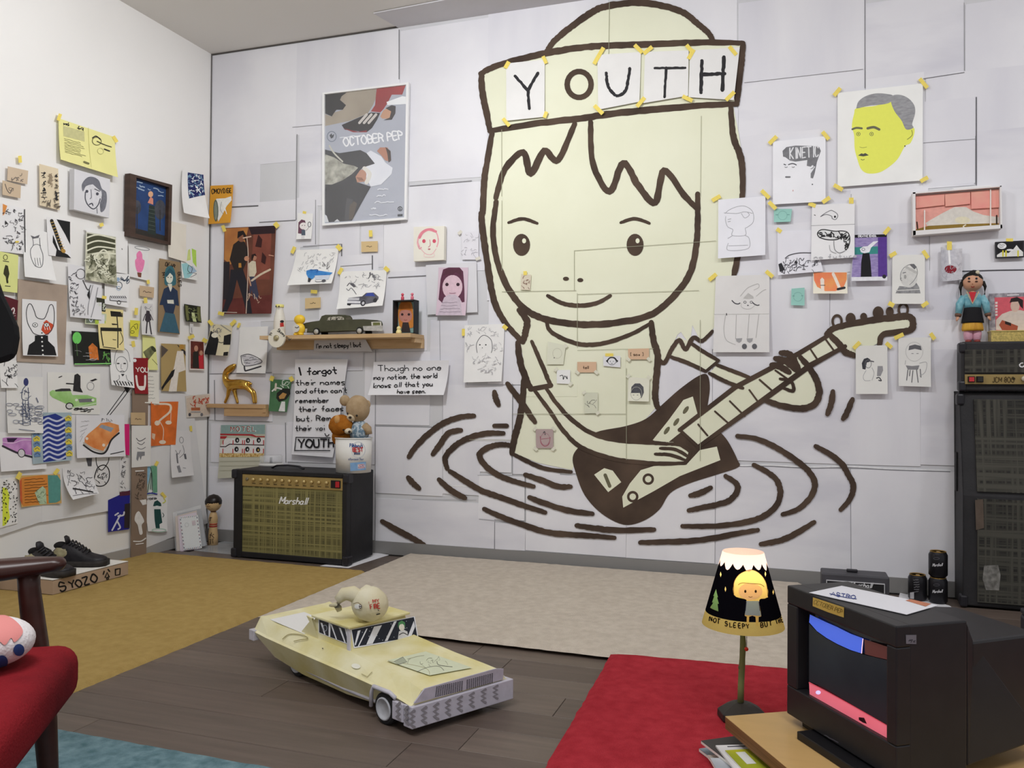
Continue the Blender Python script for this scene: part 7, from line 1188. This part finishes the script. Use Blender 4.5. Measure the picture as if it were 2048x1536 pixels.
# shade: yellow hem, ink-black night sky with the figures left translucent, pink scalloped top
zz=lambda t:zb+(zt-zb)*t; rr=lambda t:rb_+(rt_-rb_)*t; f0=math.atan2(CAM.y-sc.y,CAM.x-sc.x); D3=TR(1380,1080,3.842); t_=tmat
K=Cone((sc.x,sc.y,0),rb_,zb,(rt_-rb_)/(zt-zb))
def S3(p,o=0.0): return V((sc.x+(rr(p[1])+o)*math.cos(f0+p[0]),sc.y+(rr(p[1])+o)*math.sin(f0+p[0]),zz(p[1])))
def uv(q):
    h=K.hit(*q); a=math.atan2(h.y-sc.y,h.x-sc.x)-f0; a=(a+math.pi)%(2*math.pi)-math.pi; return (a,(h.z-zb)/(zt-zb))
def patch(name,outer,holes,m,par,o=0.0):
    ccw=lambda L: L if sum(L[i-1][0]*L[i][1]-L[i][0]*L[i-1][1] for i in range(len(L)))>0 else L[::-1]
    LL=[ccw(L) for L in [outer]+holes]; pts=[tuple(p) for L in LL for p in L]; ix=[];n0=0
    for L in LL: ix.append(list(range(n0,n0+len(L)))); n0+=len(L)
    R_=delaunay_2d_cdt([V((x,y*1.5)) for x,y in pts],[],ix,1,1e-6); pts=[(q.x,q.y/1.5) for q in R_[0]]; t=[tuple(f) for f,o_ in zip(R_[2],R_[5]) if list(o_)==[0]]
    out=[];st_=t; mids={}
    while st_:
        tr=st_.pop(); L,i=max((math.hypot(pts[tr[i]][0]-pts[tr[(i+1)%3]][0],0),i) for i in range(3))
        if L<.16: out.append(tr); continue
        a,b_,c=tr[i],tr[(i+1)%3],tr[(i+2)%3]; ke=(min(a,b_),max(a,b_))
        if ke not in mids: mids[ke]=len(pts); pts.append(((pts[a][0]+pts[b_][0])/2,(pts[a][1]+pts[b_][1])/2))
        mm=mids[ke]; st_+=[(a,mm,c),(mm,b_,c)]
    bb=MB(); bb.add([S3(p,o) for p in pts],out,m,True); return bb.build(name,par)
def band(name,t0,t1,m,par=None): return patch(name,[(-math.pi,t0)]+[(-math.pi+2*math.pi*i/40,t0) for i in range(1,41)]+[(math.pi-2*math.pi*i/40,t1) for i in range(41)],[],m,par or T)
hem=band('shade_hem',0,.17,t_('#efdf86'))
sc_=[]; N_=14   # scalloped lower edge of the pink top, all round
for i in range(N_):
    for j in range(6): a=-math.pi+2*math.pi*(i+j/6)/N_; sc_.append((a,.88-.095*math.sin(math.pi*j/6)*(1 if i%2 else .75)))
sc_.append((math.pi,.88)); top=patch('shade_top',sc_+[(math.pi-2*math.pi*i/40,1.0) for i in range(41)],[],t_('#f3d3c4'),T)
hair=smoothpts(D3(335,420,335,330,370,270,430,235,490,230,550,270,590,340,600,440,545,452,532,480,548,585,528,590,526,655,505,655,503,590,455,590,455,655,435,655,436,588,420,580,436,480,425,455,380,445),2,True)
tree=D3(200,375,215,440,208,440,222,490,212,490,218,548,155,520,178,480,168,480,185,430,178,430); stars=[D3(x,y-22,x+7,y,x,y+22,x-7,y) for x,y in((272,378),(580,262),(235,265),(640,400))]
figs=[[uv(q) for q in L] for L in [hair,tree]+stars]
wall=patch('shade_wall',[(-math.pi+2*math.pi*i/40,.17) for i in range(41)]+[p for p in reversed(sc_)],figs,tmat('#0d0c11',.03),T)
cols=('#f2cf74','#86b572','#f6dc86','#f6dc86','#f6dc86','#f6dc86'); nm=('painted_girl','painted_tree','painted_star','painted_star','painted_star','painted_star')
for L,c,n_ in zip(figs,cols,nm): fg=patch(n_,L,[],t_(c),T,-.0004); gl=fg if n_=='painted_girl' else (gl if n_!='painted_girl' else fg)
A=Art(K,.0005); A.ell(*D3(465,395)[0],24,17,t_('#fbe3c4')); A.fill(D3(432,468,530,468,546,583,422,578),t_('#a9c3dc'))
for P in(D3(370,345,400,330,470,335,540,340,570,360),D3(337,420,337,330,372,270,430,237,490,232,550,272,588,340,598,436)): A.line(P,1.0,t_('#7d4a24',.1))
for x in(425,505): A.ell(*D3(x,395)[0],2.2,3,t_('#3c2a20',.1))
A.line(D3(450,435,465,440,480,435),1.1,t_('#7d4a34',.1)); A.line(D3(432,475,426,545),1.2,t_('#3a3a4a',.1)); A.line(D3(530,475,538,545),1.2,t_('#3a3a4a',.1)); A.build('figure_lines',gl)
A=Art(K,.0012)
for ch,x,y,an in(('N',148,622,8),('O',178,632,8),('T',206,640,8),('S',268,660,5),('L',304,668,3),('E',336,672,2),('E',372,675,0),('P',404,678,0),('Y',432,680,-1),('B',545,670,-5),('U',576,665,-6),('T',608,658,-7),('T',662,645,-12),('H',685,640,-14),('E',706,632,-16)): q=D3(x,y)[0]; A.text(ch,q[0],q[1],9,t_('#1c1712',.05),2,an,.62 if x<640 else .4)
A.build('lettering',hem)
b=MB(); bc=V((sc.x,sc.y,zz(.55))); b.ball(bc,(.022,.022,.03),mat('#fff1d8',.4,emit=4),14,10); b.build('bulb',T)
l=bpy.data.lights.new('lamp_bulb','POINT'); l.energy=.85; l.color=(1,.93,.82); l.shadow_soft_size=.03; lo=bpy.data.objects.new('lamp_bulb_light',l); COL.objects.link(lo); lo.location=bc+Z_*.035
# ================================================================ paper car on the floor
CF=floor_pt(824,1459,.02); CF.z=0; _rl=floor_pt(522,1292,.08); EB=(_rl-CF); EB.z=0; EB.normalize(); EW=V((-EB.y,EB.x,0)); EW=EW if EW.dot(RT)>0 else -EW; CW=.33
def cp_(b_,w_,z): return CF+EB*(b_-.12*w_*max(0,1-max(b_,0)/.35))+EW*w_+Z_*z
T=thing('paper_car','large cream yellow paper car model standing on the wooden floor','model car',cp_(.4,CW/2,0)); CY=mat('#d8cc8a',.75,col2='#eae4bf',scale=7,contrast=(.35,.65),bump=.25,bscale=25); CS=mat('#c9c6cf',.5,noise_amt=.1,scale=40,bump=.3,bscale=60)
st=[(.006,.05,.078,.113,.034),(.06,.046,.086,.12,.04),(.16,.03,.094,.1275,.045),(.33,.02,.1,.142,.045),(.56,.024,.106,.144,.042),(.72,.042,.112,.15,.036),(.80,.074,.118,.16,.03)]
vs=[];fs=[]
for b_,zb_,zm_,zt_,ins in st:
    for w_,z in((.035,zb_),(0,zm_),(.008,zm_+.004),(ins,zt_),(ins+.02,zt_-.002),(CW-ins-.02,zt_-.002),(CW-ins,zt_),(CW-.008,zm_+.004),(CW,zm_),(CW-.035,zb_)): vs.append(cp_(b_,w_,z))
n=10
for j in range(len(st)-1):
    for i in range(n): fs.append((j*n+i,j*n+(i+1)%n,(j+1)*n+(i+1)%n,(j+1)*n+i))
fs+=[tuple(range(n))[::-1],tuple(range((len(st)-1)*n,len(st)*n))]
b=MB(); b.add(vs,fs,CY); b.build('body',T)
b=MB(); b.hexa([cp_(.33,.05,.138),cp_(.33,.28,.138),cp_(.575,.28,.14),cp_(.575,.05,.14),cp_(.358,.062,.203),cp_(.358,.272,.203),cp_(.53,.272,.203),cp_(.53,.062,.203)],CY); b.build('cabin',T)
b=MB(); b.hexa([cp_(.345,.05,.202),cp_(.345,.284,.202),cp_(.54,.284,.202),cp_(.54,.05,.202),cp_(.345,.05,.209),cp_(.345,.284,.209),cp_(.54,.284,.209),cp_(.54,.05,.209)],CY); b.build('roof',T,bevel=.002)
def pl3(a,b_,c): n=(b_-a).cross(c-a); n=n if n.dot(CAM-a)>0 else -n; return Plane(a,n)
Z1=TR(480,1150,3.531); NV=mat('#20242f',.35); WHP=mat('#e3e4ea',.5)
A=Art(pl3(cp_(.33,.05,.138),cp_(.33,.28,.138),cp_(.358,.062,.203)),.0012); A.fill(Z1(780,385,1232,292,1258,440,802,518),WHP); A.fill(Z1(787,388,1226,298,1250,434,808,508),NV)
for p in((830,395,850,390,815,500,808,490),(890,380,900,378,838,505,828,507),(945,365,1000,355,935,485,890,492),(1085,330,1105,326,1040,465,1020,468),(1225,325,1235,365,1205,440,1180,442)): A.fill(Z1(*p),WHP)
A.fill(Z1(1120,400,1150,385,1180,400,1185,445,1112,455),'#d6d6d6'); A.ell(*Z1(1140,370)[0],5.5,7,'#e3e0d2'); A.fill(Z1(1112,375,1118,335,1140,322,1162,335,1165,370,1150,345,1125,350),'#4f8a56'); A.line(Z1(1120,425,1150,410,1182,425),1.6,INK)
rg=random.Random(3)
for i in range(22): q=quadpt(Z1(800,395,1220,305,1245,430,812,500),rg.random(),rg.random()); A.ell(*q,.8,.8,'#cfd3dc',n=6)
A.build('windscreen',T)
A=Art(pl3(cp_(.33,.05,.138),cp_(.575,.05,.14),cp_(.358,.062,.203)),.0012); A.fill(Z1(555,305,748,372,778,495,558,408),WHP); A.fill(Z1(562,315,628,338,628,432,562,405),NV); A.fill(Z1(642,342,742,378,768,485,640,438),NV)
for p in((570,335,585,340,608,425,598,420),(640,345,652,350,690,460,680,455),(700,370,715,375,750,478,740,475)): A.fill(Z1(*p),WHP)
A.ell(*Z1(603,375)[0],4,6,'#9aa0ac',ring=1.4); A.build('side_window',T)
b=MB(); q=[cp_(.332,.044,.125),cp_(.345,.044,.125),cp_(.365,.056,.203),cp_(.352,.056,.203)]; b.prism(q,EW*.006,CS); b.build('window_pillar',T)
b=MB(); b.prism([cp_(.60,.05,.140),cp_(.53,.046,.200),cp_(.56,.046,.203),cp_(.50,.05,.14)],EW*.006,CY); b.build('rear_pillar',T)
b=MB(); b.prism([cp_(.57,.045,.1445),cp_(.76,.04,.154),cp_(.76,.17,.154),cp_(.57,.17,.1445)],Z_*.001,mat('#e9e8e6',.7)); b.build('rear_paper',T)
# grille and bumpers
GP=pl3(cp_(.004,.05,.113),cp_(.004,.28,.113),cp_(.004,.05,.08)); b=MB(); b.prism([GP.hit(*p,.0) for p in Z1(1225,900,1300,800,1800,660,1855,660,1850,735,1230,905)],-EB*.004,mat('#b9b3bf',.6,noise_amt=.1,scale=50)); b.build('grille_panel',T)
for Qd in(Z1(1378,785,1570,742,1566,815,1368,860),Z1(1592,737,1782,688,1780,758,1590,808)):
    A=Art(GP,.0045)
    for j in range(7):
        for i in range(13):
            u0,u1,v0,v1=(i+.15)/13,(i+.8)/13,(j+.2)/7,(j+.75)/7; A.fill([quadpt(Qd,u0,v0),quadpt(Qd,u1,v0),quadpt(Qd,u1,v1),quadpt(Qd,u0,v1)],mat('#2b2a2e',.7)); A.e=0
    A.build('lattice',T,kind='stuff')
for x in(1300,1830):
    pass
def cb(b0,b1,w0,w1,z0,z1_,m,name,bev=.002,dz=0): 
    b=MB(); b.hexa([cp_(b0,w0,z0+dz),cp_(b0,w1,z0+dz),cp_(b1,w1,z0),cp_(b1,w0,z0),cp_(b0,w0,z1_),cp_(b0,w1,z1_),cp_(b1,w1,z1_),cp_(b1,w0,z1_)],m); return b.build(name,T,bevel=bev)
ZB=mat('#c3bfcb',.6,noise_amt=.06,scale=50); fb=cb(-.006,.03,-.004,.34,.022,.079,ZB,'front_bumper'); cb(.03,.075,-.006,.02,.03,.078,ZB,'bumper_return'); cb(.03,.07,.325,.345,.03,.078,ZB,'bumper_return')
FPn=pl3(cp_(-.006,0,0),cp_(-.006,.3,0),cp_(-.006,0,.05)); A=Art(FPn,.0008); ZG=mat('#8f8a90',.7)
for i in range(8):
    P=[]; x0=1215+i*84; y0=960-i*25.5; 
    for j in range(7): P.append((x0+(-14 if j%2 else 14),y0+j*(19-i*.6)))
    A.line(Z1(*[c for p in P for c in p]),6.5-.3*i,ZG,smooth=False)
A.build('zigzag_pattern',fb)
A=Art(Plane(cp_(0,-.006,0),-EW),.0008)
for i in range(2):
    P=[]; x0=1118+i*58; y0=905+i*26
    for j in range(7): P.append((x0+(-10 if j%2 else 10),y0+j*19))
    A.line(Z1(*[c for p in P for c in p]),6,ZG,smooth=False)
A.build('zigzag_pattern',fb)
cb(.785,.815,-.004,.05,.088,.122,CS,'rear_bumper'); cb(.79,.815,.05,.335,.092,.12,CS,'rear_bumper')
def wheel(bc_,w_,out):
    c=cp_(bc_,w_,.043); ax=(EB,Z_,-EW if out<0 else EW); b=MB(); b.lathe([(0,-.02),(.04,-.02),(.043,-.015),(.043,.008),(.038,.012),(0,.012)],c,mat('#232224',.8),28,ax,False); w2=b.build('wheel',T); b=MB(); b.lathe([(.031,.012),(.031,.015),(.027,.017),(.026,.014),(0,.016)],c,mat('#b9bac0',.45,noise_amt=.08,scale=60),24,ax); b.build('hubcap',w2)
for bc_,i_ in((.118,.012),(.62,.06)): wheel(bc_,i_,-1); wheel(bc_,CW-i_,1)
b=MB(); pth=[cp_(.175,.002,.035),cp_(.172,.0,.075),cp_(.16,-.002,.094),cp_(.09,-.002,.094),cp_(.066,-.002,.085)]; b.tube(pth,[.006]*5,CS,6); b.build('wheel_arch',T)
b=MB(); b.tube([cp_(.175,.028,.038),cp_(.35,.03,.036),cp_(.55,.032,.043)],[.005]*3,CS,6); b.build('sill_trim',T)
A=Art(pl3(cp_(.06,.1,.119),cp_(.32,.1,.1405),cp_(.06,.25,.119)),.0024); hq=Z1(1035,610,1310,545,1640,660,1340,715); A.fill(hq,mat('#d5dabd',.75,noise_amt=.04)); A.line(Z1(1045,612,1300,660,1340,712),.9,'#a09a72'); A.fill(Z1(1085,620,1150,585,1180,620,1120,638),'#a9ae98'); A.line(Z1(1085,620,1150,585,1180,620,1120,638),1,'#5f6258',closed=True,smooth=False); A.line(Z1(1250,690,1320,660,1400,650,1440,680),1,'#77786a'); A.line(Z1(1390,615,1400,640,1450,650,1500,655),1.2,'#66675a'); A.line(Z1(1180,600,1260,580,1300,575),1,'#a9a98c'); A.scrib([quadpt(hq,.2,.2),quadpt(hq,.9,.2),quadpt(hq,.9,.6),quadpt(hq,.3,.6)],10,'#a5a790',.9,3,(5,14),2); A.build('bonnet_drawing',T)
A=Art(pl3(cp_(.16,.008,.102),cp_(.56,.008,.118),cp_(.33,.045,.142)),.001); A.line(Z1(300,455,350,420,440,425,480,450,420,460,380,470),1.4,'#8f8452'); A.line(Z1(860,700,900,720,935,685),1.2,'#9a8f60',smooth=False); A.ell(*Z1(585,520)[0],1.6,1,INK); A.ell(*Z1(820,645)[0],9,5,mat('#eeecdc'),10); A.build('torn_patch',T)
# papier-mache head on the roof
hr=.054; hc=floor_pt(740,1208,.2105+hr*.93); T=thing('head_sculpture','cream papier-mache head with a curled arm and red lettering on the car roof','sculpture',V((hc.x,hc.y,.21))); PMh=mat('#e3dcc2',.8,col2='#d8cda6',scale=14,bump=.5,bscale=50)
b=MB(); b.ball(hc,(hr*1.02,hr,hr*.95),PMh,28,18,lump=.05,seed=5,fr=9); hd=b.build('head',T); k=depth(hc)/F
dh=depth(hc); b=MB(); b.tube([at(722,1197,dh),at(704,1187,dh),at(688,1188,dh),at(678,1199,dh),at(676,1214,dh),at(679,1222,dh)],[.022,.024,.02,.015,.011,.008],PMh,12); b.build('curled_arm',T)
b=MB(); b.tube([at(676,1208,dh),at(668,1210,dh+.01),at(660,1211,dh+.02)],[.007,.007,.004],PMh,8); b.build('thumb',T); b=MB(); b.ball(at(736,1180,dh+.005),(.024,.022,.014),PMh,14,8,lump=.3,seed=2); b.build('topknot',hd)
A=Art(Ball(hc,(hr*1.02,hr,hr*.95)),.003); RD=mat('#b8443a',.7); A.text('MY',*Z1(940,195)[0],6,RD,1.6,-8,.9); A.text('FIRE',*Z1(922,242)[0],9.5,RD,2.0,-7,.5,1.12,jit=.02); A.ell(*Z1(978,250)[0],1,1,INK); A.line(Z1(962,280,975,277,990,273),2,INK,smooth=False); A.ell(*Z1(832,222)[0],7,5,'#e9e8e2'); A.ell(*Z1(850,222)[0],3,4.4,'#4a3a38'); A.line(Z1(800,205,830,195,855,210),1.4,'#8a7a60'); A.ell(*Z1(910,195)[0],1,2.4,'#c9a08a'); A.build('face',hd)
# ================================================================ armchair, cushion, coat
SA=floor_pt(160,1291,.43); SB=floor_pt(40,1428,.43); ef=(SB-SA).normalized(); el=V((ef.y,-ef.x,0)); el=el if el.dot(RT)<0 else -el
T=thing('armchair','dark wood armchair with a stained red seat at the lower left','chair',V((SA.x,SA.y,0))+ef*.28+el*.28); RS=mat('#7d1c23',.95,col2='#3d1218',scale=4,contrast=(.5,.78),bump=.5,bscale=220,spec=.1); CWD=mat('#3a211c',.32,noise_amt=.2,scale=5,stretch=(1,1,8))
b=MB(); P=[SA+ef*a_+el*c_ for a_,c_ in((-.02,-.0),(.60,-.0),(.60,.58),(-.02,.58))]; b.hexa([V((q.x,q.y,.335)) for q in P]+[V((q.x,q.y,.435)) for q in P],RS); o=b.build('seat',T,bevel=.035); o.modifiers[0].segments=5
for f_ in o.data.polygons: f_.use_smooth=True
b=MB(); dd=depth(SA)+.045; b.tube([at(57,1140,dd),at(58,1175,dd),at(72,1288,dd),at(90,1440,dd),at(96,1536,dd),at(103,1690,dd)],[.02,.0195,.022,.021,.018,.013],CWD,14); b.build('leg',T)
for a_,c_ in((.52,.06),(.02,.54),(.52,.54)): q=SA+ef*a_+el*c_; b=MB(); b.tube([V((q.x,q.y,.0125)),V((q.x,q.y,.20)),V((q.x,q.y,.345))],[.014,.019,.022],CWD,12); b.build('leg',T)
b=MB(); b.tube([at(124,1128,dd-.01),at(117,1128,dd),at(60,1133,dd),at(0,1140,dd-.03),at(-120,1158,dd-.06),at(-260,1175,dd-.08)],[.008,.022,.03,.033,.033,.03],CWD,16,flat=.62); b.build('armrest',T)
q=SA+el*.54-ef*.02; b=MB(); b.box(SA+el*.60+ef*.28+Z_*.17,(.06,.60,.44),RS,(el,ef,Z_)); b.build('backrest',T,bevel=.02)
dc=depth(SA)-.14; cc=at(-16,1298,dc); cr=(.064,.064,.04); T=thing('cushion','pink and white cushion with navy dots resting on the red armchair seat','cushion',V((cc.x,cc.y,.437))); cc.z=.437+.041
b=MB(); b.ball(cc,cr,mat('#e0dadb',.95,bump=.5,scale=200,spec=.1),28,18); b.build('pad',T); A=Art(Ball(cc,cr),.0015)
A.fill([(-60,1240),(-30,1228),(10,1230),(34,1244),(46,1264),(30,1284),(22,1276),(10,1290),(-4,1282),(-20,1296),(-60,1296)],mat('#d98a86',.95),True)
for x,y,r_ in((38,1300,11),(4,1324,12),(-24,1312,11)): A.ell(x,y,r_,r_*1.1,mat('#2a3f78',.95))
A.build('printed_pattern',T)
dk=1.72; CO=mat('#0f0f11',.8,noise_amt=.2,scale=10); T=thing('black_coat','black coat bulging in from the left edge of the view','coat',at(-60,650,dk)); P=[at(x,y,dk) for x,y in((-150,520),(-20,548),(0,566),(9,592),(24,622),(38,655),(40,676),(36,700),(31,718),(14,724),(-20,732),(-150,800))]
b=MB(); b.prism(P,ray(10,650)*.16,CO); b.build('sleeve',T,bevel=.02)
pp=at(-120,650,dk+.08); T=thing('coat_stand','thin dark coat stand holding the black coat, just past the left edge','coat stand',V((pp.x,pp.y,0))); b=MB(); b.tube([V((pp.x,pp.y,.03)),V((pp.x,pp.y,.8)),V((pp.x,pp.y,1.5))],[.014]*3,CWD,10); b.build('pole',T); b=MB(); b.lathe([(0,0),(.14,0),(.14,.012),(.03,.03),(0,.03)],V((pp.x,pp.y,.0145)),CWD,20); b.build('base',T)
